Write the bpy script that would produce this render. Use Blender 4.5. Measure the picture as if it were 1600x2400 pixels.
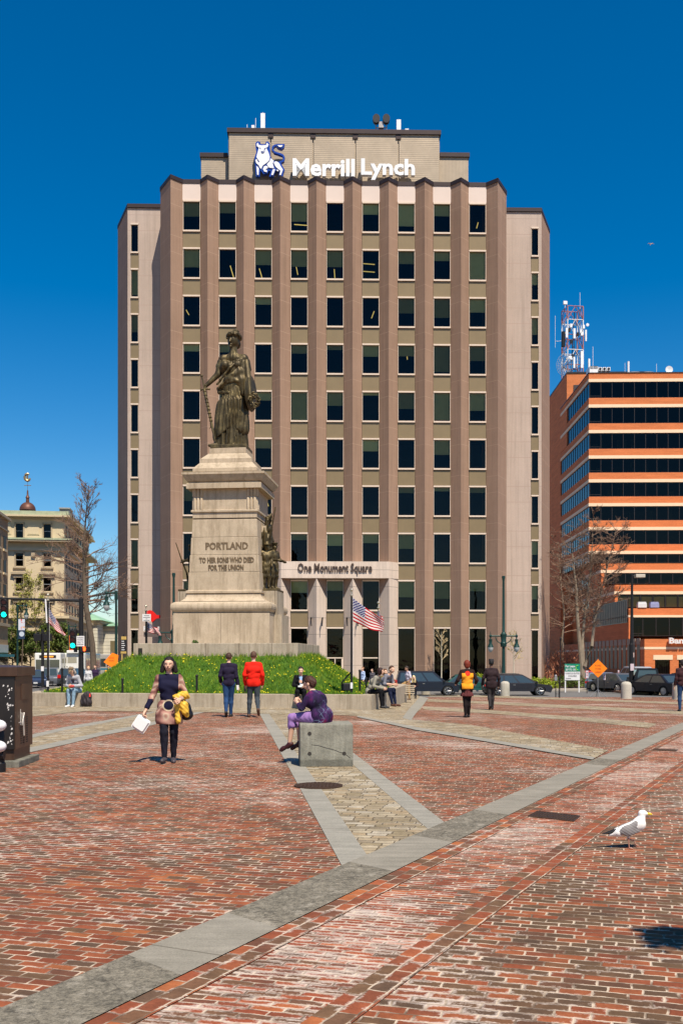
import bpy, math, random
import numpy as np
from mathutils import Vector, Matrix
S = bpy.context.scene
for o in list(bpy.data.objects): bpy.data.objects.remove(o)
COL = S.collection
R = math.radians
random.seed(7); rng = np.random.default_rng(11)
# ---------------- camera, sky, sun, exposure ----------------
F, HZ, CH = 2350.0, 1545.0, 1.62          # focal length and eye level in photo pixels, camera height in metres
cam = bpy.data.cameras.new('camera'); co = bpy.data.objects.new('camera', cam); COL.objects.link(co)
co.location = (0, 0, CH); co.rotation_euler = (R(90), 0, 0)
cam.sensor_fit = 'HORIZONTAL'; cam.sensor_width = 24; cam.lens = F / 1600 * 24
cam.shift_y = (HZ - 1200) / 1600; cam.clip_end = 6000; cam.clip_start = 0.1
S.camera = co
SUN = Vector((0.24, -0.585, 1.0)).normalized()
sl = bpy.data.lights.new('sun', 'SUN'); so = bpy.data.objects.new('sun', sl); COL.objects.link(so)
sl.energy = 4.5; sl.angle = R(0.5); sl.color = (1, .90, .76)
so.rotation_euler = SUN.to_track_quat('Z', 'Y').to_euler(); so.location = (5, -30, 60)
W = bpy.data.worlds.new('World'); S.world = W; W.use_nodes = True
wn = W.node_tree.nodes; wl = W.node_tree.links
sky = wn.new('ShaderNodeTexSky'); sky.sky_type = 'NISHITA'; sky.sun_disc = False
sky.sun_elevation = math.asin(SUN.z); sky.sun_rotation = math.atan2(SUN.x, SUN.y)
sky.air_density = 1.0; sky.dust_density = 0.25; sky.ozone_density = 3.0; sky.altitude = 300
hs = wn.new('ShaderNodeHueSaturation'); hs.inputs['Saturation'].default_value = 1.5; hs.inputs['Hue'].default_value = 0.5
wl.new(sky.outputs[0], hs.inputs['Color']); wl.new(hs.outputs[0], wn['Background'].inputs[0])
wn['Background'].inputs[1].default_value = 0.082
S.view_settings.view_transform = 'Standard'; S.view_settings.look = 'None'
S.view_settings.exposure = 0.56; S.view_settings.gamma = 1
S.render.engine = 'CYCLES'; S.cycles.max_bounces = 6; S.cycles.transparent_max_bounces = 12
# ---------------- helpers ----------------
def X(u, D): return (u - 800) * D / F
def Z(v, D): return CH + (HZ - v) * D / F
def sst(a, b, x):
    t = min(1, max(0, (x - a) / (b - a))); return t * t * (3 - 2 * t)
def ramp(y, a): # smooth start of a fall
    t = y - a
    return 0 if t < 0 else (t * t / 6 if t < 3 else t - 1.5)
def gz(x, y):
    r = min(.78, .0195 * ramp(y, 24)); l = min(.78, .022 * ramp(y, 38))
    k = sst(-1, 4, x)
    return -(l * (1 - k) + r * k)
def gp(u, v):
    D = CH * F / (v - HZ)
    for _ in range(12): D = (CH - gz(X(u, D), D)) * F / (v - HZ)
    return (X(u, D), D)
def on(u, D): return (X(u, D), D, gz(X(u, D), D))

MATS = {}
def _n(nt, t, **k):
    n = nt.nodes.new(t)
    for a, b in k.items(): setattr(n, a, b)
    return n
def mth(nt, op, a, b=None, c=None):
    n = _n(nt, 'ShaderNodeMath', operation=op)
    for i, q in enumerate((a, b, c)):
        if q is None: continue
        if isinstance(q, (int, float)): n.inputs[i].default_value = q
        else: nt.links.new(q, n.inputs[i])
    return n.outputs[0]
def mixc(nt, f, a, b, mode='MIX'):
    n = _n(nt, 'ShaderNodeMix', data_type='RGBA', blend_type=mode)
    for i, q in ((0, f), (6, a), (7, b)):
        if isinstance(q, (int, float)): n.inputs[i].default_value = q
        elif isinstance(q, tuple): n.inputs[i].default_value = (*q[:3], 1)
        else: nt.links.new(q, n.inputs[i])
    return n.outputs[2]
def rampn(nt, fac, stops, interp='LINEAR'):
    n = _n(nt, 'ShaderNodeValToRGB'); cr = n.color_ramp; cr.interpolation = interp
    while len(cr.elements) < len(stops): cr.elements.new(.5)
    for e, (p, c) in zip(cr.elements, stops):
        e.position = p; e.color = (*c[:3], 1) if isinstance(c, tuple) else (c, c, c, 1)
    if fac is not None: nt.links.new(fac, n.inputs[0])
    return n.outputs[0]
def noise(nt, vec, sc, det=4, rough=.6, dim='3D'):
    n = _n(nt, 'ShaderNodeTexNoise', noise_dimensions=dim); n.inputs['Scale'].default_value = sc
    n.inputs['Detail'].default_value = det; n.inputs['Roughness'].default_value = rough
    if vec is not None: nt.links.new(vec, n.inputs['Vector'])
    return n.outputs[0]
def objco(nt, rot=0, sc=(1, 1, 1), world=False):
    if world: s = _n(nt, 'ShaderNodeNewGeometry').outputs['Position']
    else: s = _n(nt, 'ShaderNodeTexCoord').outputs['Object']
    if rot == 0 and sc == (1, 1, 1): return s
    m = _n(nt, 'ShaderNodeMapping'); m.inputs['Rotation'].default_value = (0, 0, rot); m.inputs['Scale'].default_value = sc
    nt.links.new(s, m.inputs[0]); return m.outputs[0]
def newmat(name, rough=.6, metal=0, spec=.4):
    m = bpy.data.materials.new(name); m.use_nodes = True; nt = m.node_tree
    b = nt.nodes['Principled BSDF']; b.inputs['Roughness'].default_value = rough
    b.inputs['Metallic'].default_value = metal; b.inputs['Specular IOR Level'].default_value = spec
    return m, nt, b
def bump(nt, b, h, st=.3, dist=.01):
    n = _n(nt, 'ShaderNodeBump'); n.inputs['Strength'].default_value = st; n.inputs['Distance'].default_value = dist
    nt.links.new(h, n.inputs['Height']); nt.links.new(n.outputs[0], b.inputs['Normal'])
def M(col, rough=.6, metal=0, var=.12, sc=3, bmp=0, spec=.35, coat=0):
    key = (col, rough, metal, var, sc, bmp, spec, coat)
    if key in MATS: return MATS[key]
    m, nt, b = newmat('surface', rough, metal, spec)
    if coat: b.inputs['Coat Weight'].default_value = coat; b.inputs['Coat Roughness'].default_value = .05
    if var:
        v = objco(nt); n1 = noise(nt, v, sc, 5)
        r = rampn(nt, n1, [(.25, tuple(c * (1 - var) for c in col)), (.75, tuple(min(1, c * (1 + var)) for c in col))])
        nt.links.new(r, b.inputs['Base Color'])
        if bmp: bump(nt, b, noise(nt, v, sc * 12, 3), bmp, .01)
    else: b.inputs['Base Color'].default_value = (*col, 1)
    MATS[key] = m; return m
def emis(col, st):
    key = ('e', col, st)
    if key in MATS: return MATS[key]
    m, nt, b = newmat('lit_lamp'); b.inputs['Base Color'].default_value = (*col, 1)
    b.inputs['Emission Color'].default_value = (*col, 1); b.inputs['Emission Strength'].default_value = st
    MATS[key] = m; return m

class MB:
    def __init__(s): s.v = []; s.f = []; s.m = []; s.mi = 0
    def add(s, vs, fs):
        k = len(s.v); s.v += [tuple(map(float, p)) for p in vs]
        for f in fs: s.f.append(tuple(i + k for i in f)); s.m.append(s.mi)
        return s
    def box(s, x0, x1, y0, y1, z0, z1):
        return s.add([(x0,y0,z0),(x1,y0,z0),(x1,y1,z0),(x0,y1,z0),(x0,y0,z1),(x1,y0,z1),(x1,y1,z1),(x0,y1,z1)],
                     [(0,3,2,1),(4,5,6,7),(0,1,5,4),(1,2,6,5),(2,3,7,6),(3,0,4,7)])
    def cbox(s, c, d, rz=0, taper=1):
        vs = []
        for sz in (-1, 1):
            t = taper if sz > 0 else 1
            for sx, sy in ((-1,-1),(1,-1),(1,1),(-1,1)):
                x, y = sx*d[0]/2*t, sy*d[1]/2*t
                vs.append((c[0]+x*math.cos(rz)-y*math.sin(rz), c[1]+x*math.sin(rz)+y*math.cos(rz), c[2]+sz*d[2]/2))
        return s.add(vs, [(0,3,2,1),(4,5,6,7),(0,1,5,4),(1,2,6,5),(2,3,7,6),(3,0,4,7)])
    def tube(s, pts, rad, n=8, cap=True):
        pts = [Vector(p) for p in pts]
        if not hasattr(rad, '__len__'): rad = [rad] * len(pts)
        vs = []; ref = Vector((0, 0, 1))
        for i, p in enumerate(pts):
            d = (pts[min(i+1, len(pts)-1)] - pts[max(i-1, 0)]).normalized()
            a = d.cross(ref if abs(d.z) < .95 else Vector((1, 0, 0))).normalized(); b = d.cross(a)
            for k in range(n):
                t = 2*math.pi*k/n; vs.append(p + (a*math.cos(t) + b*math.sin(t)) * rad[i])
        fs = [(i*n+k, i*n+(k+1) % n, (i+1)*n+(k+1) % n, (i+1)*n+k) for i in range(len(pts)-1) for k in range(n)]
        if cap: fs += [tuple(range(n-1, -1, -1)), tuple((len(pts)-1)*n+k for k in range(n))]
        return s.add(vs, fs)
    def lathe(s, prof, c=(0, 0, 0), n=16, ax='z', sx=1, sy=1):
        vs = []
        for r, z in prof:
            for k in range(n):
                t = 2*math.pi*k/n; p = (r*math.cos(t)*sx, r*math.sin(t)*sy, z)
                if ax == 'y': p = (p[0], p[2], p[1])
                if ax == 'x': p = (p[2], p[0], p[1])
                vs.append((c[0]+p[0], c[1]+p[1], c[2]+p[2]))
        fs = [(i*n+k, i*n+(k+1) % n, (i+1)*n+(k+1) % n, (i+1)*n+k) for i in range(len(prof)-1) for k in range(n)]
        fs += [tuple(range(n-1, -1, -1)), tuple((len(prof)-1)*n+k for k in range(n))]
        return s.add(vs, fs)
    def prism(s, poly, a, b, ax='y'):   # poly in plane perpendicular to ax, from a to b
        n = len(poly)
        def P(p, t):
            return {'y': (p[0], t, p[1]), 'z': (p[0], p[1], t), 'x': (t, p[0], p[1])}[ax]
        vs = [P(p, a) for p in poly] + [P(p, b) for p in poly]
        fs = [tuple(range(n)), tuple(range(2*n-1, n-1, -1))] + [(i, n+i, n+(i+1) % n, (i+1) % n) for i in range(n)]
        return s.add(vs, fs)
    def ell(s, c, r, n=12, m=8):
        prof = [(math.sin(math.pi*i/m), -math.cos(math.pi*i/m)) for i in range(m+1)]
        prof[0] = (.01, -1); prof[-1] = (.01, 1)
        k = len(s.v); s.lathe(prof, (0, 0, 0), n)
        for i in range(k, len(s.v)):
            p = s.v[i]; s.v[i] = (c[0]+p[0]*r[0], c[1]+p[1]*r[1], c[2]+p[2]*r[2])
        return s
def build(name, mb, mats, parent=None, loc=None, smooth=False, fixn=True, bevel=0):
    me = bpy.data.meshes.new(name); me.from_pydata(mb.v, [], mb.f)
    if not isinstance(mats, (list, tuple)): mats = [mats]
    for m in mats: me.materials.append(m)
    if len(mats) > 1: me.polygons.foreach_set('material_index', mb.m)
    me.update()
    if fixn:
        import bmesh
        bm = bmesh.new(); bm.from_mesh(me); bmesh.ops.recalc_face_normals(bm, faces=bm.faces)
        if bevel: bmesh.ops.bevel(bm, geom=[e for e in bm.edges if e.calc_face_angle(0) > .5], offset=bevel, segments=2, affect='EDGES', profile=.6)
        bm.to_mesh(me); bm.free()
    if smooth:
        me.polygons.foreach_set('use_smooth', [True]*len(me.polygons))
        if smooth != 'all': me.set_sharp_from_angle(angle=R(35))
    o = bpy.data.objects.new(name, me); COL.objects.link(o)
    if parent: o.parent = parent
    if loc is not None: o.location = loc
    return o
def tag(o, label, cat, group=None):
    o['label'] = label; o['category'] = cat
    if group: o['group'] = group
    return o
def thing(name, label, cat, loc, rz=0, group=None):
    o = bpy.data.objects.new(name, None); COL.objects.link(o); o.location = loc; o.rotation_euler = (0, 0, rz)
    o.empty_display_size = .2
    return tag(o, label, cat, group)
def structure(o): o['kind'] = 'structure'; return o
def dup(root, label=None, loc=None, rz=None):
    r = root.copy(); COL.objects.link(r)
    if label: r['label'] = label
    if loc is not None: r.location = loc
    if rz is not None: r.rotation_euler = (0, 0, rz)
    kids = [c for c in bpy.data.objects if c.parent == root]
    for ch in kids:
        c = ch.copy(); COL.objects.link(c); c.parent = r
        for g in [q for q in bpy.data.objects if q.parent == ch]:
            d = g.copy(); COL.objects.link(d); d.parent = c
    return r
def text_mb(s, w, h, depth=.02, bold=.03, base=(0, 0, 0), align='c'):
    """mesh of a line of writing in the XZ plane facing -Y, fitted to w x h"""
    cu = bpy.data.curves.new('t', 'FONT'); cu.body = s; cu.offset = bold; cu.extrude = .5; cu.resolution_u = 2
    o = bpy.data.objects.new('t', cu); COL.objects.link(o)
    bpy.context.view_layer.update()
    me = bpy.data.meshes.new_from_object(o.evaluated_get(bpy.context.evaluated_depsgraph_get()))
    vs = np.array([v.co[:] for v in me.vertices]); fs = [tuple(p.vertices) for p in me.polygons]
    bpy.data.objects.remove(o)
    lo, hi = vs.min(0), vs.max(0); e = hi - lo
    cx = (vs[:, 0] - (lo[0]+hi[0])/2) / e[0] * w; cz = (vs[:, 1] - lo[1]) / e[1] * h; cy = -(vs[:, 2] - lo[2]) / e[2] * depth
    if align == 'l': cx = cx + w/2
    mb = MB(); mb.add(np.stack([cx+base[0], cy+base[1], cz+base[2]], 1), fs); return mb

# ---- implicit surfaces (signed distances) meshed with surface nets ----
def rc(a, b, ra, rb, sy=1.0):
    a = np.array(a, float); b = np.array(b, float)
    def f(P):
        ba = b - a; L = max((ba**2).sum(), 1e-9)
        pa = P - a; t = np.clip(pa @ ba / L, 0, 1)
        q = pa - t[..., None] * ba
        if sy != 1: q = q * np.array([1, 1/sy, 1])
        d = np.sqrt((q**2).sum(-1)) - (ra + (rb-ra)*t)
        return d * min(1, sy) if sy != 1 else d
    f.bb = (np.minimum(a, b) - max(ra, rb)*max(1, sy), np.maximum(a, b) + max(ra, rb)*max(1, sy)); return f
def el(c, r):
    c = np.array(c, float); r = np.array(r, float)
    def f(P):
        q = (P - c) / r; k = np.sqrt((q**2).sum(-1)) + 1e-9
        return (k - 1) * r.min() if r.min()/r.max() > .6 else (k - 1) * k / (np.sqrt(((q / r)**2).sum(-1)) + 1e-9)
    f.bb = (c - r, c + r); return f
def smin(a, b, k):
    h = np.clip(.5 + .5*(b-a)/k, 0, 1); return b*(1-h) + a*h - k*h*(1-h)
def net(prims, vox, k=.03, cut=None, disp=None, pad=.03):
    lo = np.min([p.bb[0] for p in prims], 0) - pad; hi = np.max([p.bb[1] for p in prims], 0) + pad
    n = np.ceil((hi-lo)/vox).astype(int) + 1
    g = [lo[i] + vox*np.arange(n[i]) for i in range(3)]
    P = np.stack(np.meshgrid(*g, indexing='ij'), -1)
    d = np.full(P.shape[:3], 9.0)
    for p in prims:
        i0 = np.maximum(np.floor((p.bb[0]-k*1.5-vox*3-lo)/vox).astype(int), 0); i1 = np.minimum(np.ceil((p.bb[1]+k*1.5+vox*3-lo)/vox).astype(int)+1, n)
        sl_ = tuple(slice(i0[j], i1[j]) for j in range(3))
        d[sl_] = smin(d[sl_], p(P[sl_]), k)
    if disp is not None: d = d + disp(P)
    if cut is not None: d = np.maximum(d, cut(P))
    s = d < 0
    c8 = [(i, j, l) for i in (0, 1) for j in (0, 1) for l in (0, 1)]
    def sub(A, o): return A[o[0]:o[0]+n[0]-1, o[1]:o[1]+n[1]-1, o[2]:o[2]+n[2]-1]
    cnt = sum(sub(s, o).astype(int) for o in c8); act = (cnt > 0) & (cnt < 8)
    idx = -np.ones(act.shape, int); ii = np.argwhere(act); idx[act] = np.arange(len(ii))
    acc = np.zeros((len(ii), 3)); w = np.zeros(len(ii))
    for ax in range(3):
        for o in c8:
            if o[ax]: continue
            o2 = list(o); o2[ax] = 1
            da = d[tuple((ii + o).T)]; db = d[tuple((ii + o2).T)]
            m = (da < 0) != (db < 0); t = np.where(m, da/(da-db+1e-12), 0)
            pt = np.array(o, float)[None] + t[:, None]*np.eye(3)[ax]
            acc += pt*m[:, None]; w += m
    V = lo + (ii + acc/np.maximum(w, 1)[:, None])*vox
    faces = []
    for ax in range(3):
        b, c = (ax+1) % 3, (ax+2) % 3
        sl0 = [slice(1, n[i]-1) for i in range(3)]; sl0[ax] = slice(0, n[ax]-1)
        sl1 = list(sl0); sl1[ax] = slice(1, n[ax])
        a0 = s[tuple(sl0)]; a1 = s[tuple(sl1)]; E = np.argwhere(a0 != a1)
        if not len(E): continue
        st = a0[tuple(E.T)]; base = E + [q.start for q in sl0]
        eb = np.eye(3, dtype=int)[b]; ec = np.eye(3, dtype=int)[c]
        q = np.stack([idx[tuple((base-eb-ec).T)], idx[tuple((base-ec).T)], idx[tuple(base.T)], idx[tuple((base-eb).T)]], 1)
        q[~st] = q[~st][:, ::-1]; faces.append(q)
    Fq = np.concatenate(faces) if faces else np.zeros((0, 4), int)
    Fq = Fq[(Fq >= 0).all(1)]
    mb = MB(); mb.v = [tuple(p) for p in V.tolist()]; mb.f = [tuple(q) for q in Fq.tolist()]; mb.m = [0]*len(mb.f)
    return mb
def merge(*ms):
    r = MB()
    for m in ms:
        k = len(r.v); r.v += m.v; r.f += [tuple(i+k for i in f) for f in m.f]; r.m += m.m
    return r
# ---------------- paving materials ----------------
def paving(name, rot, bw, bh, stops, mortar, mw=.006, salt=.5, jit=.3, offs=(0, 0), bst=.5, saltc=(.60, .50, .42), rough=.85, wob=.012):
    m, nt, b = newmat(name, rough, 0, .25)
    g = _n(nt, 'ShaderNodeNewGeometry').outputs['Position']
    mp = _n(nt, 'ShaderNodeMapping', vector_type='TEXTURE'); mp.inputs['Rotation'].default_value = (0, 0, rot); mp.inputs['Location'].default_value = (*offs, 0)
    nt.links.new(g, mp.inputs[0])
    # wobble of the laid courses
    wn_ = _n(nt, 'ShaderNodeTexNoise'); wn_.inputs['Scale'].default_value = 9; wn_.inputs['Detail'].default_value = 3; nt.links.new(g, wn_.inputs['Vector'])
    va = _n(nt, 'ShaderNodeVectorMath', operation='SUBTRACT'); nt.links.new(wn_.outputs['Color'], va.inputs[0]); va.inputs[1].default_value = (.5, .5, .5)
    vb = _n(nt, 'ShaderNodeVectorMath', operation='SCALE'); nt.links.new(va.outputs[0], vb.inputs[0]); vb.inputs['Scale'].default_value = wob*2
    vc = _n(nt, 'ShaderNodeVectorMath', operation='ADD'); nt.links.new(mp.outputs[0], vc.inputs[0]); nt.links.new(vb.outputs[0], vc.inputs[1])
    sp = _n(nt, 'ShaderNodeSeparateXYZ'); nt.links.new(vc.outputs[0], sp.inputs[0])
    ys = mth(nt, 'DIVIDE', sp.outputs[1], bh); row = mth(nt, 'FLOOR', ys); fy = mth(nt, 'FRACT', ys)
    wr = _n(nt, 'ShaderNodeTexWhiteNoise', noise_dimensions='1D'); nt.links.new(row, wr.inputs['W'])
    half = mth(nt, 'MULTIPLY', mth(nt, 'FLOORED_MODULO', row, 2.0), .5)
    xs = mth(nt, 'ADD', mth(nt, 'ADD', mth(nt, 'DIVIDE', sp.outputs[0], bw), half), mth(nt, 'MULTIPLY', wr.outputs['Value'], jit))
    col = mth(nt, 'FLOOR', xs); fx = mth(nt, 'FRACT', xs)
    cv = _n(nt, 'ShaderNodeCombineXYZ'); nt.links.new(col, cv.inputs[0]); nt.links.new(row, cv.inputs[1])
    wb = _n(nt, 'ShaderNodeTexWhiteNoise', noise_dimensions='2D'); nt.links.new(cv.outputs[0], wb.inputs['Vector'])
    base = rampn(nt, wb.outputs['Value'], stops, 'CONSTANT')
    # distance to the joint in metres
    dx = mth(nt, 'MULTIPLY', mth(nt, 'MINIMUM', fx, mth(nt, 'SUBTRACT', 1.0, fx)), bw)
    dy = mth(nt, 'MULTIPLY', mth(nt, 'MINIMUM', fy, mth(nt, 'SUBTRACT', 1.0, fy)), bh)
    d = mth(nt, 'MINIMUM', dx, dy)
    big = noise(nt, g, .55, 4, .65); med = noise(nt, g, 7, 4, .7); fin = noise(nt, g, 60, 3, .7)
    # grime inside each unit, and between large patches
    v1 = rampn(nt, med, [(.3, .72), (.7, 1.18)]); v2 = rampn(nt, fin, [(.3, .86), (.7, 1.12)]); v3 = rampn(nt, big, [(.35, .82), (.65, 1.1)])
    c = mixc(nt, 1.0, mixc(nt, 1.0, mixc(nt, 1.0, base, v1, 'MULTIPLY'), v2, 'MULTIPLY'), v3, 'MULTIPLY')
    # salt bloom: patches, strongest along joints
    if salt:
        mps = _n(nt, 'ShaderNodeMapping'); mps.inputs['Rotation'].default_value = (0, 0, -rot); mps.inputs['Scale'].default_value = (2.2, 7, 1); nt.links.new(g, mps.inputs[0])
        pat = noise(nt, mps.outputs[0], 1.0, 5, .75)
        near = rampn(nt, d, [(0.0, .22), (min(1, .03), 0.0)])
        bigs = mth(nt, 'MULTIPLY', mth(nt, 'SUBTRACT', noise(nt, g, .3, 3, .6), .5), .9)
        sm = mth(nt, 'ADD', mth(nt, 'ADD', mth(nt, 'ADD', pat, near), bigs), mth(nt, 'MULTIPLY', mth(nt, 'SUBTRACT', fin, .5), .35))
        sf = rampn(nt, sm, [(.70 - .12*salt, 0.0), (.80 - .12*salt, .55), (.92 - .1*salt, .9)])
        c = mixc(nt, sf, c, saltc)
    mwn = mth(nt, 'ADD', mth(nt, 'MULTIPLY', med, mw*1.1), mw*.45)
    jf = mth(nt, 'SMOOTH_MIN', mth(nt, 'MAXIMUM', mth(nt, 'SUBTRACT', 1.0, mth(nt, 'DIVIDE', d, mwn)), 0.0), 1.0, .1)
    jf = rampn(nt, jf, [(.0, 0.0), (.3, .9)])
    if isinstance(mortar[0], tuple): mc = rampn(nt, noise(nt, g, 5, 3), [(.43, mortar[0]), (.58, mortar[1])])
    else: mc = mortar
    nt.links.new(mixc(nt, jf, c, mc), b.inputs['Base Color'])
    h = mth(nt, 'ADD', mth(nt, 'MULTIPLY', rampn(nt, d, [(0.0, 0.0), (.012, 1.0)]), 1.0), mth(nt, 'ADD', mth(nt, 'MULTIPLY', fin, .35), mth(nt, 'MULTIPLY', wb.outputs['Value'], .5)))
    bump(nt, b, h, bst, .008)
    return m
RED = [(0, (.24, .066, .030)), (.16, (.31, .095, .040)), (.30, (.19, .060, .030)), (.42, (.13, .062, .040)), (.54, (.36, .125, .045)), (.62, (.12, .080, .050)), (.72, (.27, .078, .035)), (.80, (.12, .085, .05)), (.88, (.14, .085, .05)), (.95, (.085, .068, .048))]
GREYER = [(0, (.27, .075, .032)), (.13, (.12, .068, .043)), (.27, (.12, .082, .048)), (.40, (.33, .105, .042)), (.52, (.115, .085, .05)), (.62, (.22, .068, .033)), (.72, (.10, .075, .048)), (.82, (.085, .068, .048)), (.90, (.30, .095, .038)), (.96, (.19, .10, .05))]
def calm(st, k=.22):
    m_ = [sum(c[i] for _, c in st)/len(st) for i in range(3)]; return [(p, tuple((c[i]*(1-k)+m_[i]*k)*(1.1, .98, .88)[i] for i in range(3))) for p, c in st]
RED = calm(RED); GREYER = calm(GREYER)
ROWANG = R(-16.5)
MT = ((.56, .45, .33), (.15, .10, .065))
brick_red = paving('red_paving_brick', ROWANG, .166, .082, [(p, tuple(q*.86 for q in c)) for p, c in RED], MT, .0062, .40)
brick_mix = paving('mixed_paving_brick', ROWANG, .166, .082, [(p, tuple(q*.86 for q in c)) for p, c in GREYER], MT, .0068, .32, offs=(.3, .2))
brick_strip = paving('strip_brick', ROWANG, .170, .060, [(p, (c[0]*1.05, c[1]*.95, c[2]*.95)) for p, c in RED], MT, .006, .85)
AANG = math.atan2(2.05, 1)
soldier = paving('soldier_brick', AANG, .17, .10, RED, MT, .006, .2, offs=(0, 6.81))
SETT = [(0, (.34, .27, .17)), (.2, (.28, .22, .13)), (.4, (.40, .33, .22)), (.6, (.25, .20, .13)), (.75, (.36, .27, .16)), (.9, (.44, .38, .28))]
sett = paving('granite_sett', R(-8), .19, .12, SETT, (.13, .095, .055), .008, .15, jit=.9, bst=1.0, saltc=(.55, .50, .42), wob=.03)
def slabmat(name, c0, c1, joint_ang, jl, rough=False):
    m, nt, b = newmat(name, .8, 0, .3)
    g = _n(nt, 'ShaderNodeNewGeometry').outputs['Position']
    n1 = noise(nt, g, 2.2, 6, .7); n2 = noise(nt, g, 70 if not rough else 38, 4, .8)
    c = rampn(nt, n1, [(.3, c0), (.7, c1)])
    v = rampn(nt, n2, [(.3, .75 if not rough else .30), (.7, 1.15 if not rough else 1.75)])
    c = mixc(nt, 1.0, c, v, 'MULTIPLY')
    if jl:
        mp = _n(nt, 'ShaderNodeMapping', vector_type='TEXTURE'); mp.inputs['Rotation'].default_value = (0, 0, joint_ang); nt.links.new(g, mp.inputs[0])
        sp = _n(nt, 'ShaderNodeSeparateXYZ'); nt.links.new(mp.outputs[0], sp.inputs[0])
        fx = mth(nt, 'PINGPONG', sp.outputs[0], jl/2)
        j = rampn(nt, fx, [(0, 1.0), (.006, .9), (.011, 0.0)]); c = mixc(nt, mth(nt, 'MULTIPLY', j, .7), c, (.10, .085, .06))
        ms = _n(nt, 'ShaderNodeMapping'); ms.inputs['Rotation'].default_value = (0, 0, -joint_ang); ms.inputs['Scale'].default_value = (.8, 7, 1); nt.links.new(g, ms.inputs[0])
        st = rampn(nt, noise(nt, ms.outputs[0], 1.5, 4), [(.35, .86), (.65, 1.08)]); c = mixc(nt, 1.0, c, st, 'MULTIPLY')
    if rough:
        vo = _n(nt, 'ShaderNodeTexVoronoi', feature='DISTANCE_TO_EDGE'); vo.inputs['Scale'].default_value = 3.2
        mp2 = _n(nt, 'ShaderNodeMixRGB'); mp2.inputs[0].default_value = .25; nt.links.new(g, mp2.inputs[1])
        nn = _n(nt, 'ShaderNodeTexNoise'); nn.inputs['Scale'].default_value = 4; nt.links.new(g, nn.inputs[0]); nt.links.new(nn.outputs['Color'], mp2.inputs[2]); nt.links.new(mp2.outputs[0], vo.inputs['Vector'])
        cr = rampn(nt, vo.outputs['Distance'], [(0, 1.0), (.022, 0.0)]); c = mixc(nt, mth(nt, 'MULTIPLY', cr, .6), c, (.055, .048, .036))
        sp2 = rampn(nt, noise(nt, g, 5, 6, .85), [(.52, 0.0), (.64, .8)]); c = mixc(nt, sp2, c, (.36, .32, .25))
    nt.links.new(c, b.inputs['Base Color']); bump(nt, b, n2, .6 if rough else .25, .02 if rough else .005)
    return m
slab = slabmat('grey_granite_slab', (.22, .20, .155), (.30, .27, .215), AANG, 2.3)
slab2 = slabmat('grey_granite_edging', (.25, .235, .19), (.335, .31, .255), R(96), 1.9)
patch = slabmat('rough_asphalt_patch', (.13, .115, .085), (.20, .175, .13), 0, 0, True)
asphalt = slabmat('asphalt', (.13, .125, .12), (.17, .165, .155), 0, 0)
concrete_pave = slabmat('pale_pavement', (.33, .29, .24), (.42, .37, .31), 0, 1.5)

# ---------------- ground ----------------
def frange(a, b, s):
    n = max(1, int(round((b-a)/s))); return [a+(b-a)*i/n for i in range(n+1)]
xs = [-1500, -600, -300, -160] + frange(-80, -16, 4) + frange(-15.5, 16, .5) + frange(17, 60, 4) + [100, 200, 500, 1500]
ys = [-60, -20, 0] + frange(2, 80, .5) + frange(84, 200, 8) + [260, 400, 800, 3000]
g = MB(); g.add([(x, y, gz(x, y)) for y in ys for x in xs], [(j*len(xs)+i, j*len(xs)+i+1, (j+1)*len(xs)+i+1, (j+1)*len(xs)+i) for j in range(len(ys)-1) for i in range(len(xs)-1)])
structure(build('ground', g, brick_red, fixn=False))
def sheet(name, A, B, mat, lvl, seg=.5, wid=3):
    """paving sheet between two polylines of world points with equal point counts, laid lvl*4 mm above the ground"""
    rows = []
    for i in range(len(A)-1):
        L = max(math.dist(A[i], A[i+1]), math.dist(B[i], B[i+1])); n = max(1, int(L/seg))
        for k in range(n + (1 if i == len(A)-2 else 0)):
            t = k/n; a = [A[i][j]*(1-t)+A[i+1][j]*t for j in (0, 1)]; b = [B[i][j]*(1-t)+B[i+1][j]*t for j in (0, 1)]
            rows.append([[a[j]*(1-s/wid)+b[j]*s/wid for j in (0, 1)] for s in range(wid+1)])
    m = MB(); m.add([(p[0], p[1], gz(p[0], p[1])+.0022*lvl) for r_ in rows for p in r_],
        [(j*(wid+1)+i, (j+1)*(wid+1)+i, (j+1)*(wid+1)+i+1, j*(wid+1)+i+1) for j in range(len(rows)-1) for i in range(wid)])
    # faces up
    p0, p1, p2 = [Vector(m.v[k]) for k in m.f[0][:3]]
    if (p1-p0).cross(p2-p0).z < 0: m.f = [f[::-1] for f in m.f]
    return structure(build(name, m, mat, fixn=False))
def px(*l): return [gp(u, v) for u, v in l]
# long diagonal granite band (edges found on the flat foreground)
UPa, UPb = (-1.57, 4.62), (8.72, 25.6); LOa, LOb = (-1.13, 4.45), (7.81, 22.9)
def lin(a, b, t): return (a[0]+(b[0]-a[0])*t, a[1]+(b[1]-a[1])*t)
def along(a, b, y): return lin(a, b, (y-a[1])/(b[1]-a[1]))
ysp = [2.0, 5.45, 6.35, 7.95, 9.15, 10.7, 15.4, 16.3, 34]
for i in range(8):
    dark = i in (0, 2, 4, 6)
    sk = -.35
    A_ = [along(UPa, UPb, ysp[i]), along(UPa, UPb, ysp[i+1])]
    B_ = [along(LOa, LOb, ysp[i]+sk), along(LOa, LOb, ysp[i+1]+sk)]
    sheet('asphalt_patch' if dark else 'granite_band', A_, B_, patch if dark else slab, 5.5, wid=2)
dA = (math.cos(AANG), math.sin(AANG)); nA = (dA[1], -dA[0])
def offl(p, d): return (p[0]+nA[0]*d, p[1]+nA[1]*d)
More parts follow.
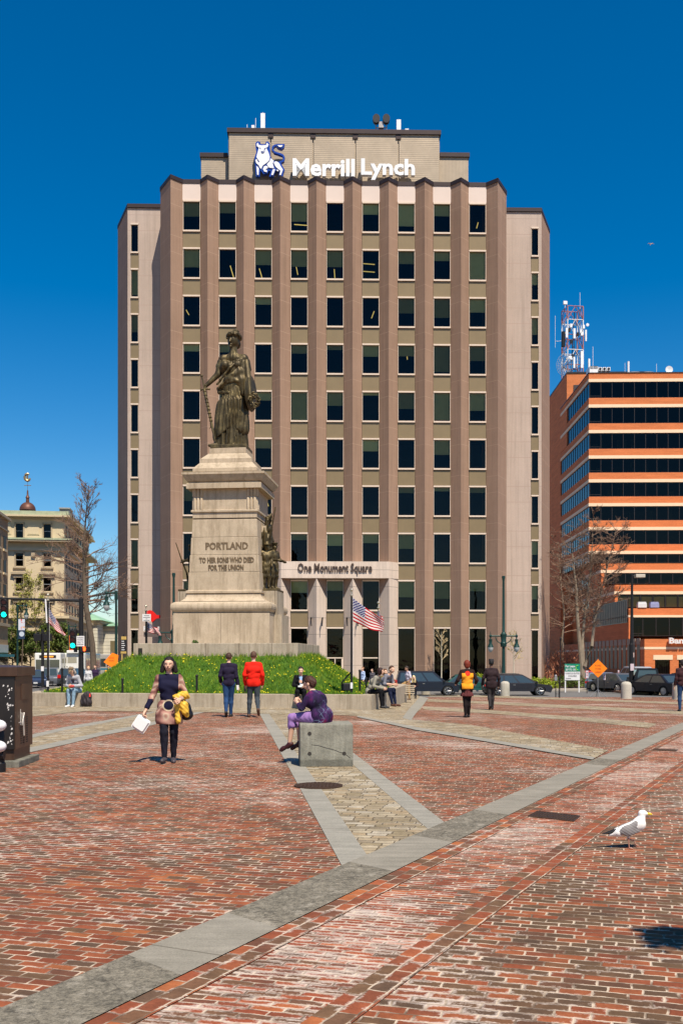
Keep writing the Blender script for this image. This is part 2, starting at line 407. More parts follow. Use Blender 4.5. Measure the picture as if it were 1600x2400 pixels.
L0, L1 = along(LOa, LOb, 1.6), along(LOa, LOb, 40)
sheet('soldier_course', [L0, L1], [offl(L0, .2), offl(L1, .2)], soldier, 3, wid=1)
sheet('brick_strip', [offl(L0, .2), offl(L1, .2)], [offl(L0, .86), offl(L1, .86)], brick_strip, 1, wid=2)
soldier2 = paving('soldier_brick_outer', AANG, .17, .10, RED, MT, .006, .1, offs=(0, 6.81-.14))
sheet('soldier_course', [offl(L0, .86), offl(L1, .86)], [offl(L0, 1.06), offl(L1, 1.06)], soldier2, 3, wid=1)
sheet('brick_field', [offl(L0, 1.06), offl(L1, 1.06)], [offl(L0, 40), offl(L1, 40)], brick_mix, 1, wid=60)
# central sett path with granite edging, running to the monument
def ex(p, q, ya, yb): return [along(p, q, ya), along(p, q, yb)]
Lo, Li = ((0, 7.85), (-1.95, 25.4)), ((.207, 8.28), (-2.18, 30.0))
Ri, Ro = ((.824, 9.49), (.205, 15.05)), ((1.03, 9.81), (.2315, 17.0))
sheet('sett_path', [(.19, 8.2), along(*Li, 32.5)], [(.88, 9.35), along(*Ri, 31.9)], sett, 2, wid=6)
sheet('path_edging', ex(*Lo, 7.85, 30.3), [along(*Li, 8.2), along(*Li, 30.4)], slab2, 3, wid=2)
sheet('path_edging', [along(*Ri, 9.4), along(*Ri, 29.6)], [along(*Ro, 9.75), along(*Ro, 29.6)], slab2, 3, wid=2)
# left radial band
sheet('sett_band', px((-40, 1795), (69, 1765), (153, 1746.5), (235, 1726), (320, 1709.8), (447, 1678), (480, 1670)), px((-60, 1750), (78.6, 1722), (153, 1704.7), (235, 1691.4), (320, 1676), (362, 1669), (400, 1665)), sett, 3)
sheet('path_edging', px((-40, 1795), (69, 1765), (153, 1746.5), (235, 1726), (320, 1709.8), (447, 1678), (480, 1670)), px((-40, 1784), (72, 1753), (155, 1735.5), (237, 1716.5), (318, 1702), (440, 1674), (470, 1668)), slab2, 4, wid=1)
sheet('path_edging', px((-60, 1758), (78.6, 1730), (153, 1712), (235, 1697.4), (320, 1680), (362, 1671)), px((-60, 1750), (78.6, 1722), (153, 1704.7), (235, 1691.4), (320, 1676), (358, 1669)), slab2, 4, wid=1)
# apron of setts along the kerb wall
sheet('sett_apron', px((40, 1656), (204, 1657), (480, 1659), (620, 1660.5), (790, 1662), (872, 1662), (890, 1648), (915, 1636), (950, 1631), (975, 1629)),
      px((40, 1684), (204, 1667.5), (480, 1670), (620, 1674), (790, 1677), (861, 1680), (915, 1690), (945, 1689), (985, 1665), (1000, 1640)), sett, 5)
sheet('path_edging', px((1004, 1637), (963, 1690)), px((984, 1633), (943, 1684)), slab2, 7, wid=1)
# right bands
sheet('sett_band', px((840, 1674), (989, 1690), (1100, 1700), (1260, 1729), (1425, 1760)), px((836, 1682), (975, 1713), (1090, 1732), (1230, 1756), (1387, 1783)), sett, 6)
sheet('path_edging', px((838, 1679), (980, 1707), (1095, 1726), (1235, 1750), (1395, 1778)), px((836, 1682), (975, 1713), (1090, 1732), (1230, 1756), (1387, 1783)), slab2, 8, wid=1)
sheet('sett_band', px((993, 1656), (1150, 1665), (1300, 1677), (1450, 1689), (1540, 1697)), px((991, 1663), (1150, 1673), (1300, 1686), (1450, 1700), (1520, 1707)), sett, 3)
sheet('sett_band', px((1003, 1639), (1150, 1645), (1300, 1652), (1450, 1659), (1640, 1669)), px((1000, 1645), (1150, 1651), (1300, 1659), (1450, 1667), (1640, 1678)), sett, 3)
sheet('sett_band', px((1005, 1629), (1150, 1631), (1300, 1636), (1450, 1641), (1640, 1649)), px((1005, 1633), (1150, 1635), (1300, 1640), (1450, 1645), (1640, 1654)), sett, 3)
# streets and pavements behind the square
sheet('road', [(-60, 57), (-13, 60), (4, 60.5), (70, 60.5)], [(-60, 74.4), (-13, 74.4), (4, 74.4), (70, 74.4)], asphalt, 2, 2, 8)
sheet('road', [(-46, 74.4), (-70, 260)], [(-21, 74.4), (-36, 260)], asphalt, 3, 2, 4)
sheet('pavement', [(-46, 40), (-12.4, 40), (-12.4, 57)], [(-46, 58), (-40, 57.5), (-20, 59)], concrete_pave, 2, 1, 8)
pv = MB()
pv.box(-20.5, 19.5, 74.6, 79, -.9, -.645); structure(build('pavement', pv, concrete_pave))
pv = MB(); pv.box(-20.5, 19.5, 74.4, 74.6, -.9, -.65); structure(build('kerb', pv, M((.33, .29, .24), .8)))
k = MB(); k.box(19.5, 31.5, 67.6, 67.8, -.9, -.63); structure(build('kerb', k, M((.36, .30, .22), .8)))
pv = MB(); pv.box(19.5, 24.5, 67.8, 90, -.9, -.635); pv.box(24.5, 60, 73, 130, -.9, -.635)
structure(build('brick_pavement', pv, brick_red))
# manhole and gratings
iron = M((.085, .048, .030), .55, .6, .3, 20, .3)
def iron_cover_(name, poly, label, cat, bars=None):
    o = bpy.data.objects.new(name, None)
    m = MB(); n = len(poly); m.add([(x, y, gz(x, y)+.022) for x, y in poly]+[(x, y, gz(x, y)-.05) for x, y in poly], [tuple(range(n))]+[(i, (i+1) % n, n+(i+1) % n, n+i) for i in range(n)])
    return m
cx, cy = gp(746, 1844); r0 = .31
mh = thing('manhole_cover', 'round rusty iron manhole cover set in the central path edging', 'manhole cover', (cx, cy, 0))
m = MB(); m.lathe([(r0, .0), (r0, .020), (r0-.012, .021)], n=40); build('rim', m, iron, mh)
m = MB(); m.lathe([(r0-.03, .015), (r0-.03, .024)], n=40)
for i in range(-5, 6):
    for j in range(-5, 6):
        if i*i+j*j < 27: m.cbox((i*.048, j*.048, .026), (.028, .028, .006))
build('lid', m, iron, mh)
def grate(q, label):
    p = [Vector((*gp(*a), .020)) for a in q]; c = sum(p, Vector())/4
    t = thing('drain_grate', label, 'drain grate', (c.x, c.y, gz(c.x, c.y)))
    m = MB(); loc = [a-Vector((c.x, c.y, 0)) for a in p]
    m.add([(a.x, a.y, .0085) for a in loc], [(0, 1, 2, 3)]); build('pit', m, M((.02, .014, .010), .9), t)
    m = MB(); n = 16
    for i in range(n+1):
        a = loc[0].lerp(loc[3], i/n); b = loc[1].lerp(loc[2], i/n); m.tube([(a.x, a.y, .008), (b.x, b.y, .008)], .007, 4)
    for a, b in ((0, 3), (1, 2)): m.tube([(loc[a].x, loc[a].y, .007), (loc[b].x, loc[b].y, .007)], .009, 4)
    for s in (.33, .66):
        a = loc[0].lerp(loc[1], s); b = loc[3].lerp(loc[2], s); m.tube([(a.x, a.y, .008), (b.x, b.y, .008)], .008, 4)
    build('bars', m, iron, t)
grate([(1237.6, 1915), (1257.7, 1904), (1358, 1915), (1343, 1927)], 'rusty iron drain grate in the brick strip left of the walking gull')
grate([(1527, 1759.5), (1534, 1756.5), (1588, 1759), (1583, 1762)], 'far drain grate in the brick strip near the right edge of the square')
# ---------------- main office building ----------------
def cladding(name, c0, c1, lines, z0=36.65, pitch=3.632, lc=(.55, .42, .34), offs=((0.18, .0), (1.55, .0)), wid=.03, inv=1):
    m, nt, b = newmat(name, .75, 0, .25)
    v = objco(nt); c = rampn(nt, noise(nt, v, .35, 5, .7), [(.3, c0), (.7, c1)])
    c = mixc(nt, 1.0, c, rampn(nt, noise(nt, v, 14, 3), [(.3, .94), (.7, 1.05)]), 'MULTIPLY')
    ms = _n(nt, 'ShaderNodeMapping'); ms.inputs['Scale'].default_value = (3, 3, .10); nt.links.new(v, ms.inputs[0])
    c = mixc(nt, 1.0, c, rampn(nt, noise(nt, ms.outputs[0], 1.4, 5, .7), [(.32, .82), (.5, 1.0), (.7, 1.06)]), 'MULTIPLY')
    sp = _n(nt, 'ShaderNodeSeparateXYZ'); nt.links.new(v, sp.inputs[0])
    if lines:
        t = mth(nt, 'FLOORED_MODULO', mth(nt, 'SUBTRACT', sp.outputs[2], z0), pitch)
        # panel joints with the tone of each storey panel slightly apart
        fl = mth(nt, 'FLOOR', mth(nt, 'DIVIDE', mth(nt, 'SUBTRACT', sp.outputs[2], z0), pitch)); w = _n(nt, 'ShaderNodeTexWhiteNoise', noise_dimensions='1D'); nt.links.new(fl, w.inputs['W'])
        c = mixc(nt, 1.0, c, rampn(nt, w.outputs['Value'], [(0, .94), (1, 1.05)]), 'MULTIPLY')
        for o_ in lines:
            d = mth(nt, 'ABSOLUTE', mth(nt, 'SUBTRACT', t, o_)); c = mixc(nt, mth(nt, 'LESS_THAN', d, wid), c, lc)
    nt.links.new(c, b.inputs['Base Color']); return m
PIER = cladding('pink_brown_cladding', (.295, .19, .13), (.345, .225, .158), (.19, 1.46), lc=(.40, .27, .19), wid=.018)
WING = cladding('pale_pink_cladding', (.43, .34, .28), (.48, .38, .315), (.19, 1.46), lc=(.38, .28, .23), wid=.02)
FRZ = M((.66, .55, .48), .7, 0, .05, .6)
TRIM = M((.66, .54, .43), .6, 0, .04, 1)
CAP = M((.045, .030, .028), .5, .3, .1, 2)
SPAN = M((.235, .175, .095), .45, .2, .07, 1.2)
STONE = cladding('pale_portal_stone', (.56, .45, .36), (.63, .515, .42), (.19, 1.46), lc=(.33, .27, .22), wid=.02)
ROOMD = M((.012, .010, .009), .9, 0, 0)
def glass(name, tint, refl=.06, rough=.02, ior=1.5):
    m, nt, b = newmat(name); nt.nodes.remove(b)
    out = nt.nodes['Material Output']
    tr = _n(nt, 'ShaderNodeBsdfTransparent'); oi = _n(nt, 'ShaderNodeObjectInfo'); nt.links.new(rampn(nt, oi.outputs['Random'], [(0, tuple(q*.62 for q in tint)), (1, tuple(min(1, q*1.15) for q in tint))]), tr.inputs[0])
    gl = _n(nt, 'ShaderNodeBsdfGlossy'); gl.inputs['Roughness'].default_value = rough
    fr = _n(nt, 'ShaderNodeFresnel'); fr.inputs['IOR'].default_value = ior
    # slight waviness of big panes
    bp = _n(nt, 'ShaderNodeBump'); bp.inputs['Strength'].default_value = .04; bp.inputs['Distance'].default_value = .2
    nt.links.new(noise(nt, objco(nt), .9, 2), bp.inputs['Height']); nt.links.new(bp.outputs[0], gl.inputs['Normal'])
    mx = _n(nt, 'ShaderNodeMixShader'); nt.links.new(fr.outputs[0], mx.inputs[0]); nt.links.new(tr.outputs[0], mx.inputs[1]); nt.links.new(gl.outputs[0], mx.inputs[2])
    nt.links.new(mx.outputs[0], out.inputs[0]); return m
GL = glass('tinted_window_glass', (.61, .64, .49), ior=1.36)
BLIND = M((.68, .66, .44), .8, 0, .08, 2)
FB = F/77.0
office = thing('office_building', 'tall pink brown office tower of twelve storeys with folded piers and a lit sign on its roof', 'office building', (0, 77, -.65), R(1.3))
office['label'] = 'tall pink brown office tower with folded piers and a bull sign on its roof'
Z0 = -.65
def lz(v, D=77.0): return Z(v, D) - Z0
ZR = 38.35 - Z0; ZW = 36.65 - Z0; P = 3.632
def bx(u): return (u-800)/FB
WC = [450+83.7*i for i in range(9)]; HWID = 38.0/FB/2
pk = [404.6, 489.5, 573.2, 657.2, 741.5, 825.5, 909.2, 993.2, 1077.5, 1163.5]
DP = .78
blindrng = random.Random(5)
def window_unit(parent, xc, zt, hw, zh, y=0.0, sill=True, blind=None, name='window', floor=False):
    f = MB(); fw = .035
    f.box(xc-hw-fw, xc-hw, y-.05, y+.12, zt-zh, zt); f.box(xc+hw, xc+hw+fw, y-.05, y+.12, zt-zh, zt)
    f.box(xc-hw-fw, xc+hw+fw, y-.08, y+.12, zt, zt+.12)
    if sill: f.box(xc-hw-fw, xc+hw+fw, y-.10, y+.12, zt-zh-.12, zt-zh)
    w = build(name, f, TRIM, parent)
    p = MB(); p.add([(xc-hw, y+.06, zt-zh), (xc+hw, y+.06, zt-zh), (xc+hw, y+.06, zt), (xc-hw, y+.06, zt)], [(0, 1, 2, 3)])
    build('pane', p, GL, w, fixn=False)
    if blind:
        b = MB(); bt = zt-.01; b.box(xc-hw+.02, xc+hw-.02, y+.16, y+.19, bt-zh*blind, bt); build('blind', b, BLIND, w)
    return w
bl = {(0,0):.48,(0,1):.35,(0,2):.45,(0,3):.62,(0,5):.35,(0,6):.75,(0,7):.38,(1,3):.55,(1,2):.5,(1,4):.55,(1,6):.42,(1,7):.30,(1,8):.93,(1,0):.6,(2,6):.5,(2,7):.65,(2,8):.45,(3,3):.28,(3,6):.35,(3,7):.9,(3,8):.5,(4,3):.97,(4,4):.45,(4,6):.55,(4,7):.93,(4,8):.6,(5,2):.3,(5,7):.5,(6,0):.5,(6,4):.1,(7,4):.4,(7,5):.3,(7,6):.5,(8,6):.55,(8,7):.6,(8,0):.5,(7,3):.2}
for r_ in range(9):
    for c_ in range(9):
        window_unit(office, bx(WC[c_]), ZW - r_*P, HWID, 2.18, 0, True, bl.get((r_, c_)) or (blindrng.uniform(.08, .4) if blindrng.random() < .45 else None))
        s = MB(); zt = ZW-r_*P-2.18-.12-.05; s.box(bx(WC[c_])-HWID-.03, bx(WC[c_])+HWID+.03, .0, .1, zt-1.13, zt); build('spandrel', s, SPAN, office)
for c_ in range(9):
    door = c_ == 4; xc = bx(WC[c_]); zt = ZW-9*P
    w = window_unit(office, xc, zt, HWID, zt-.02, 0, False, None, 'ground_floor_window', True)
    if 3 <= c_ <= 5:
        tb = MB(); tb.box(xc-HWID, xc+HWID, -.02, .05, 2.32, 2.40)
        if c_ == 4: tb.box(xc-HWID, xc-HWID+.12, -.02, .05, 0, 2.3); tb.box(xc+HWID-.12, xc+HWID, -.02, .05, 0, 2.3); tb.box(xc-.03, xc+.03, -.02, .05, 0, 2.3)
        build('transom', tb, TRIM, w)
# dark interior core behind the glass, ceiling strips of each storey
core = MB(); core.box(bx(383)+.9, bx(1188)-.9, 2.2, 2.4, 0, ZR-1)
for r_ in range(11): core.box(bx(383)+.9, bx(1188)-.9, .14, 2.2, ZW-r_*P+.16, ZW-r_*P+.3)
build('interior_wall', core, ROOMD, office)
# frieze and dark wall behind trim gaps
for c_ in range(9):
    fz = MB(); fz.box(bx(WC[c_])-HWID-.11, bx(WC[c_])+HWID+.11, -.015, .12, ZW+.14, ZR-.31); build('frieze', fz, FRZ, office)
# ceiling lamps glimpsed through panes
lampm = emis((1, .72, .25), .7)
for (r_, c_, x0, z0, x1, z1) in ((1,1,.15,-1.0,.4,-1.85),(1,2,-.35,-1.2,-.15,-1.85),(1,3,-.25,-1.0,-.12,-1.6),(1,4,-.05,-1.2,0,-1.85),(2,0,-.5,-.8,-.3,-1.15),(0,8,.15,-1.1,.05,-1.5),(1,5,-.55,-.75,.35,-.75),(1,5,-.55,-1.35,.35,-1.35),(0,3,-.4,-1.4,.6,-1.4),(3,6,.1,-.6,.14,-.85),(4,3,-.3,-1.6,.1,-1.65),(6,2,.2,-.9,.35,-1.4),(5,1,-.4,-.5,.2,-.55),(2,5,.3,-.8,.1,-1.3)):
    m = MB(); xc = bx(WC[c_]); zt = ZW-r_*P
    m.tube([(xc+x0, .6, zt+z0), (xc+x1, .75, zt+z1)], .035, 5); build('ceiling_lamp', m, lampm, office)
# folded piers
for i, u in enumerate(pk):
    l = bx(WC[i-1])+HWID+.05 if i else None; r = bx(WC[i])-HWID-.05 if i < 9 else None
    xp = bx(u)
    if l is None: poly = [(-14.05, 1.3), (-14.05, 4.2), (r, 4.2), (r, .0), (xp, -DP)]
    elif r is None: poly = [(l, 0), (l, 4.2), (12.95, 4.2), (12.95, 1.3), (xp, -DP)]
    else: poly = [(l, 0), (l, .3), (r, .3), (r, 0), (xp, -DP)]
    z0 = 0
    m = MB(); m.prism(poly, z0, ZR-.28, 'z'); build('pier', m, PIER, office)
# zig-zag parapet cap
top = []; 
for i, u in enumerate(pk):
    if i: top.append((bx(WC[i-1])+HWID+.02, -.06))
    top.append((bx(u), -DP-.08))
    if i < 9: top.append((bx(WC[i])-HWID-.02, -.06))
poly = [(-14.1, 1.3)] + top + [(13.0, 1.3), (13.0, 11), (-14.1, 11)]
m = MB(); m.prism(poly, ZR-.3, ZR, 'z'); build('parapet_cap', m, CAP, office)
m = MB(); m.prism([(p[0], p[1]+.05) for p in poly[:-2]] + [(bx(1188)-.05, 4), (bx(384), 4)], ZR-.62, ZR-.3, 'z')
# wings
def wx(u): return (u-800)/(F/81.2)
wy = 4.2
for side in (-1, 1):
    if side < 0: a, wl_, wr_, e, o0, o1 = -13.9, wx(311), wx(330), wx(304), wx(304), -18.72
    else: a, wl_, wr_, e, o0, o1 = 12.8, wx(1248.5), wx(1267), wx(1273.5), wx(1273.5), 17.95
    m = MB()
    for q in ((a, wr_ if side < 0 else wl_), (wl_ if side < 0 else wr_, e)): m.box(min(q), max(q), wy, wy+.4, 0, ZR-.35)
    m.box(wl_, wr_, wy, wy+.3, ZW+.1, ZR-.35); build('side_wall', m, WING, office)
    m = MB(); m.prism([(o0, wy+.002), (o1, wy+4), (o1, wy+14), (o0, wy+14)], 0, ZR-.3, 'z'); build('pier', m, PIER, office)
    m = MB(); m.prism([(a, wy-.12), (o0, wy-.12), (o1*1.002, wy+4), (o1*1.002, wy+14), (a, wy+14)], ZR-.33, ZR-.03, 'z'); build('parapet_cap', m, CAP, office)
    m = MB(); m.box(min(wl_, wr_)-.1, max(wl_, wr_)+.1, wy+.9, wy+1, 0, ZR-1); build('interior_wall', m, ROOMD, office)
    sb = {0: 0, 1: .4 if side > 0 else .9, 2: .6, 5: 0, 7: .95 if side < 0 else .5, 8: .5}
    for r_ in range(10):
        xc = (wl_+wr_)/2; hw = abs(wr_-wl_)/2-.05; zt = ZW-r_*P; zh = 2.18 if r_ < 9 else zt-.02
        window_unit(office, xc, zt, hw, zh, wy, r_ < 9, sb.get(r_) or None, 'side_window')
        if r_ < 9:
            s = MB(); z1 = zt-2.18-.17; s.box(xc-hw-.03, xc+hw+.03, wy, wy+.1, z1-1.13, z1); build('spandrel', s, SPAN, office)
# penthouse
def rib(name, c, axis):
    m, nt, b = newmat(name, .55, .25, .4); v = objco(nt); sp = _n(nt, 'ShaderNodeSeparateXYZ'); nt.links.new(v, sp.inputs[0])
    s = mth(nt, 'SINE', mth(nt, 'MULTIPLY', sp.outputs[axis], 2*math.pi/(.16 if axis == 2 else .30)))
    cc = rampn(nt, noise(nt, v, 1.5, 5), [(.3, tuple(q*.9 for q in c)), (.7, tuple(q*1.08 for q in c))]); nt.links.new(cc, b.inputs['Base Color'])
    bump(nt, b, s, .12, .02); return m
RH = rib('horizontal_ribbed_metal', (.36, .29, .21), 2); RV = rib('vertical_ribbed_metal', (.36, .29, .21), 0)
def pxx(u): return (u-800)/(F/84.0)
zh_ = 46.0 - Z0
m = MB(); js = [540, 639, 738, 837, 938, 1035]
for a, b in zip(js[:-1], js[1:]): m.box(pxx(a)+.06, pxx(b)-.06, 7, 7.5, ZR-1, zh_-.35)
m.box(pxx(540), pxx(1035), 7.12, 19, ZR-1, zh_-.36); build('penthouse_wall', m, RH, office)
m = MB(); m.box(pxx(540)-.1, pxx(1035)+.1, 6.85, 19.1, zh_-.36, zh_)
for j in js[1:-1]: m.box(pxx(j)-.22, pxx(j)+.22, 6.93, 7.1, zh_-.75, zh_-.36)
build('penthouse_cap', m, CAP, office)
m = MB(); m.box(pxx(473.5), pxx(540)-.12, 8, 17, ZR-1, zh_-1.95); build('penthouse_wall', m, RH, office)
m = MB(); m.box(pxx(473.5)-.1, pxx(540)-.12, 7.85, 17.1, zh_-1.95, zh_-1.6); build('penthouse_cap', m, CAP, office)
m = MB(); m.box(pxx(1035)+.12, pxx(1106.5), 8, 17, ZR-1, zh_-1.7); build('penthouse_wall', m, RV, office)
m = MB(); m.box(pxx(1035)+.12, pxx(1106.5)+.1, 7.85, 17.1, zh_-1.7, zh_-1.35); build('penthouse_cap', m, CAP, office)
# sign
SGN = emis((.85, .85, .85), 0) if False else M((.86, .86, .86), .4, 0, 0)
DS = 83.3; bz = Z(414.5, DS)-Z0; wsg = (976-690)/(F/DS)
xa, xb = (690-800)/(F/DS), (976-800)/(F/DS)
t1 = text_mb('Merrill', 1, 1, .4, .035); 
def fit(s, x0, x1, zb, h, y, depth, bold, mat, name, parent, desc=0):
    mb = text_mb(s, x1-x0, h, depth, bold, ((x0+x1)/2, y, zb)); return build(name, mb, mat, parent)
def X3(u): return (u-800)/(F/DS)
fit('Merrill', X3(690), X3(835), bz, Z(373, DS)-Z(414.5, DS), 6.55, .38, .030, SGN, 'lettering', office)
fit('Lynch', X3(850), X3(976), Z(421.5, DS)-Z0, Z(371.5, DS)-Z(421.5, DS), 6.55, .38, .030, SGN, 'lettering', office)
def bp(p): return ((590+p[0]/7.84-800)/(F/DS), Z(310+p[1]/7.84, DS)-Z0)
BLU = M((.004, .05, .33), .35, 0, 0); 
out = [(105,235),(115,208),(148,194),(192,206),(178,235),(198,245),(272,245),(302,232),(288,206),(330,193),(362,225),(372,330),(374,455),(395,500),(440,548),(500,560),(562,572),(600,650),(636,705),(615,760),(600,832),(527,832),(545,745),(470,725),(430,832),(350,838),(385,730),(335,735),(325,778),(250,792),(192,715),(180,838),(112,838),(90,560),(90,480),(122,380),(108,330)]
m = MB(); m.prism([bp(p) for p in out], 6.15, 6.5, 'y')
tl = [(545,572),(612,545),(625,480),(600,440),(540,415),(455,390),(415,345),(420,292),(460,262),(520,252)]
pr = [bp(p) for p in tl]; tw = 15/7.84/(F/DS)
for (a, b) in zip(pr[:-1], pr[1:]):
    L = math.dist(a, b); nx, nz = -(b[1]-a[1])/L*tw, (b[0]-a[0])/L*tw; ex_ = ((b[0]-a[0])/L*tw*.5, (b[1]-a[1])/L*tw*.5)
    m.prism([(a[0]+nx-ex_[0], a[1]+nz-ex_[1]), (b[0]+nx+ex_[0], b[1]+nz+ex_[1]), (b[0]-nx+ex_[0], b[1]-nz+ex_[1]), (a[0]-nx-ex_[0], a[1]-nz-ex_[1])], 6.15+.003*len(m.v)/100, 6.5-.003*len(m.v)/100, 'y')
m.prism([bp(p) for p in [(500,240),(638,238),(622,300),(580,326),(530,318),(490,290)]], 6.14, 6.51, 'y')
bull = build('bull_emblem', m, BLU, office)
shp = [[(125,250),(150,226),(162,262),(205,275),(298,270),(314,226),(345,258),(330,298),(300,318),(340,400),(365,480),(358,540),(310,590),(240,640),(205,710),(172,660),(150,600),(178,572),(120,490),(150,380),(168,318),(130,290)],
 [(120,648),(166,692),(160,815),(135,815)], [(240,705),(262,655),(300,648),(332,664),(325,690),(280,715),(316,730),(315,765),(262,752)],
 [(312,618),(360,565),(385,510),(440,555),(418,600),(442,690),(350,680)], [(436,590),(475,560),(530,588),(570,660),(605,715),(570,815),(540,810),(562,735),(470,660)],
 [(420,712),(465,708),(425,815),(390,812)], [(484,718),(530,720),(520,745),(500,742)], [(100,545),(125,525),(150,575),(172,650),(118,600)], [(508,268),(602,268),(578,302),(530,298)]]
m = MB()
for s_ in shp: m.prism([bp(p) for p in s_], 6.08, 6.148, 'y')
w_ = build('white_shape', m, SGN, bull)
m = MB()
for s_ in ([(205,386),(245,386),(245,394),(205,394)], [(212,408),(262,408),(255,416),(218,416)], [(262,345),(272,345),(272,395),(250,395),(262,385)], [(180,312),(205,335),(190,332)], [(270,330),(300,318),(280,345)]): m.prism([bp(p) for p in s_], 6.04, 6.07, 'y')
build('face_line', m, BLU, bull)
# portal
pl, pr_ = 658.0, 911.0
DPp = 77-DP-.12; yq = -DP-.12
def qx(u): return (u-800)/(F/DPp)
zt, zb = lz(1316, DPp), lz(1355, DPp)
m = MB(); m.box(qx(pl), qx(pr_), yq, 0, zb, zt); m.prism([(qx(pr_)+.0, yq), (bx(934), -.02), (bx(934), .05), (qx(pr_), .05)], zb, zt, 'z'); m.prism([(bx(637), -.02), (qx(pl), yq), (qx(pl), .05), (bx(637), .05)], zb, zt, 'z')
build('portal_lintel', m, STONE, office)
def cutpier(l, r, xp, half=None):
    """V pier whose front edge meets the lintel, chamfer cut at its head"""
    m = MB(); zc = zb-1.35; p = xp
    if half is None:
        m.prism([(l+.01, -.05), (l+.01, .06), (r-.01, .06), (r-.01, -.05), (p, yq)], 0, zc-.0, 'z')
        m.add([(l+.01, -.05, zc), (r-.01, -.05, zc), (p, yq, zc), (p, yq, zb), (l, -.01, zc)], [(0, 2, 3), (2, 1, 3), (0, 3, 1)])
    return m
for i in (4, 5): build('portal_pier', cutpier(bx(WC[i-1])+HWID+.05, bx(WC[i])-HWID-.05, bx(pk[i])), STONE, office)
def endpier(l, r, xp, flat0, flat1):
    m = MB(); zc = zb-1.35
    m.prism([(l, -.01), (l, .06), (r, .06), (r, -.01), (flat1, yq), (flat0, yq)] if flat0 < flat1 else [], 0, zb, 'z'); return m
m = MB(); l, r = bx(WC[5])+HWID+.05, bx(WC[6])-HWID-.05
m.prism([(qx(pr_), yq+.002), (qx(pr_), .05), (r, .05), (r, -.01)], 0, zb, 'z'); m.prism([(l, -.01), (l, .05), (qx(pr_)-.003, .05), (qx(pr_)-.003, yq+.002)], 0, zb-1.35, 'z')
m.add([(l, -.01, zb-1.35), (qx(pr_), yq, zb-1.35), (qx(pr_), yq, zb), (qx(pr_), 0, zb-1.35)], [(0, 1, 2), (0, 2, 3)]); build('portal_pier', m, STONE, office)
m = MB(); l, r = bx(WC[2])+HWID+.05, bx(WC[3])-HWID-.05
m.prism([(qx(pl), yq+.002), (qx(pl), .05), (l, .05), (l, -.01)], 0, zb, 'z'); m.prism([(r, -.01), (r, .05), (qx(pl)+.003, .05), (qx(pl)+.003, yq+.002)], 0, zb-1.35, 'z')
m.add([(r, -.01, zb-1.35), (qx(pl), yq, zb-1.35), (qx(pl), yq, zb), (qx(pl), 0, zb-1.35)], [(0, 1, 2), (0, 2, 3)]); build('portal_pier', m, STONE, office)
fit('One Monument Square', qx(697), qx(871), lz(1347.5, DPp), .88, yq-.01, .08, .018, M((.10, .065, .05), .5, .3, 0), 'lettering', office)
HK = M((.03, .022, .02), .5, .5, 0)
for (u, dx) in ((728, -1), (755, 1), (812, -1), (838, 1)):
    m = MB(); z = lz(1450, 77.0); x = qx(u); m.box(x-.05, x+.05, -1.15, -.3, z-.05, z+.05); m.tube([(x, -1.1, z), (x-.03*dx, -1.1, z-.62)], .04, 5); build('bracket', m, HK, office)
# base course, planter strip
m = MB(); m.box(bx(383), bx(1188), -.05, -.04+.5, 0, .28); 
# antennas
ANT = M((.80, .80, .80), .4, 0, 0)
def ax(u): return (u-800)/(F/84.5)
zt_ = zh_
def pole(x, h, r_, tipr=None):
    m = MB(); m.tube([(x, 9, zt_-.1), (x, 9, zt_+h)], [r_, tipr or r_], 6); return m
OW = lambda name, label, cat, mb, mat, grp=None: tag(build(name, mb, mat, None, (0, 77, Z0)), label, cat, grp)
def roofthing(name, label, u, v0, v1, w, mat=ANT, grp='antennas on the tower roof', bodyw=None):
    D = 84.2; x = X(u, D); t = thing(name, label, 'antenna', (x, D, zh_+Z0-.02), 0, grp); hh = (v0-v1)*D/F
    m = MB(); m.tube([(0, 0, -.05), (0, 0, hh)], .025, 5); build('mast', m, mat, t)
    if bodyw: m = MB(); m.cbox((0, 0, hh*.5), (bodyw, .25, hh*.86)); build('panel', m, mat, t)
    return t
roofthing('antenna', 'thin white rod antenna leftmost on the tower roof', 579, 303, 287, .03)
roofthing('antenna', 'short stubby white panel antenna on the tower roof', 593, 303, 289, .03, bodyw=.26)
roofthing('antenna', 'thin white whip antenna between two panel antennas on the roof', 599, 303, 272, .03)
roofthing('antenna', 'tall white panel antenna standing on the left of the roof', 616, 303, 259, .03, bodyw=.36)
roofthing('antenna', 'white panel antenna standing right of the two dark drums', 934, 299, 271, .03, bodyw=.36)
roofthing('antenna', 'tiny white stub antenna at the far right of the penthouse roof', 953, 299, 294, .03, bodyw=.3)
D = 84.3; t = thing('microwave_drum_mount', 'pair of dark round microwave drums on a frame on the roof', 'antenna', (X(893, D), D, zh_+Z0-.02), 0)
m = MB(); m.tube([(-.45, 0, 0), (-.45, 0, .7)], .05, 6); m.tube([(.45, 0, 0), (.45, 0, .7)], .05, 6); m.tube([(-.5, 0, .35), (.5, 0, .35)], .05, 6); m.cbox((0, 0, .55), (.4, .3, .5)); build('frame', m, M((.35, .33, .32), .5, .3, 0), t)
for s in (-1, 1):
    m = MB(); m.lathe([(.30, -.3), (.30, .1), (.25, .2)], (s*.42, 0, 1.0), 16, 'y', sy=1.25); build('drum', m, M((.02, .018, .02), .5, 0, 0), t)
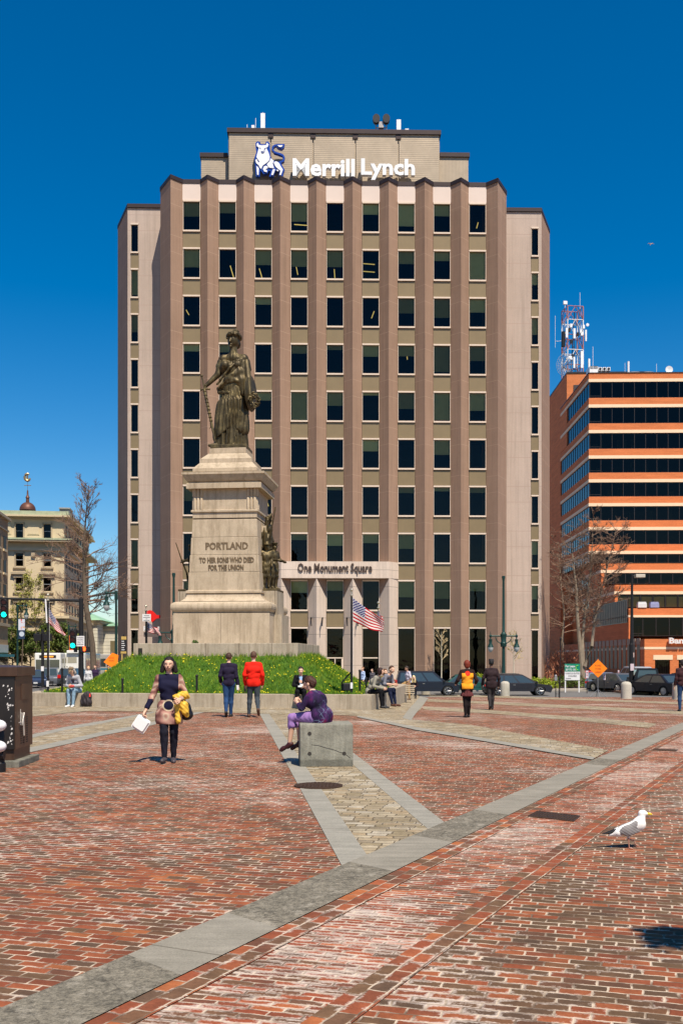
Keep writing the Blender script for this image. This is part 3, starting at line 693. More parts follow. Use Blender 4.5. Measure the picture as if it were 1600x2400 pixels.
# ---------------- monument island ----------------
def granite(name, c0, c1, stain=.5, tex=55):
    m, nt, b = newmat(name, .82, 0, .25); v = objco(nt, world=True)
    c = rampn(nt, noise(nt, v, 1.3, 6, .75), [(.32, c0), (.68, c1)])
    c = mixc(nt, 1.0, c, rampn(nt, noise(nt, v, tex, 3, .8), [(.3, .80), (.7, 1.14)]), 'MULTIPLY')
    ms = _n(nt, 'ShaderNodeMapping'); ms.inputs['Scale'].default_value = (5, 5, .5); nt.links.new(v, ms.inputs[0])
    st = rampn(nt, noise(nt, ms.outputs[0], 1.0, 5, .75), [(.48, 0.0), (.72, stain)]); c = mixc(nt, st, c, (.16, .115, .065))
    nt.links.new(c, b.inputs['Base Color']); bump(nt, b, noise(nt, v, tex, 3, .8), .35, .01); return m
GRAN = granite('warm_granite', (.40, .315, .215), (.54, .435, .31), .6)
GRAN2 = granite('stained_granite', (.34, .285, .21), (.47, .39, .29), .7)
GJ = M((.12, .09, .06), .9, 0, 0)
MA = R(-6.0)
MX, MY = -4.38, 40.0
ca, sa = math.cos(MA), math.sin(MA)
TX, TY, TW, TZ = -4.3, 39.65, 3.06, 2.2
isl = [(-10.75, 34.3), (.98, 32.35), (1.62, 35.4), (3.0, 46), (0, 51), (-8, 52), (-12.3, 46)]
def inset(poly, d):
    n = len(poly); outp = []
    for i in range(n):
        p0, p1, p2 = Vector(poly[i-1]), Vector(poly[i]), Vector(poly[(i+1) % n])
        a = (p1-p0).normalized(); b = (p2-p1).normalized(); na = Vector((-a.y, a.x)); nb = Vector((-b.y, b.x))
        m_ = (na+nb).normalized(); outp.append(tuple(p1 + m_*(d/max(.3, m_.dot(na)))))
    return outp
inn = inset(isl, .42)
wall = thing('granite_kerb_wall', 'low granite kerb wall around the grassy monument mound', 'low wall', (0, 0, 0))
n = len(isl)
for i in range(n):
    a, b, c, d = isl[i], isl[(i+1) % n], inn[(i+1) % n], inn[i]
    L = math.dist(a, b); k = max(1, round(L/2.35))
    for j in range(k):
        q = [lin(a, b, (j+.0015)/k), lin(a, b, (j+1-.0015)/k), lin(d, c, (j+1-.0015)/k), lin(d, c, (j+.0015)/k)]
        z0 = min(gz(*p) for p in q)-.05
        m = MB(); m.prism(q, z0, .465, 'z'); build('granite_block', m, GRAN2, wall, bevel=.012)
def mh(x, y):
    dx, dy = x-TX, y-TY; lx = dx*ca+dy*sa; ly = -dx*sa+dy*ca
    qx_, qy_ = max(0, abs(lx)-TW), max(0, abs(ly)-TW); d = math.hypot(qx_, qy_)
    z = 1.74 - .60*d - .05*math.sin(lx*1.3+1)*min(1, d); zf = .43
    t = z-zf
    return zf + (t if t > .3 else max(0, t+.3)**2/1.2)
def inside(p, poly):
    r = False
    for i in range(len(poly)):
        a, b = poly[i-1], poly[i]
        if (a[1] > p[1]) != (b[1] > p[1]) and p[0] < (b[0]-a[0])*(p[1]-a[1])/(b[1]-a[1])+a[0]: r = not r
    return r
SOIL, nt, b = newmat('mown_turf', .9, 0, .2); v = objco(nt, world=True)
c = rampn(nt, noise(nt, v, 1.6, 5, .7), [(.3, (.035, .085, .010)), (.55, (.07, .15, .015)), (.75, (.13, .18, .025))])
c = mixc(nt, 1.0, c, rampn(nt, noise(nt, v, 30, 3, .8), [(.3, .6), (.7, 1.3)]), 'MULTIPLY'); nt.links.new(c, b.inputs['Base Color']); bump(nt, b, noise(nt, v, 25, 3), 1, .05)
gx = frange(-12.6, 3.4, .2); gy = frange(32, 52.4, .2); m = MB(); inn2 = inset(isl, .2)
for j in range(len(gy)-1):
    for i in range(len(gx)-1):
        q = [(gx[i], gy[j]), (gx[i+1], gy[j]), (gx[i+1], gy[j+1]), (gx[i], gy[j+1])]
        if all(inside(p, inn2) for p in q): m.add([(x, y, mh(x, y)) for x, y in q], [(0, 1, 2, 3)])
structure(build('grass_mound', m, SOIL, smooth='all', fixn=False))
# grass blades and dandelions
def blades(N, seed, hgt, wdt):
    r = np.random.default_rng(seed); V = []; Fc = []; k = 0
    xs_ = r.uniform(-12.4, 3.0, N*3); ys_ = r.uniform(32.7, 48, N*3); c_ = 0
    for x, y in zip(xs_, ys_):
        if y > 42 and r.random() > .3: continue
        if not inside((x, y), inn): continue
        dx, dy = x-TX, y-TY
        if abs(dx*ca+dy*sa) < TW-.1 and abs(-dx*sa+dy*ca) < TW-.1: continue
        z = mh(x, y); near = max(abs(dx*ca+dy*sa), abs(-dx*sa+dy*ca)) < TW+.35
        h = hgt*r.uniform(.5, 1.3)*(1.7 if near and r.random() < .5 else 1); a = r.uniform(0, 6.28); w_ = wdt*r.uniform(.6, 1.3)
        lx_, ly_ = r.normal(0, .35, 2)*h
        V += [(x-math.cos(a)*w_, y-math.sin(a)*w_, z-.01), (x+math.cos(a)*w_, y+math.sin(a)*w_, z-.01), (x+lx_, y+ly_, z+h)]; Fc.append((k, k+1, k+2)); k += 3; c_ += 1
        if c_ >= N: break
    mb = MB(); mb.v = V; mb.f = Fc; mb.m = [0]*len(Fc); return mb
GR, nt, b = newmat('grass_blade', .7, 0, .2); v = objco(nt, world=True)
c = rampn(nt, noise(nt, v, 2.4, 4, .75), [(.34, (.03, .09, .006)), (.5, (.10, .20, .010)), (.66, (.24, .28, .02))])
c = mixc(nt, 1.0, c, rampn(nt, noise(nt, v, 40, 2), [(.3, .7), (.7, 1.35)]), 'MULTIPLY')
nt.links.new(c, b.inputs['Base Color'])
g_ = build('grass', blades(60000, 3, .11, .012), GR, fixn=False); g_['kind'] = 'stuff'
m = MB(); r = random.Random(9); cnt = 0
while cnt < 800:
    x, y = r.uniform(-12, 3), r.uniform(32.8, 44)
    cl = math.sin(x*2.1+math.sin(y*1.7)*2)+math.sin(y*2.6+x)
    if not inside((x, y), inn) or r.random() > .35+.3*cl: continue
    dx, dy = x-TX, y-TY
    if abs(dx*ca+dy*sa) < TW and abs(-dx*sa+dy*ca) < TW: continue
    z = mh(x, y)+r.uniform(.05, .11); s_ = r.uniform(.018, .034)
    m.add([(x+s_*math.cos(t), y+s_*math.sin(t), z) for t in (0, 1.57, 3.14, 4.71)]+[(x, y, z+s_*.8), (x, y, z-s_*.8)], [(0,1,4),(1,2,4),(2,3,4),(3,0,4),(1,0,5),(2,1,5),(3,2,5),(0,3,5)]); cnt += 1
d_ = build('dandelion_flowers', m, M((.80, .66, .02), .7, 0, .3, 9), fixn=False); d_['kind'] = 'stuff'
# terrace plinth
tr_ = thing('granite_terrace', 'broad granite terrace slab under the monument with a small dark vent', 'terrace', (TX, TY, .9), MA)
m = MB(); m.box(-TW, TW, -TW, TW, 0, TZ-.9); build('slab', m, GRAN2, tr_, bevel=.02)
m = MB()
for x in (-1.6, -.35, .9, 2.1): m.box(x-.008, x+.008, -TW-.006, -TW, 0, TZ-.9)
for y in (-1, 1): m.box(TW, TW+.006, y-.008, y+.008, 0, TZ-.9)
build('joint', m, GJ, tr_)
m = MB(); m.box(-TW+.2, -TW+.34, -TW-.03, -TW+.02, .9, 1.12); build('vent', m, M((.02, .018, .015), .6), tr_)
# pedestal
mon = thing('monument_pedestal', 'tall stepped granite pedestal inscribed to fallen sons, on the terrace', 'monument', (MX, MY, TZ), MA)
def lv(v, p):   # height and half-width from a photographed level
    w = p*40.0/(4700+p); return (CH+(HZ-v)*(40.0-w)/F - TZ, w)
def frust(prof, name, mat=GRAN, parent=mon, bev=0):
    m = MB()
    for z, w in prof: pass
    vs = []; 
    for z, w in prof: vs += [(-w, -w, z), (w, -w, z), (w, w, z), (-w, w, z)]
    fs = [(0, 3, 2, 1), tuple(len(vs)-4+i for i in range(4))] + [(4*i+k, 4*i+(k+1) % 4, 4*i+4+(k+1) % 4, 4*i+4+k) for i in range(len(prof)-1) for k in range(4)]
    m.add(vs, fs); return build(name, m, mat, parent)
L = lv
frust([(0, L(1437, 230)[1]), (L(1437, 230)[0], L(1437, 230)[1])], 'base', bev=.01)
tz, tw = L(1434, 242); t1, _ = L(1409, 242)
prof = [(tz-.02, tw-.10)] + [(tz+(t1-tz)*(.5-.5*math.cos(a)), tw-.16+.16*math.sin(a)+(-.10 if a > 2.2 else 0)*(a-2.2)) for a in [math.pi*i/10 for i in range(1, 10)]] + [(t1, L(1409, 205)[1])]
frust([(z, w) for z, w in prof], 'torus_moulding')
z0, w0 = L(1409, 203); z1, w1 = L(1392, 176)
frust([(z0, w0)] + [(z0+(z1-z0)*t, w1+(w0-w1)*(1-t)**2.2) for t in (.08, .2, .4, .6, .8, 1)], 'scotia')
frust([L(1392, 171), L(1389.5, 181), L(1384.5, 181), L(1383, 171)], 'fillet')
cs = [(1383, 1341, 171, 168.5), (1340, 1300.5, 166, 163.5), (1299.5, 1259, 161, 158.5), (1258, 1217, 156, 153.5)]
for a, b_, p0, p1 in cs: frust([L(a, p0), L(b_+.8, p1), L(b_, p1-1.5)], 'die_course', bev=0)
frust([L(1217, 150), L(1213.5, 150)], 'groove', GJ); frust([L(1213.5, 153), L(1201, 153)], 'die_course')
frust([L(1201, 155), L(1199, 160), L(1195, 160), L(1194, 156)], 'fillet')
frust([L(1194, 150), L(1144, 150)], 'neck')
z0, w = L(1194, 150); z1 = L(1144, 150)[0]
for sx in (-1, 1):
    m = MB()
    for j in range(3):
        x = sx*(w-.06-j*.13); m.lathe([(.055, z0), (.055, z0+.42), (.035, z0+.47), (.01, z0+.49), (.03, z0+.5), (.055, z0+.54), (.055, z1)], (x, -w-.005, 0), 10)
        m.lathe([(.055, z0), (.055, z0+.42), (.035, z0+.47), (.01, z0+.49), (.03, z0+.5), (.055, z0+.54), (.055, z1)], (sx*(w+.005), -w+.06+j*.13, 0), 10)
    build('reeded_pilaster', m, GRAN, mon, smooth=True)
m = MB(); zz = L(1198, 150)[0]; ww = L(1198, 156)[1]
for sx in (-1, 1):
    for j in range(7): m.ell((sx*(ww-.05-.075*j), -ww+.0, zz), (.022, .03, .022), 6, 4)
build('bead', m, GRAN, mon)
frust([L(1144, 158), L(1143.5, 179), L(1131.5, 179), L(1131, 176)], 'architrave')
z0, w0 = L(1126.5, 176); z1, w1 = L(1110.5, 195)
frust([L(1131, 168), L(1127, 168), (z0, w0)] + [(z0+(z1-z0)*t, w0+(w1-w0)*t**.85) for t in (.2, .45, .7, .9, 1)] + [(z1+.005, w1+.02), (L(1105, 196)[0], w1+.02)], 'cornice')
frust([L(1104, 153), L(1096, 153), L(1084, 126)], 'cap_step'); frust([L(1084, 122.5), L(1074, 122.5), L(1062, 90)], 'cap_step'); frust([L(1061.5, 87), L(1049.5, 87), L(1049.2, 85)], 'cap_step')
zt0 = L(1049.2, 87)[0]
# inscription in raised letters
LET = M((.15, .105, .06), .8, 0, .15, 9)
def insc(s, u0, u1, vb, vt, p):
    w_ = p*40/(4700+p); sc = (40-w_)/F; cxp = (u0+u1)/2-519.5
    zb = CH+(HZ-vb)*sc-TZ; mb = text_mb(s, (u1-u0)*sc, (vb-vt)*sc, .05, .035, (cxp*sc, -w_+.02, zb)); build('inscription', mb, LET, mon)
insc('PORTLAND', 474.5, 576, 1289, 1271, 157.5); insc('TO HER SONS WHO DIED', 460, 590.5, 1319.5, 1306, 163); insc('FOR THE UNION', 482, 566, 1337, 1323.5, 164.5)
# joints in the courses
m = MB()
wb_ = L(1437, 230)[1]; hb_ = L(1437, 230)[0]; m.box(-.02, -.008, -wb_-.004, -wb_, 0, hb_); build('joint', m, GJ, mon)
# side pedestals for the bronze groups
for s_ in (-1, 1):
    m = MB(); zt = 4.28-TZ
    m.box(min(s_*1.2, s_*1.97), max(s_*1.2, s_*1.97), -.82, .82, 1.15, zt); m.box(min(s_*1.2, s_*2.17), max(s_*1.2, s_*2.17), -.86, .86, 0, 1.15); build('side_pedestal', m, GRAN2, mon)
    m = MB()
    for y in (-.45, .0, .45): m.box(min(s_*2.17, s_*2.174), max(s_*2.17, s_*2.174), y-.01, y+.01, 0, 1.15)
    m.box(s_*1.9-.01, s_*1.9+.01, -.824, -.82, 1.15, zt); build('joint', m, GJ, mon)
    m = MB(); m.box(min(s_*1.05, s_*1.45), max(s_*1.05, s_*1.45), -.35, .35, zt-.4, zt+2.6); m.box(min(s_*1.05, s_*1.40), max(s_*1.05, s_*1.40), -.45, .45, zt-.4, zt+1.6)
    build('side_buttress', m, GRAN, mon)
# ---------------- bronze ----------------
BRZ, nt, b = newmat('patinated_bronze', .52, .55, .4); v = objco(nt)
c = rampn(nt, noise(nt, v, 2.2, 5, .75), [(.30, (.035, .026, .012)), (.5, (.085, .064, .030)), (.62, (.14, .105, .045)), (.75, (.075, .072, .045))])
ms = _n(nt, 'ShaderNodeMapping'); ms.inputs['Scale'].default_value = (7, 7, .8); nt.links.new(v, ms.inputs[0])
c = mixc(nt, 1.0, c, rampn(nt, noise(nt, ms.outputs[0], 1.3, 4, .7), [(.3, .45), (.7, 1.5)]), 'MULTIPLY')
nt.links.new(c, b.inputs['Base Color']); bump(nt, b, noise(nt, v, 28, 4), .25, .02)
def sp_(px_, py_, y=0): return ((px_-735)/4.9*39.4/F, y, (1470-py_)/4.9*39.4/F)
stat = thing('bronze_statue', 'bronze robed woman with laurel crown, sword and wreath standing on top of the monument', 'statue', (MX, MY, TZ+zt0), R(-4))
lx0 = (X((491.6+578)/2, 39.3)-MX)
m = MB(); w_ = 43*39.35/F; m.box(-w_, w_, -w_, w_, 0, .15); build('plinth', m, BRZ, stat, bevel=.02)
bz_ = .15
def q_(px_, py_, y=0):
    a = sp_(px_, py_, y); return (a[0]+.06, y, a[2]+bz_)
def folds(amp, fq, tw, ph=0, cx=.02):
    def f(P):
        a = np.arctan2(P[..., 1]-0, P[..., 0]-cx); z = P[..., 2]
        s1 = np.sin(a*fq + tw*z + ph + .8*np.sin(z*1.7+a*2)); s2 = np.sin(a*fq*2.3 - tw*1.6*z + 1.3)
        return amp*(1-np.abs(s1))*1.6 - amp*.8 + amp*.45*s2
    return f
# gown: body, lower robe
g1 = [rc(q_(700, 1440), q_(730, 1150), .50, .46, .72), rc(q_(730, 1150), q_(735, 900), .46, .42, .72), rc(q_(735, 900), q_(735, 720), .41, .35, .72), rc(q_(585, 1440, -.1), q_(680, 1100, -.12), .24, .30, .8), rc(q_(820, 1440, .05), q_(800, 1100, 0), .26, .30, .8)]
gown = net(g1, .030, .12, cut=lambda P: .15-P[..., 2], disp=folds(.055, 9, .35))
g2 = [rc(q_(735, 720), q_(735, 560), .33, .31, .68), rc(q_(640, 545, -.02), q_(810, 540, -.02), .25, .26, .8), rc(q_(622, 432), q_(862, 432), .17, .17), el(q_(650, 520, -.22), (.16, .13, .17)), el(q_(800, 520, -.22), (.16, .13, .17)),
      rc(q_(735, 320, .0), q_(735, 420), .15, .20), rc(q_(605, 450), q_(570, 520), .12, .14), rc(q_(868, 450), q_(900, 540), .12, .14)]
bod = net(g2, .026, .09, disp=folds(.011, 7, 1.6, 1))
hd = [el(q_(740, 225), (.235, .26, .30)), el(q_(722, 275, -.09), (.12, .13, .14)), rc(q_(735, 390), q_(737, 290), .17, .155), rc(q_(715, 210, -.22), q_(712, 252, -.29), .028, .042), el(q_(712, 283, -.235), (.06, .03, .02)), el(q_(714, 305, -.20), (.05, .05, .045)), rc(q_(670, 205, -.17), q_(765, 205, -.18), .035, .035)]
head = net(hd, .018, .035)
hr = [el(q_(745, 180, .04), (.27, .29, .24)), el(q_(755, 250, .17), (.20, .17, .20)), el(q_(765, 118, .02), (.13, .15, .10))]
r = random.Random(3)
for i in range(26):
    a = math.pi*2*i/26; hr.append(el((q_(745, 190)[0]+.27*math.cos(a), .02+.29*math.sin(a), q_(745, 185)[2]+.05*r.random()-.06*math.sin(a)), (.055, .055, .075)))
hair = net(hr, .02, .02, cut=lambda P: -np.maximum(np.maximum(P[..., 1]+.16, -1), P[..., 2]-(q_(0, 200)[2])) if False else np.minimum(-(P[..., 1]+.12), 9)*0 - 1, disp=lambda P: .012*np.sin(P[..., 0]*60)*np.sin(P[..., 2]*55+P[..., 1]*40))
def armr(pts, rad): return [rc(pts[i], pts[i+1], rad[i], rad[i+1]) for i in range(len(pts)-1)]
arms = net(armr([q_(590, 470), q_(560, 610, -.02), q_(440, 735, -.12)], [.145, .13, .085]) + [el(q_(425, 750, -.14), (.07, .07, .08))]
   + [rc(q_(412+6*k, 762+8*k, -.18), q_(395+6*k, 772+8*k, -.08), .020, .018) for k in range(4)] + [rc(q_(425, 745, -.18), q_(400, 742, -.20), .022, .018)], .018, .03)
arml = net(armr([q_(895, 480, -.05), q_(925, 690, -.25), q_(948, 880, -.36)], [.14, .12, .08]) + [el(q_(950, 915, -.37), (.06, .06, .08))] + [rc(q_(942+8*k, 935, -.38), q_(950+9*k, 972-3*abs(k-1), -.40), .02, .017) for k in range(4)] + [rc(q_(935, 905, -.4), q_(930, 940, -.44), .022, .018)], .018, .03)
ft = net([rc(q_(560, 1452, -.35), q_(480, 1466, -.42), .08, .06), rc(q_(770, 1455, -.40), q_(765, 1465, -.55), .075, .055)], .02, .03)
build('body', merge(gown, bod, head, arms, arml, ft), BRZ, stat, smooth='all', fixn=False)
build('hair', hair, BRZ, stat, smooth='all', fixn=False)
# mantle: a shell outside the gown, diagonal over the breast and hanging in points
def pl_(P, a, b):   # signed side of the line through two picture points, positive above/left
    ax_, az = q_(*a)[0], q_(*a)[2]; bx_, bz2 = q_(*b)[0], q_(*b)[2]
    L_ = math.hypot(bx_-ax_, bz2-az); return ((P[..., 0]-ax_)*(bz2-az) - (P[..., 2]-az)*(bx_-ax_))/L_
mt = [rc(q_(640, 1330, -.05), q_(690, 1000, -.05), .46, .48, .75), rc(q_(800, 1250), q_(780, 950), .40, .42, .8), rc(q_(725, 980), q_(735, 760), .45, .41, .76), rc(q_(735, 760), q_(750, 560), .39, .35, .74), rc(q_(720, 560), q_(850, 440), .30, .21)]
def mcut(P):
    z = P[..., 2]; x = P[..., 0]
    diag = pl_(P, (545, 760), (860, 385))      # remove left/above of the diagonal
    diag = -pl_(P, (545, 770), (850, 390))
    low = np.minimum(pl_(P, (520, 1410), (745, 1225)), pl_(P, (745, 1225), (900, 1380)))
    return diag, low
def mcf(P):
    ax_, _, az = q_(545, 770); bx_, _, bz2 = q_(850, 385); sl = (bz2-az)/(bx_-ax_)
    up = P[..., 2] - (az + sl*(P[..., 0]-ax_)); up = up/math.hypot(1, sl)      # above the diagonal
    x1, _, z1 = q_(520, 1410); x2, _, z2 = q_(750, 1225); x3, _, z3 = q_(890, 1375)
    l1 = z1+(z2-z1)*(P[..., 0]-x1)/(x2-x1); l2 = z2+(z3-z2)*(P[..., 0]-x2)/(x3-x2)
    hem = np.where(P[..., 0] < x2, l1, l2); hem = np.clip(hem, z1-.05, z2+.02)
    return np.maximum(np.maximum(up, hem-P[..., 2]), np.where(P[..., 1] > .5, 1, -1))
def mfold(P):
    x, z, y = P[..., 0], P[..., 2], P[..., 1]
    a = np.arctan2(y, x-.02)
    drape = np.sin((z-x*1.25)*6.5 + 1.2*np.sin(x*3))*(z > 2.0) + np.sin(a*10+z*.5+np.sin(z*2.5))*(z <= 2.0)
    return np.where(z > 2.0, .014, .034)*((1-np.abs(drape))*1.6-.8) + .010*np.sin(a*23+z*3)
build('mantle', net(mt, .028, .12, cut=mcf, disp=mfold), BRZ, stat, smooth='all', fixn=False)
# overfold hanging from the girdle and swag across the hip
ov = [rc(q_(560, 740, -.20), q_(720, 560, -.36), .045, .05), rc(q_(720, 560, -.36), q_(868, 410, -.12), .05, .045), rc(q_(575, 790, -.24), q_(740, 640, -.38), .04, .045), rc(q_(740, 640, -.38), q_(880, 470, -.16), .045, .04), rc(q_(690, 735, -.34), q_(800, 715, -.33), .04, .04), rc(q_(800, 715, -.33), q_(880, 740, -.25), .04, .04), rc(q_(820, 700, -.12), q_(850, 500, -.08), .30, .20, .8), rc(q_(700, 690, -.25), q_(820, 600, -.2), .17, .16), rc(q_(860, 860, -.22), q_(850, 700, -.2), .10, .17), rc(q_(575, 790, -.1), q_(760, 700, -.30), .10, .10), rc(q_(580, 830, -.12), q_(700, 850, -.3), .08, .07), rc(q_(922, 560, .02), q_(900, 470, 0), .09, .12), rc(q_(885, 1080, .0), q_(880, 760, 0), .12, .13)]
build('overfold', net(ov, .024, .05, disp=lambda P: .008*np.sin(P[..., 0]*30+P[..., 2]*6)), BRZ, stat, smooth='all', fixn=False)
# sword with belt wound scabbard
m = MB(); a_, b2 = Vector(q_(408, 800, -.2)), Vector(q_(545, 1420, -.35))
m.tube([a_.lerp(b2, t) for t in (0, .3, .6, .8, 1)], [.062, .058, .05, .045, .03], 8)
for i in range(9):
    c_ = a_.lerp(b2, .04+.07*i); m.lathe([(.05, -.03), (.085, 0), (.05, .03)], tuple(c_), 8)
m.tube([a_.lerp(b2, .55), a_.lerp(b2, .62)+Vector((.0, -.03, -.2)), a_.lerp(b2, .55)+Vector((-.02, -.03, -.42))], [.03, .03, .015], 5)
m.tube([q_(360, 805, -.2), q_(415, 790, -.2), q_(475, 798, -.2)], [.04, .035, .04], 8); m.tube([q_(410, 800, -.2), q_(380, 650, -.2)], [.03, .028], 8)
m.ell(q_(378, 640, -.2), (.05, .05, .06)); build('sword', m, BRZ, stat, smooth=True)
# shield behind the left hip and wreath in the hand
m = MB(); cS = q_(955, 835, .02); m.lathe([(.02, -.05), (.45, -.03), (.66, .02), (.70, .06), (.66, .07), (.02, .03)], (0, 0, 0), 24, 'y', 1)
ang = R(79); vs = []
for p in m.v:
    x, y, z = p; vs.append((cS[0]+x*math.cos(ang)-y*math.sin(ang), cS[1]+x*math.sin(ang)+y*math.cos(ang), cS[2]+z*1.05))
m.v = vs; build('shield', m, BRZ, stat, smooth=True)
m = MB(); cw = Vector(q_(1000, 950, -.36)); r = random.Random(5)
for i in range(90):
    a = r.uniform(0, 6.28); rr = r.uniform(.10, .30); c_ = cw + Vector((rr*math.cos(a)*.72, r.uniform(-.09, .09), rr*math.sin(a)*1.1))
    d = Vector((math.cos(a+1.2)+r.uniform(-.9, .9), r.uniform(-.9, .9), math.sin(a+1.2)+r.uniform(-.9, .9))).normalized()*.10; s2 = d.cross(Vector((0, 1, .3))).normalized()*.035
    m.add([c_-d*.3, c_+s2, c_+d, c_-s2, c_+Vector((0, -.02, 0))], [(0, 1, 4), (1, 2, 4), (2, 3, 4), (3, 0, 4), (3, 2, 1, 0)])
m.tube([cw+Vector((.2*math.cos(t), 0, .26*math.sin(t))) for t in [i*.63 for i in range(11)]], .03, 6); build('wreath', m, BRZ, stat)
# ---------------- people ----------------
SKIN = M((.68, .41, .28), .55, 0, .05, 8); SKIND = M((.16, .08, .05), .5, 0, .05, 8); SKINM = M((.42, .23, .15), .55, 0, .05, 8)
def cloth(c, v=.12, sc=9, rough=.85): return M(c, rough, 0, v, sc, .35, .15)
DEF = dict(pel=(0, 0, .53), cst=(0, 0, .72), nk=(0, .005, .825), hd=(0, -.012, .925),
  lsh=(.094, 0, .798), rsh=(-.094, 0, .798), lel=(.119, .01, .63), rel=(-.119, .01, .63), lwr=(.145, -.03, .485), rwr=(-.145, -.03, .485),
  lhp=(.048, 0, .515), rhp=(-.048, 0, .515), lkn=(.055, -.012, .285), rkn=(-.055, -.012, .285), lan=(.055, .012, .045), ran=(-.055, .012, .045),
  lto=(.068, -.085, .014), rto=(-.068, -.085, .014))
def hand_mb(H, el_, wr, side, curl=.5, palm=None):
    d = (wr-el_); d /= np.linalg.norm(d); s = H
    pn = np.array(palm if palm is not None else (-side, 0, 0), float); pn -= pn.dot(d)*d; pn /= max(1e-6, np.linalg.norm(pn))
    ac = np.cross(d, pn); c = wr + d*.028*s
    fl = [rc(wr-d*.01*s, wr+d*.01*s, .015*s, .014*s), rc(c-ac*.010*s, c+d*.028*s-ac*.014*s, .0115*s, .0105*s), rc(c+ac*.010*s, c+d*.028*s+ac*.014*s, .0115*s, .0105*s), rc(c, c+d*.03*s, .012*s, .011*s)]
    out = []
    for k, (o, ln) in enumerate(((-.0185, .036), (-.0065, .044), (.006, .041), (.0175, .032))):
        b = wr + d*.056*s + ac*o*s; a1 = curl*.7; a2 = curl*1.7
        m1 = b + (d*math.cos(a1)+pn*math.sin(a1))*ln*.5*s; m2 = m1 + (d*math.cos(a2)+pn*math.sin(a2))*ln*.5*s
        out.append(rc(b, m1, .0056*s, .0052*s)); out.append(rc(m1, m2, .0052*s, .0042*s))
    tb = wr + d*.022*s - ac*.015*s; t1 = tb + (d*.7-ac*.75+pn*.3)*.022*s; t2 = t1 + (d*.9-ac*.15+pn*.5*curl)*.022*s
    out += [rc(tb, t1, .0075*s, .0063*s), rc(t1, t2, .0062*s, .0048*s)]
    return net(fl+out, .0032*max(1, H/1.7), .0035, pad=.01)
def facegrp(H, hd, yaw, pitch, fem=False, bald=False):
    """head primitives around its centre; yaw turns it, +pitch nods down"""
    cy_, sy_ = math.cos(yaw), math.sin(yaw); cp, sp__ = math.cos(pitch), math.sin(pitch)
    def T(x, y, z):
        y, z = y*cp - z*sp__*-1*-1, z*cp + y*sp__*1
        return hd + np.array((x*cy_-y*sy_, x*sy_+y*cy_, z))*H
    return T
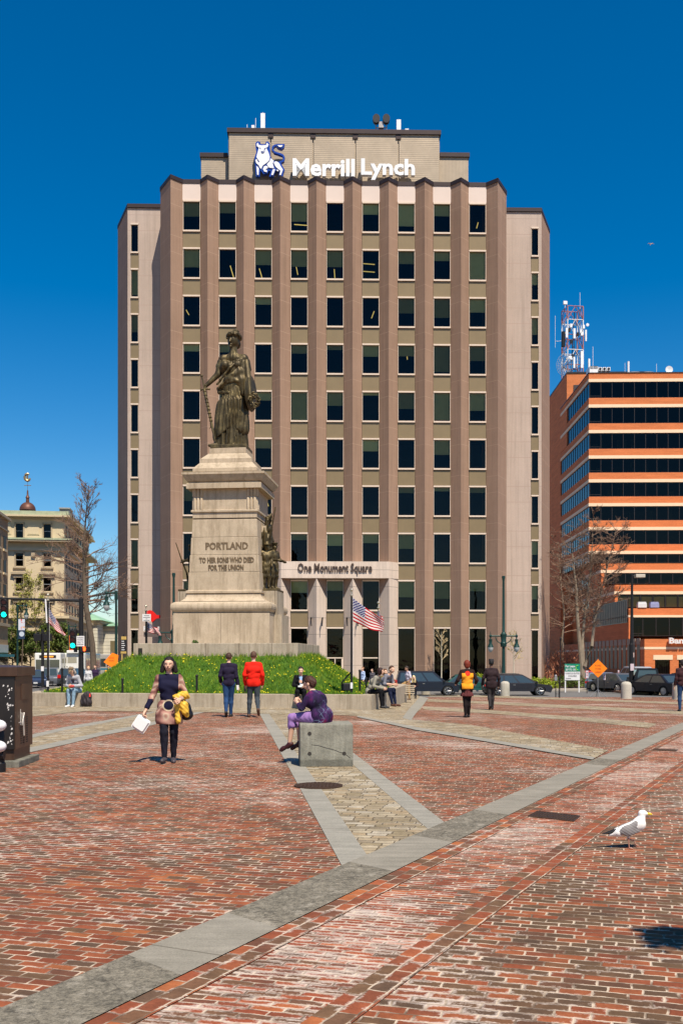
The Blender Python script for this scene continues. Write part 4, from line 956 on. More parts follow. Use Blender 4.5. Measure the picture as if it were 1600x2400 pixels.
def person(label, H, loc, rz=0, pose={}, skin=SKIN, hair=(.03, .02, .015), hairstyle='short', top=(.02, .02, .03), legs=(.02, .03, .06), shoes=(.02, .02, .02), sleeve=1.0, jacket=False, skirt=None, vox=.012, fat=1.0, fem=False, yaw=0, pitch=0, curl=.6, group=None, topmat=None, legcut=1.0, hem=.0, palms=None, hairmat=None, legmat=None, topk=0, collar=None, socks=None, kneel=0, topfat=1.0, flare=0):
    J = {k: np.array(v, float)*H for k, v in {**DEF, **pose}.items()}
    t = thing('person', label, 'person', loc, rz, group)
    f = fat; s = H
    def torso(i=0, ff=1.0):
        c, p, n_ = J['cst'], J['pel'], J['nk']; w = (J['lsh']-J['rsh']); w /= np.linalg.norm(w); hw = (J['lhp']-J['rhp']); hw /= np.linalg.norm(hw)
        wa = (c+p)/2
        return [rc(J['lsh']-w*.022*s-np.array((0,0,.012*s)), J['rsh']+w*.022*s-np.array((0,0,.012*s)), .038*s+i, .038*s+i), rc(J['nk']-np.array((0,0,.018*s)), J['lsh'], .030*s+i, .026*s+i), rc(J['nk']-np.array((0,0,.018*s)), J['rsh'], .030*s+i, .026*s+i), rc(c-w*.040*s*f, c+w*.040*s*f, .068*s*f*ff+i, .068*s*f*ff+i), rc(wa-w*.030*s*f, wa+w*.030*s*f, (.063 if not fem else .053)*s*f*ff+i, (.063 if not fem else .053)*s*f*ff+i),
                rc(p-hw*.036*s*f, p+hw*.036*s*f, .064*s*f+i, .064*s*f+i), rc(c, p, .066*s*f*ff+i, .066*s*f+i)]
    def arm(side, i=0, upto=1.0, g=1.0):
        a, b_, c = J[side+'sh'], J[side+'el'], J[side+'wr']
        o = [rc(a, b_, (.029*g)*s+i, (.024*g)*s+i)]
        if upto > .5: e = b_+(c-b_)*min(1, (upto-.5)*2); o.append(rc(b_, e, .025*s*g+i, (.018+.004*(g > 1))*s*g+i))
        else: o = [rc(a, a+(b_-a)*upto*2, .033*s*g+i, .028*s*g+i)]
        return o
    def leg(side, i=0, upto=1.0, g=1.0):
        a, b_, c = J[side+'hp'], J[side+'kn'], J[side+'an']
        o = [rc(a, b_, .052*s*f*g+i, .034*s*g+i)]
        if upto > .5:
            e = b_+(c-b_)*min(1, (upto-.5)*2); mid = b_+(c-b_)*.3; bk = np.array((0, .008*s, 0))
            o += [rc(b_, mid+bk, .034*s*g+i, .033*s*g+i), rc(mid+bk, e, .033*s*g+i, (.034-.013*min(1, (upto-.5)*2))*s*g+i + flare*s)]
        return o
    T = facegrp(H, J['hd'], yaw, pitch)
    def ee(x, y, z, r, k=1): return el(T(x, y, z), np.array(r)*H)
    hp = [ee(0, .006, .012, (.044, .054, .054)), ee(0, -.014, -.022, (.034, .036, .040)), ee(0, -.022, -.045, (.018, .018, .014)), rc(T(0, -.050, .004), T(0, -.060, -.013), .0055*s, .0085*s), ee(.045, .004, -.004, (.007, .011, .017)), ee(-.045, .004, -.004, (.007, .011, .017)),
          rc(T(-.02, -.042, .016), T(.02, -.042, .016), .0085*s, .0085*s), rc(T(-.011, -.048, -.030), T(.011, -.048, -.030), .0055*s, .0055*s), ee(.02, -.036, -.015, (.013, .012, .013)), ee(-.02, -.036, -.015, (.013, .012, .013))]
    head = net(hp, .0065 if vox < .011 else .009, .010*s)
    neck = [rc(J['nk']-np.array((0, 0, .02*s)), J['hd']-np.array((0, -.006, .025))*s, .030*s*(.9 if fem else 1), .028*s*(.85 if fem else 1))]
    body = net(torso(-.006, topfat)+arm('l', -.003)+arm('r', -.003)+leg('l', -.004)+leg('r', -.004)+neck, vox, .022*s)
    parts = [body, head]
    pl, pr = palms if palms else (None, None)
    for sd, sg, pm in (('l', 1, pl), ('r', -1, pr)):
        parts.append(hand_mb(H, J[sd+'el'], J[sd+'wr'], sg, curl, pm))
    B = merge(*parts)
    bo = build('body', B, skin, t, smooth='all', fixn=False)
    # eyes, brows and lips
    m = MB()
    for sx in (-1, 1):
        m.ell(tuple(T(sx*.017, -.0455, .002)), (.0052*s, .004*s, .0028*s), 8, 5); m.tube([tuple(T(sx*.008, -.051, .0165)), tuple(T(sx*.018, -.0515, .019)), tuple(T(sx*.027, -.045, .016))], .0012*s, 4)
    build('eye', m, M((.03, .018, .012), .4, 0, 0), t)
    m = MB(); m.tube([tuple(T(-.012, -.0515, -.030)), tuple(T(0, -.055, -.0295)), tuple(T(.012, -.0515, -.030))], [.002*s, .0032*s, .002*s], 5); build('mouth', m, M((.34, .11, .09), .5, 0, 0), t)
    # hair
    HM = hairmat or M(hair, .6, 0, .3, 30, .3, .3)
    if hairstyle != 'none':
        hh = [ee(0, .012, .022, (.050, .057, .055))]
        if hairstyle == 'short': hh += [ee(0, .028, -.006, (.045, .040, .045))]
        if hairstyle == 'cropped': hh = [ee(0, .012, .024, (.0475, .0565, .052)), ee(0, .022, .004, (.045, .046, .034))]
        if hairstyle == 'long': hh += [rc(T(-.048, .012, .015), T(-.064, .010, -.058), .020*s, .022*s), rc(T(.048, .012, .015), T(.062, .010, -.060), .020*s, .022*s), rc(T(0, .035, .02), T(0, .04, -.055), .046*s, .042*s)]
        if hairstyle == 'vlong': hh += [rc(T(-.042, .0, .01), T(-.050, -.015, -.16), .018*s, .020*s), rc(T(.042, .0, .01), T(.050, -.015, -.16), .018*s, .020*s), rc(T(0, .035, .02), T(0, .045, -.14), .042*s, .036*s)]
        if hairstyle == 'bun': hh += [ee(0, .052, .000, (.032, .024, .030)), ee(0, .03, -.02, (.040, .032, .035)), ee(.01, .065, -.018, (.016, .014, .022))]
        if hairstyle == 'bob': hh += [ee(0, .016, .005, (.058, .060, .060)), ee(0, .03, -.03, (.050, .042, .042))]
        th = .004 if hairstyle == 'cropped' else .0
        iT = np.array([[math.cos(yaw), math.sin(yaw)], [-math.sin(yaw), math.cos(yaw)]])
        def fcut(P):
            q = (P - J['hd'])/s; x = q[..., 0]*math.cos(yaw)+q[..., 1]*math.sin(yaw); y = -q[..., 0]*math.sin(yaw)+q[..., 1]*math.cos(yaw); z = q[..., 2]
            y2 = y*math.cos(pitch)+z*math.sin(pitch); z2 = z*math.cos(pitch)-y*math.sin(pitch)
            k = -(y2 + .018 + np.clip((z2-.030)*1.3, -.01, .06))      # in front of the hairline
            side = np.where(np.abs(x) < .043, 1, .35)
            fr = np.minimum(k, .030+.4*np.abs(x)-z2+.006) * side
            return fr*s
        hm = net(hh, .007 if vox < .011 else .010, .010*s, cut=fcut, disp=lambda P: .0016*s*np.sin(P[..., 0]*190/s+P[..., 2]*60)*np.sin(P[..., 2]*120+P[..., 1]*150) - th*s*0)
        build('hair', hm, HM, t, smooth='all', fixn=False)
    # garments
    TM = topmat or cloth(top)
    wr_ = .006 if not jacket else .011
    hemz = J['pel'][2] - hem*s
    def tcut(P): return np.maximum(J['pel'][2]-.035*s-hem*s - P[..., 2], P[..., 2]-(J['nk'][2]+(.012 if not jacket else .02)*s))
    hwv = J['lhp']-J['rhp']; hwv = hwv/np.linalg.norm(hwv)
    tp = torso(wr_, topfat) + [rc(J['pel']-hwv*.032*s*f, J['pel']+hwv*.032*s*f, (.073 if fem else .061)*s*f+wr_, (.073 if fem else .061)*s*f+wr_)] + arm('l', wr_*.7, sleeve, 1.1) + arm('r', wr_*.7, sleeve, 1.1) + [rc(J['nk']-np.array((0, 0, .03*s)), J['nk'], .036*s+wr_, .034*s)]
    if hem > .02: d = np.array((0, 0, hem*s)); hw = hwv*(.046 if hem > .08 else .036)*s*f; e_ = (.060 if hem < .08 else .080)*s*f+wr_; tp += [rc(J['pel']-d*.6-hw, J['pel']-d*.6+hw, e_, e_), rc(J['pel']-d-hw, J['pel']-d+hw, e_, e_)]
    fold = lambda P: .0016*s*(np.sin(P[..., 2]*38+P[..., 0]*22+2*np.sin(P[..., 2]*11))+.7*np.sin(P[..., 0]*33+P[..., 1]*28+P[..., 2]*14))
    if topk >= 0: build('jacket' if jacket else 'top', net(tp, vox, .012*s, cut=tcut if J['lkn'][2] < J['pel'][2]-.1*s or True else None, disp=fold), TM, t, smooth='all', fixn=False)
    LM = legmat or cloth(legs)
    lg = leg('l', .005, legcut, 1.02) + leg('r', .005, legcut, 1.02) + [rc(J['pel']-np.array((.03*s, 0, 0)), J['pel']+np.array((.03*s, 0, 0)), .058*s*f+.004, .058*s*f+.004), rc(J['lhp'], J['rhp'], .056*s*f+.004, .056*s*f+.004)]
    build('trousers', net(lg, vox, .014*s, disp=lambda P: .0022*s*np.sin(P[..., 2]*65/s+P[..., 0]*30)*np.sin(P[..., 0]*60+P[..., 1]*70)), LM, t, smooth='all', fixn=False)
    for sd in 'lr':
        a, to = J[sd+'an'], J[sd+'to']; dr = to-a; dr[2] = 0 if abs(dr[2]) < .06*s else dr[2]; dn = dr/max(1e-6, np.linalg.norm(dr)); up = np.array((0, 0, 1.0))
        heel = a - dn*.022*s - np.array((0, 0, .022*s))
        sh = [rc(heel, to, .022*s, .017*s), rc(a-np.array((0, 0, .012*s)), a+dn*.02*s-np.array((0, 0, .022*s)), .026*s, .022*s), rc(to-dn*.02*s, to+dn*.006*s, .022*s, .018*s)]
        zc = min(heel[2], to[2])-.017*s
        build('shoe', net(sh, min(vox, .010), .012*s, cut=(lambda P, zc=zc: zc-P[..., 2]) if abs(heel[2]-to[2]) < .03*s else None), shoes if not isinstance(shoes, tuple) else M(shoes, .45, 0, .1), t, smooth='all', fixn=False)
    return t, J, T
def gl(u, v):   # ground point under a pixel, as a 3-D location
    x, y = gp(u, v); return (x, y, gz(x, y))
PI = math.pi
# 1. woman walking towards us
DRS, nt, b = newmat('printed_dress', .85, 0, .15); v = objco(nt)
wv = _n(nt, 'ShaderNodeTexWave', wave_type='RINGS'); wv.inputs['Scale'].default_value = 1.1; wv.inputs['Distortion'].default_value = 16; wv.inputs['Detail'].default_value = 2; wv.inputs['Detail Scale'].default_value = 1.6
nt.links.new(v, wv.inputs[0]); sp = _n(nt, 'ShaderNodeSeparateXYZ'); nt.links.new(v, sp.inputs[0])
c = rampn(nt, wv.outputs[0], [(0, (.20, .085, .07)), (.3, (.38, .19, .15)), (.6, (.46, .26, .20)), (.85, (.55, .42, .30)), (1, (.36, .18, .14))])
nav = (.010, .010, .030)
inb = mth(nt, 'MULTIPLY', mth(nt, 'GREATER_THAN', sp.outputs[2], .98), mth(nt, 'LESS_THAN', mth(nt, 'ABSOLUTE', sp.outputs[0]), .155)); c = mixc(nt, inb, c, nav)
e1 = mth(nt, 'ADD', mth(nt, 'POWER', mth(nt, 'DIVIDE', mth(nt, 'ADD', sp.outputs[0], -.01), .075), 2.0), mth(nt, 'POWER', mth(nt, 'DIVIDE', mth(nt, 'ADD', sp.outputs[2], -.90), .07), 2.0)); c = mixc(nt, mth(nt, 'LESS_THAN', e1, 1.7), c, (.50, .40, .27)); c = mixc(nt, mth(nt, 'LESS_THAN', e1, 1.0), c, nav)
cuf = mth(nt, 'MULTIPLY', mth(nt, 'GREATER_THAN', mth(nt, 'ABSOLUTE', sp.outputs[0]), .24), mth(nt, 'LESS_THAN', sp.outputs[2], 1.0)); c = mixc(nt, cuf, c, nav)
nt.links.new(c, b.inputs['Base Color'])
wl_ = gl(396, 1788)
t, J, T = person('woman walking towards us in glasses, patterned tunic and dark leggings', 1.66, wl_, R(2), dict(cst=(.0, 0, .72), rel=(-.150, .01, .64), rwr=(-.205, -.05, .505), lel=(.150, .02, .64), lwr=(.115, -.10, .60), rkn=(-.04, -.05, .29), ran=(-.035, -.055, .055), rto=(-.045, -.14, .030), lkn=(.045, .0, .285), lan=(.035, .045, .045), lto=(.05, -.05, .014)),
   hair=(.012, .007, .006), hairstyle='long', topmat=DRS, legs=(.012, .012, .020), shoes=(.06, .05, .055), hem=.13, vox=.0095, fem=True, fat=1.0, sleeve=.92, curl=1.0, palms=((-.3, .8, 0), (.5, 0, 0)), topfat=1.0)
m = MB()
for sx in (-1, 1):
    m.tube([tuple(T(sx*.018+.0135*math.cos(a), -.056, .001+.009*math.sin(a))) for a in [i*PI/5 for i in range(11)]], .0007*1.66, 4, False); m.tube([tuple(T(sx*.031, -.054, .004)), tuple(T(sx*.045, -.01, .004))], .001*1.66, 4)
m.tube([tuple(T(-.005, -.058, .004)), tuple(T(.005, -.058, .004))], .001*1.66, 4); build('glasses', m, M((.14, .06, .05), .3, .3, 0), t)
W1 = Vector(wl_); 
def at_(p): return (W1.x+p[0], W1.y+p[1], W1.z+p[2])
# foam box held low in the right hand
bx_ = bpy.data.objects.new
hx, hy, hz = J['rwr']; fb = thing('takeout_box', 'white foam takeout box held tilted in the hand of the walking woman', 'takeout box', at_((hx-.07, hy-.05, hz-.225)))
m = MB(); s_ = .115; rr = []
for a0 in (0, 90, 180, 270):
    cxx, czz = (s_-.03)*(1 if a0 in (0, 270) else -1), (s_-.03)*(1 if a0 in (0, 90) else -1)
    for k in range(5): a = R(a0+k*22.5); rr.append((cxx+.03*math.cos(a), czz+.03*math.sin(a)))
FOAM = M((.82, .80, .76), .5, 0, 0)
def rotp(p, a): return (p[0]*math.cos(a)-p[1]*math.sin(a), p[0]*math.sin(a)+p[1]*math.cos(a))
m.prism([rotp(p, R(-33)) for p in rr], -.006, .006); build('rim', m, FOAM, fb)
m = MB(); vs = [rotp(p, R(-33)) for p in rr]; n = len(vs); m.add([(x*.93, -.006, z*.93) for x, z in vs]+[(x*.75, -.036, z*.75) for x, z in vs], [tuple(range(n, 2*n))]+[(i, (i+1) % n, n+(i+1) % n, n+i) for i in range(n)]); build('lid', m, FOAM, fb)
m = MB(); m.add([(x*.93, .006, z*.93) for x, z in vs]+[(x*.78, .036, z*.78) for x, z in vs], [tuple(range(n, 2*n))]+[(i, (i+1) % n, n+(i+1) % n, n+i) for i in range(n)]); build('tray', m, FOAM, fb)
# shoulder bag and yellow cloth
bg = thing('shoulder_bag', 'black round shoulder bag hanging at the side of the walking woman', 'bag', at_((.245, .03, .80)))
build('pouch', net([el((0, 0, .03), (.10, .07, .13)), el((.02, 0, -.05), (.11, .07, .09))], .012, .03), M((.012, .011, .011), .35, 0, .1), bg, smooth='all', fixn=False)
m = MB(); m.tube([(-.02, .0, .12), (-.06, -.05, .35), (-.10, -.06, .56), (-.085, .02, .60), (-.05, .07, .5), (-.0, .05, .13)], .009, 6); build('strap', m, M((.03, .028, .028), .4, 0, 0), bg)
yc = net([rc((.12, -.12, 1.03), (.25, -.08, 1.06), .045, .062), rc((.25, -.08, 1.06), (.30, -.02, 1.03), .06, .035), rc((.17, -.11, 1.0), (.26, -.08, .80), .05, .055), rc((.26, -.08, .92), (.29, -.04, .74), .05, .035), rc((.14, -.14, .90), (.165, -.14, .66), .03, .045), rc((.17, -.12, .98), (.14, -.14, .88), .04, .03)], .010, .03, disp=lambda P: .007*np.sin(P[..., 0]*75+P[..., 2]*35)*np.sin(P[..., 2]*60+P[..., 1]*40))
tag(build('yellow_scarf', yc, M((.70, .42, .045), .55, 0, .25, 12), None, wl_, smooth='all', fixn=False), 'bright yellow cloth draped over the arm and bag of the walking woman', 'scarf')
# 2, 3. two men walking away
walkA = dict(rkn=(-.030, -.06, .29), ran=(-.022, -.07, .046), rto=(-.030, -.155, .02), lkn=(.040, .0, .29), lan=(.030, .10, .085), lto=(.035, .03, .018))
person('man walking away in a dark navy hoodie and blue jeans', 1.80, gl(536, 1681), PI, {**walkA, 'lwr': (.135, -.09, .55), 'lel': (.132, .03, .64)}, hair=(.06, .03, .018), hairstyle='cropped', top=(.018, .013, .032), legs=(.02, .055, .14), fat=.95, vox=.011, jacket=True, hem=.02)
person('man walking away in a bright red fleece jacket and grey trousers', 1.84, gl(594, 1681), PI, {**walkA, 'rkn': (-.055, -.01, .29), 'ran': (-.085, .16, .125), 'rto': (-.09, .125, .045), 'lkn': (.06, -.03, .285), 'lan': (.07, .0, .045), 'lto': (.075, -.085, .014), 'lel': (.138, .02, .64), 'rel': (-.138, .02, .64), 'lwr': (.13, -.06, .50), 'rwr': (-.13, -.06, .50)}, hair=(.10, .05, .03), hairstyle='cropped', top=(.72, .018, .008), legs=(.045, .055, .065), shoes=(.10, .045, .025), fat=1.05, vox=.011, jacket=True, hem=.03)
cup = tag(build('paper_cup', MB().lathe([(.03, 0), (.04, .12), (.042, .125), (.038, .13)], n=14), FOAM, None, (gl(536, 1681)[0]+.25, gl(536, 1681)[1]-.05, .76)), 'small white cup in the hand of the man in the hoodie', 'cup')
# seated pose facing -Y: seat height given as a fraction
def sit(sh, H, lean=.04, kn=.24, sp_=.06, feet=.02, sy=0):
    p = sh/H + .055
    return dict(pel=(0, .02, p), cst=(0, .02-lean, p+.185), nk=(0, .015-lean*1.6, p+.29), hd=(0, -.02-lean*2, p+.385), lsh=(.093, .01-lean*1.5, p+.265), rsh=(-.093, .01-lean*1.5, p+.265),
       lhp=(.05, .0, p-.015), rhp=(-.05, .0, p-.015), lkn=(sp_+.01, -kn, p-.0), rkn=(-sp_-.01, -kn, p-.0), lan=(sp_, -kn-feet, .045), ran=(-sp_, -kn-feet, .045), lto=(sp_+.015, -kn-feet-.09, .014), rto=(-sp_-.015, -kn-feet-.09, .014),
       lel=(.135, -.05-lean, p+.115), rel=(-.135, -.05-lean, p+.115), lwr=(.045, -.20-lean, p+.10), rwr=(-.045, -.20-lean, p+.10))
WT = .465
def kerb(u, v=1640, off=.16):   # sitting place on the front kerb
    a, b_ = isl[0], isl[1]; s = (u-800)/F; t_ = (s*a[1]-a[0])/((b_[0]-a[0]) - s*(b_[1]-a[1])); x, y = lin(a, b_, t_); return (x, y+off, 0)
# 4. man in black suit eating
k_ = kerb(704)
suit_sit = sit(WT, 1.78, .05, .235, .055, .0); suit_sit.update(lwr=(.03, -.17, suit_sit['pel'][2]+.17), lel=(.14, -.02, suit_sit['pel'][2]+.13), rwr=(-.02, -.17, suit_sit['pel'][2]+.10))
person('dark haired man in a black suit sitting on the kerb wall eating', 1.78, k_, R(3), suit_sit, hair=(.02, .012, .01), hairstyle='short', top=(.008, .008, .010), legs=(.007, .007, .009), jacket=True, vox=.011, curl=1.1, pitch=.15)
p0 = suit_sit['pel'][2]*1.78
m = MB(); m.cbox((-.03, 0, 0), (.13, .09, .05), .3); m.cbox((.02, .03, .05), (.09, .07, .06), .7); tag(build('sandwich_wrap', m, FOAM, None, (k_[0]+.02, k_[1]-.42, p0+.17), bevel=.012), 'white sandwich wrap in the hands of the man in the black suit', 'food')
m = MB(); m.add([(-.055, 0, .16), (.055, 0, .16), (.03, -.01, -.16), (-.03, -.01, -.16), (0, -.035, 0)], [(0, 1, 4), (1, 2, 4), (2, 3, 4), (3, 0, 4)]);
sh_ = build('shirt_front', m, M((.28, .42, .68), .7, 0, .1), [o for o in bpy.data.objects if o.name.startswith('person')][-1] if False else None, (k_[0], k_[1]-.235, p0+.33)); 
for o in bpy.data.objects:
    if o.get('label', '').startswith('dark haired man in a black suit'): sh_.parent = o; sh_.location = (0, -.225, p0+.33)
# 5. concrete block and the woman on it
BX, BY = gp(765, 1798)
CONC, nt, b = newmat('weathered_concrete', .85, 0, .25); v = objco(nt)
c = rampn(nt, noise(nt, v, 3, 6, .75), [(.3, (.17, .165, .13)), (.5, (.26, .25, .20)), (.72, (.36, .345, .28))]); ms = _n(nt, 'ShaderNodeMapping'); ms.inputs['Scale'].default_value = (9, 9, 1.2); nt.links.new(v, ms.inputs[0])
c = mixc(nt, 1.0, c, rampn(nt, noise(nt, ms.outputs[0], 1.5, 5, .75), [(.3, .72), (.7, 1.15)]), 'MULTIPLY')
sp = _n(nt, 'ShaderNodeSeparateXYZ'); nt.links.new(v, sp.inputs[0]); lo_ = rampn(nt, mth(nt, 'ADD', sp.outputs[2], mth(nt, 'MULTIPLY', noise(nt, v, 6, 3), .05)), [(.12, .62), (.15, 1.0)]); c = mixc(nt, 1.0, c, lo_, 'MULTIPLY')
nt.links.new(c, b.inputs['Base Color']); bump(nt, b, noise(nt, v, 24, 5, .8), .7, .02)
blk = thing('concrete_block', 'weathered square concrete block standing on the central path', 'concrete block', (BX, BY, 0), R(4))
m = MB(); m.box(-.40, .40, 0, .78, -.01, .645); build('block', m, CONC, blk, bevel=.022)
m = MB()
for x, z in ((-.255, .50), (-.255, .20), (.265, .20)): m.lathe([(.030, -.003), (.026, .0), (.010, .004)], (x, 0, z), 10, 'y')
pts = [(-.23, .335), (-.12, .32), (-.02, .29), (.1, .26), (.2, .22), (.27, .20), (.36, .13)]
for a, b_ in zip(pts[:-1], pts[1:]): m.tube([(a[0], -.001, a[1]), (b_[0], -.001, b_[1])], .0035, 4)
build('fixing_hole', m, M((.04, .035, .03), .9, 0, 0), blk)
PT, nt, b = newmat('purple_patterned_tunic', .85, 0, .15); v = objco(nt)
c = rampn(nt, noise(nt, v, 5, 3, .6), [(.34, (.012, .010, .024)), (.48, (.030, .014, .055)), (.58, (.07, .018, .09)), (.68, (.14, .010, .045)), (.76, (.025, .035, .06))])
vo = _n(nt, 'ShaderNodeTexVoronoi', feature='DISTANCE_TO_EDGE'); vo.inputs['Scale'].default_value = 14; nt.links.new(v, vo.inputs[0]); msk = rampn(nt, noise(nt, v, 4, 2), [(.5, 0.0), (.6, .8)])
c = mixc(nt, mth(nt, 'MULTIPLY', rampn(nt, vo.outputs[0], [(.03, 1.0), (.07, 0.0)]), msk), c, (.16, .22, .32)); nt.links.new(c, b.inputs['Base Color'])
BT = .645; H5 = 1.62; p = BT/H5+.06
ps = dict(pel=(0, .03, p), cst=(0, -.02, p+.145), nk=(0, -.05, p+.235), hd=(0, -.095, p+.305), lsh=(.100, -.04, p+.205), rsh=(-.100, -.04, p+.205), lhp=(.055, .0, p-.01), rhp=(-.055, .0, p-.01),
  lkn=(.075, -.245, p-.015), rkn=(-.065, -.245, p-.02), lan=(.07, -.27, p-.26), ran=(-.06, -.225, p-.255), lto=(.075, -.35, p-.325), rto=(-.06, -.30, p-.32), lel=(.130, -.12, p+.08), rel=(-.130, -.12, p+.08), lwr=(.05, -.20, p+.13), rwr=(-.05, -.20, p+.13))
t5, J5, T5 = person('woman in a purple patterned tunic sitting on the concrete block, seen from behind', H5, (BX-.13, BY+.40, 0), R(-112), ps, hair=(.05, .018, .010), hairstyle='bun', topmat=PT, legs=(.30, .17, .40), shoes=(.05, .012, .015), vox=.0095, fat=1.28, topfat=.90, fem=True, legcut=.68, hem=.035, sleeve=.75, curl=1.0, pitch=.45)
m = MB(); 
# 6. man in cap on the kerb, left, with rucksack
k_ = kerb(176)
H6 = 1.74; o6 = sit(WT, H6, .10, .235, .045, .01); q6 = o6['pel'][2]; o6.update(lwr=(.03, -.235, q6+.09), rwr=(-.05, -.235, q6+.085), lel=(.15, -.10, q6+.09), rel=(-.15, -.10, q6+.09))
t6, J6, T6 = person('bearded man in a brown cap and grey hoodie sitting on the kerb at the left', H6, k_, R(-10), o6, hair=(.45, .42, .38), hairstyle='long', top=(.40, .40, .42), legs=(.22, .33, .42), shoes=(.72, .70, .66), vox=.011, curl=1.0, pitch=.55, jacket=True)
build('cap', merge(net([el(T6(0, .008, .042), (.095, .105, .060)), rc(T6(-.03, -.05, .030), T6(.03, -.05, .030), .022, .022), rc(T6(0, -.05, .03), T6(0, -.085, .018), .035, .03)], .01, .015, cut=lambda P: -9+0*P[..., 0])), M((.20, .14, .08), .8, 0, .2, 12), t6, smooth='all', fixn=False)
build('shirt_front', net([el(J6['cst']+np.array((0, -.10, .045)), (.075, .05, .13))], .012, .01), cloth((.03, .025, .04)), t6, smooth='all', fixn=False)
tag(build('red_pouch', net([el((0, 0, 0), (.085, .05, .05)), el((.05, 0, .01), (.05, .04, .04))], .01, .02), M((.45, .05, .04), .5, 0, .3, 20), None, (k_[0]-.02, k_[1]-.53, q6*H6+.14), smooth='all', fixn=False), 'red pouch held in the lap of the man with the cap', 'pouch')
rs = thing('rucksack', 'large dark rucksack with a red patch leaning on the kerb wall', 'rucksack', (k_[0]+.43, k_[1]-.33, 0), R(-8))
build('sack', net([el((0, 0, .17), (.19, .15, .17)), el((.02, .02, .36), (.15, .12, .17)), rc((-.10, -.02, .14), (-.13, .0, .34), .10, .07)], .015, .06, cut=lambda P: .01-P[..., 2], disp=lambda P: .006*np.sin(P[..., 0]*40+P[..., 2]*30)), M((.035, .026, .030), .7, 0, .3, 8), rs, smooth='all', fixn=False)
m = MB(); m.cbox((.13, -.02, .40), (.05, .16, .11), .3, .7); build('red_patch', m, M((.75, .03, .015), .6, 0, 0), rs, bevel=.01)
m = MB(); m.tube([(-.06, -.13, .45), (-.05, -.16, .3), (-.06, -.15, .12)], .022, 6); m.tube([(.05, -.12, .47), (.07, -.16, .3), (.06, -.15, .12)], .018, 6); build('strap', m, M((.02, .016, .018), .6, 0, 0), rs)
# 7. man in khaki trousers with one foot up on the bench
g7 = gl(956, 1641); H7 = 1.80
person('man in pale t-shirt and khaki trousers resting one foot on the bench', H7, g7, R(-72), dict(pel=(0, .02, .53), cst=(0, .0, .715), nk=(0, -.01, .82), hd=(0, -.045, .915), lkn=(.05, -.0, .285), lan=(.05, .02, .045), lto=(.055, -.07, .014), rkn=(-.06, -.20, .42), ran=(-.07, -.34, .30), rto=(-.075, -.42, .27), lel=(.13, .03, .63), lwr=(.10, -.03, .49), rel=(-.13, .0, .63), rwr=(-.09, -.07, .50)), hair=(.03, .02, .015), hairstyle='short', top=(.55, .52, .60), legs=(.36, .22, .09), shoes=(.09, .04, .02), sleeve=.42, vox=.012, pitch=.35, skin=SKINM)
# 8-10. people sitting on the side kerb
a_, b2_ = isl[1], isl[2]
def side_k(t_): p_ = lin(a_, b2_, t_); return p_
s8 = side_k(.30); H8 = 1.70; o8 = sit(WT, H8, .10, .235, .05, .02); q8 = o8['pel'][2]; o8.update(lwr=(.05, -.28, q8+.06), rwr=(-.05, -.27, q8+.06), lel=(.14, -.12, q8+.10), rel=(-.14, -.12, q8+.10))
person('dark haired person in a grey speckled jumper sitting on the end of the kerb', H8, (s8[0]-.22, s8[1]-.1, 0), R(68), o8, hair=(.03, .012, .010), hairstyle='bob', top=(.27, .25, .20), legs=(.006, .006, .008), vox=.012, jacket=True, yaw=.6, hem=.04)
s9 = side_k(.85); o9 = dict(o8); 
person('young man in a grey shirt and dark trousers leaning forward on the kerb', 1.80, (s9[0]-.12, s9[1]-.2, 0), R(50), sit(WT, 1.8, .11, .235, .05, .05), hair=(.06, .025, .012), hairstyle='short', top=(.18, .18, .21), legs=(.012, .016, .040), shoes=(.09, .035, .02), vox=.012, sleeve=.6, yaw=-.35)
g10 = gl(893, 1634); 
o10 = sit(.5, 1.72, .03, .235, .05, .03); o10.update(lwr=(.10, -.25, o10['pel'][2]+.2))
person('brown haired person in an olive top sitting behind the others on the kerb', 1.72, (X(897, 38.5), 38.5, gz(X(897, 38.5), 38.5)), R(35), o10, hair=(.10, .04, .015), hairstyle='bob', top=(.14, .10, .03), legs=(.28, .24, .05), vox=.013)
# 11. blonde on the bench
D11 = 56.0; z11 = gz(X(968, D11), D11)
person('blonde woman in dark clothes sitting by the black hatchback', 1.66, (X(968, D11), D11, z11), R(5), sit(.45, 1.66, .05, .24, .04, .0), hair=(.75, .60, .30), hairstyle='vlong', top=(.02, .012, .015), legs=(.01, .012, .02), vox=.014)
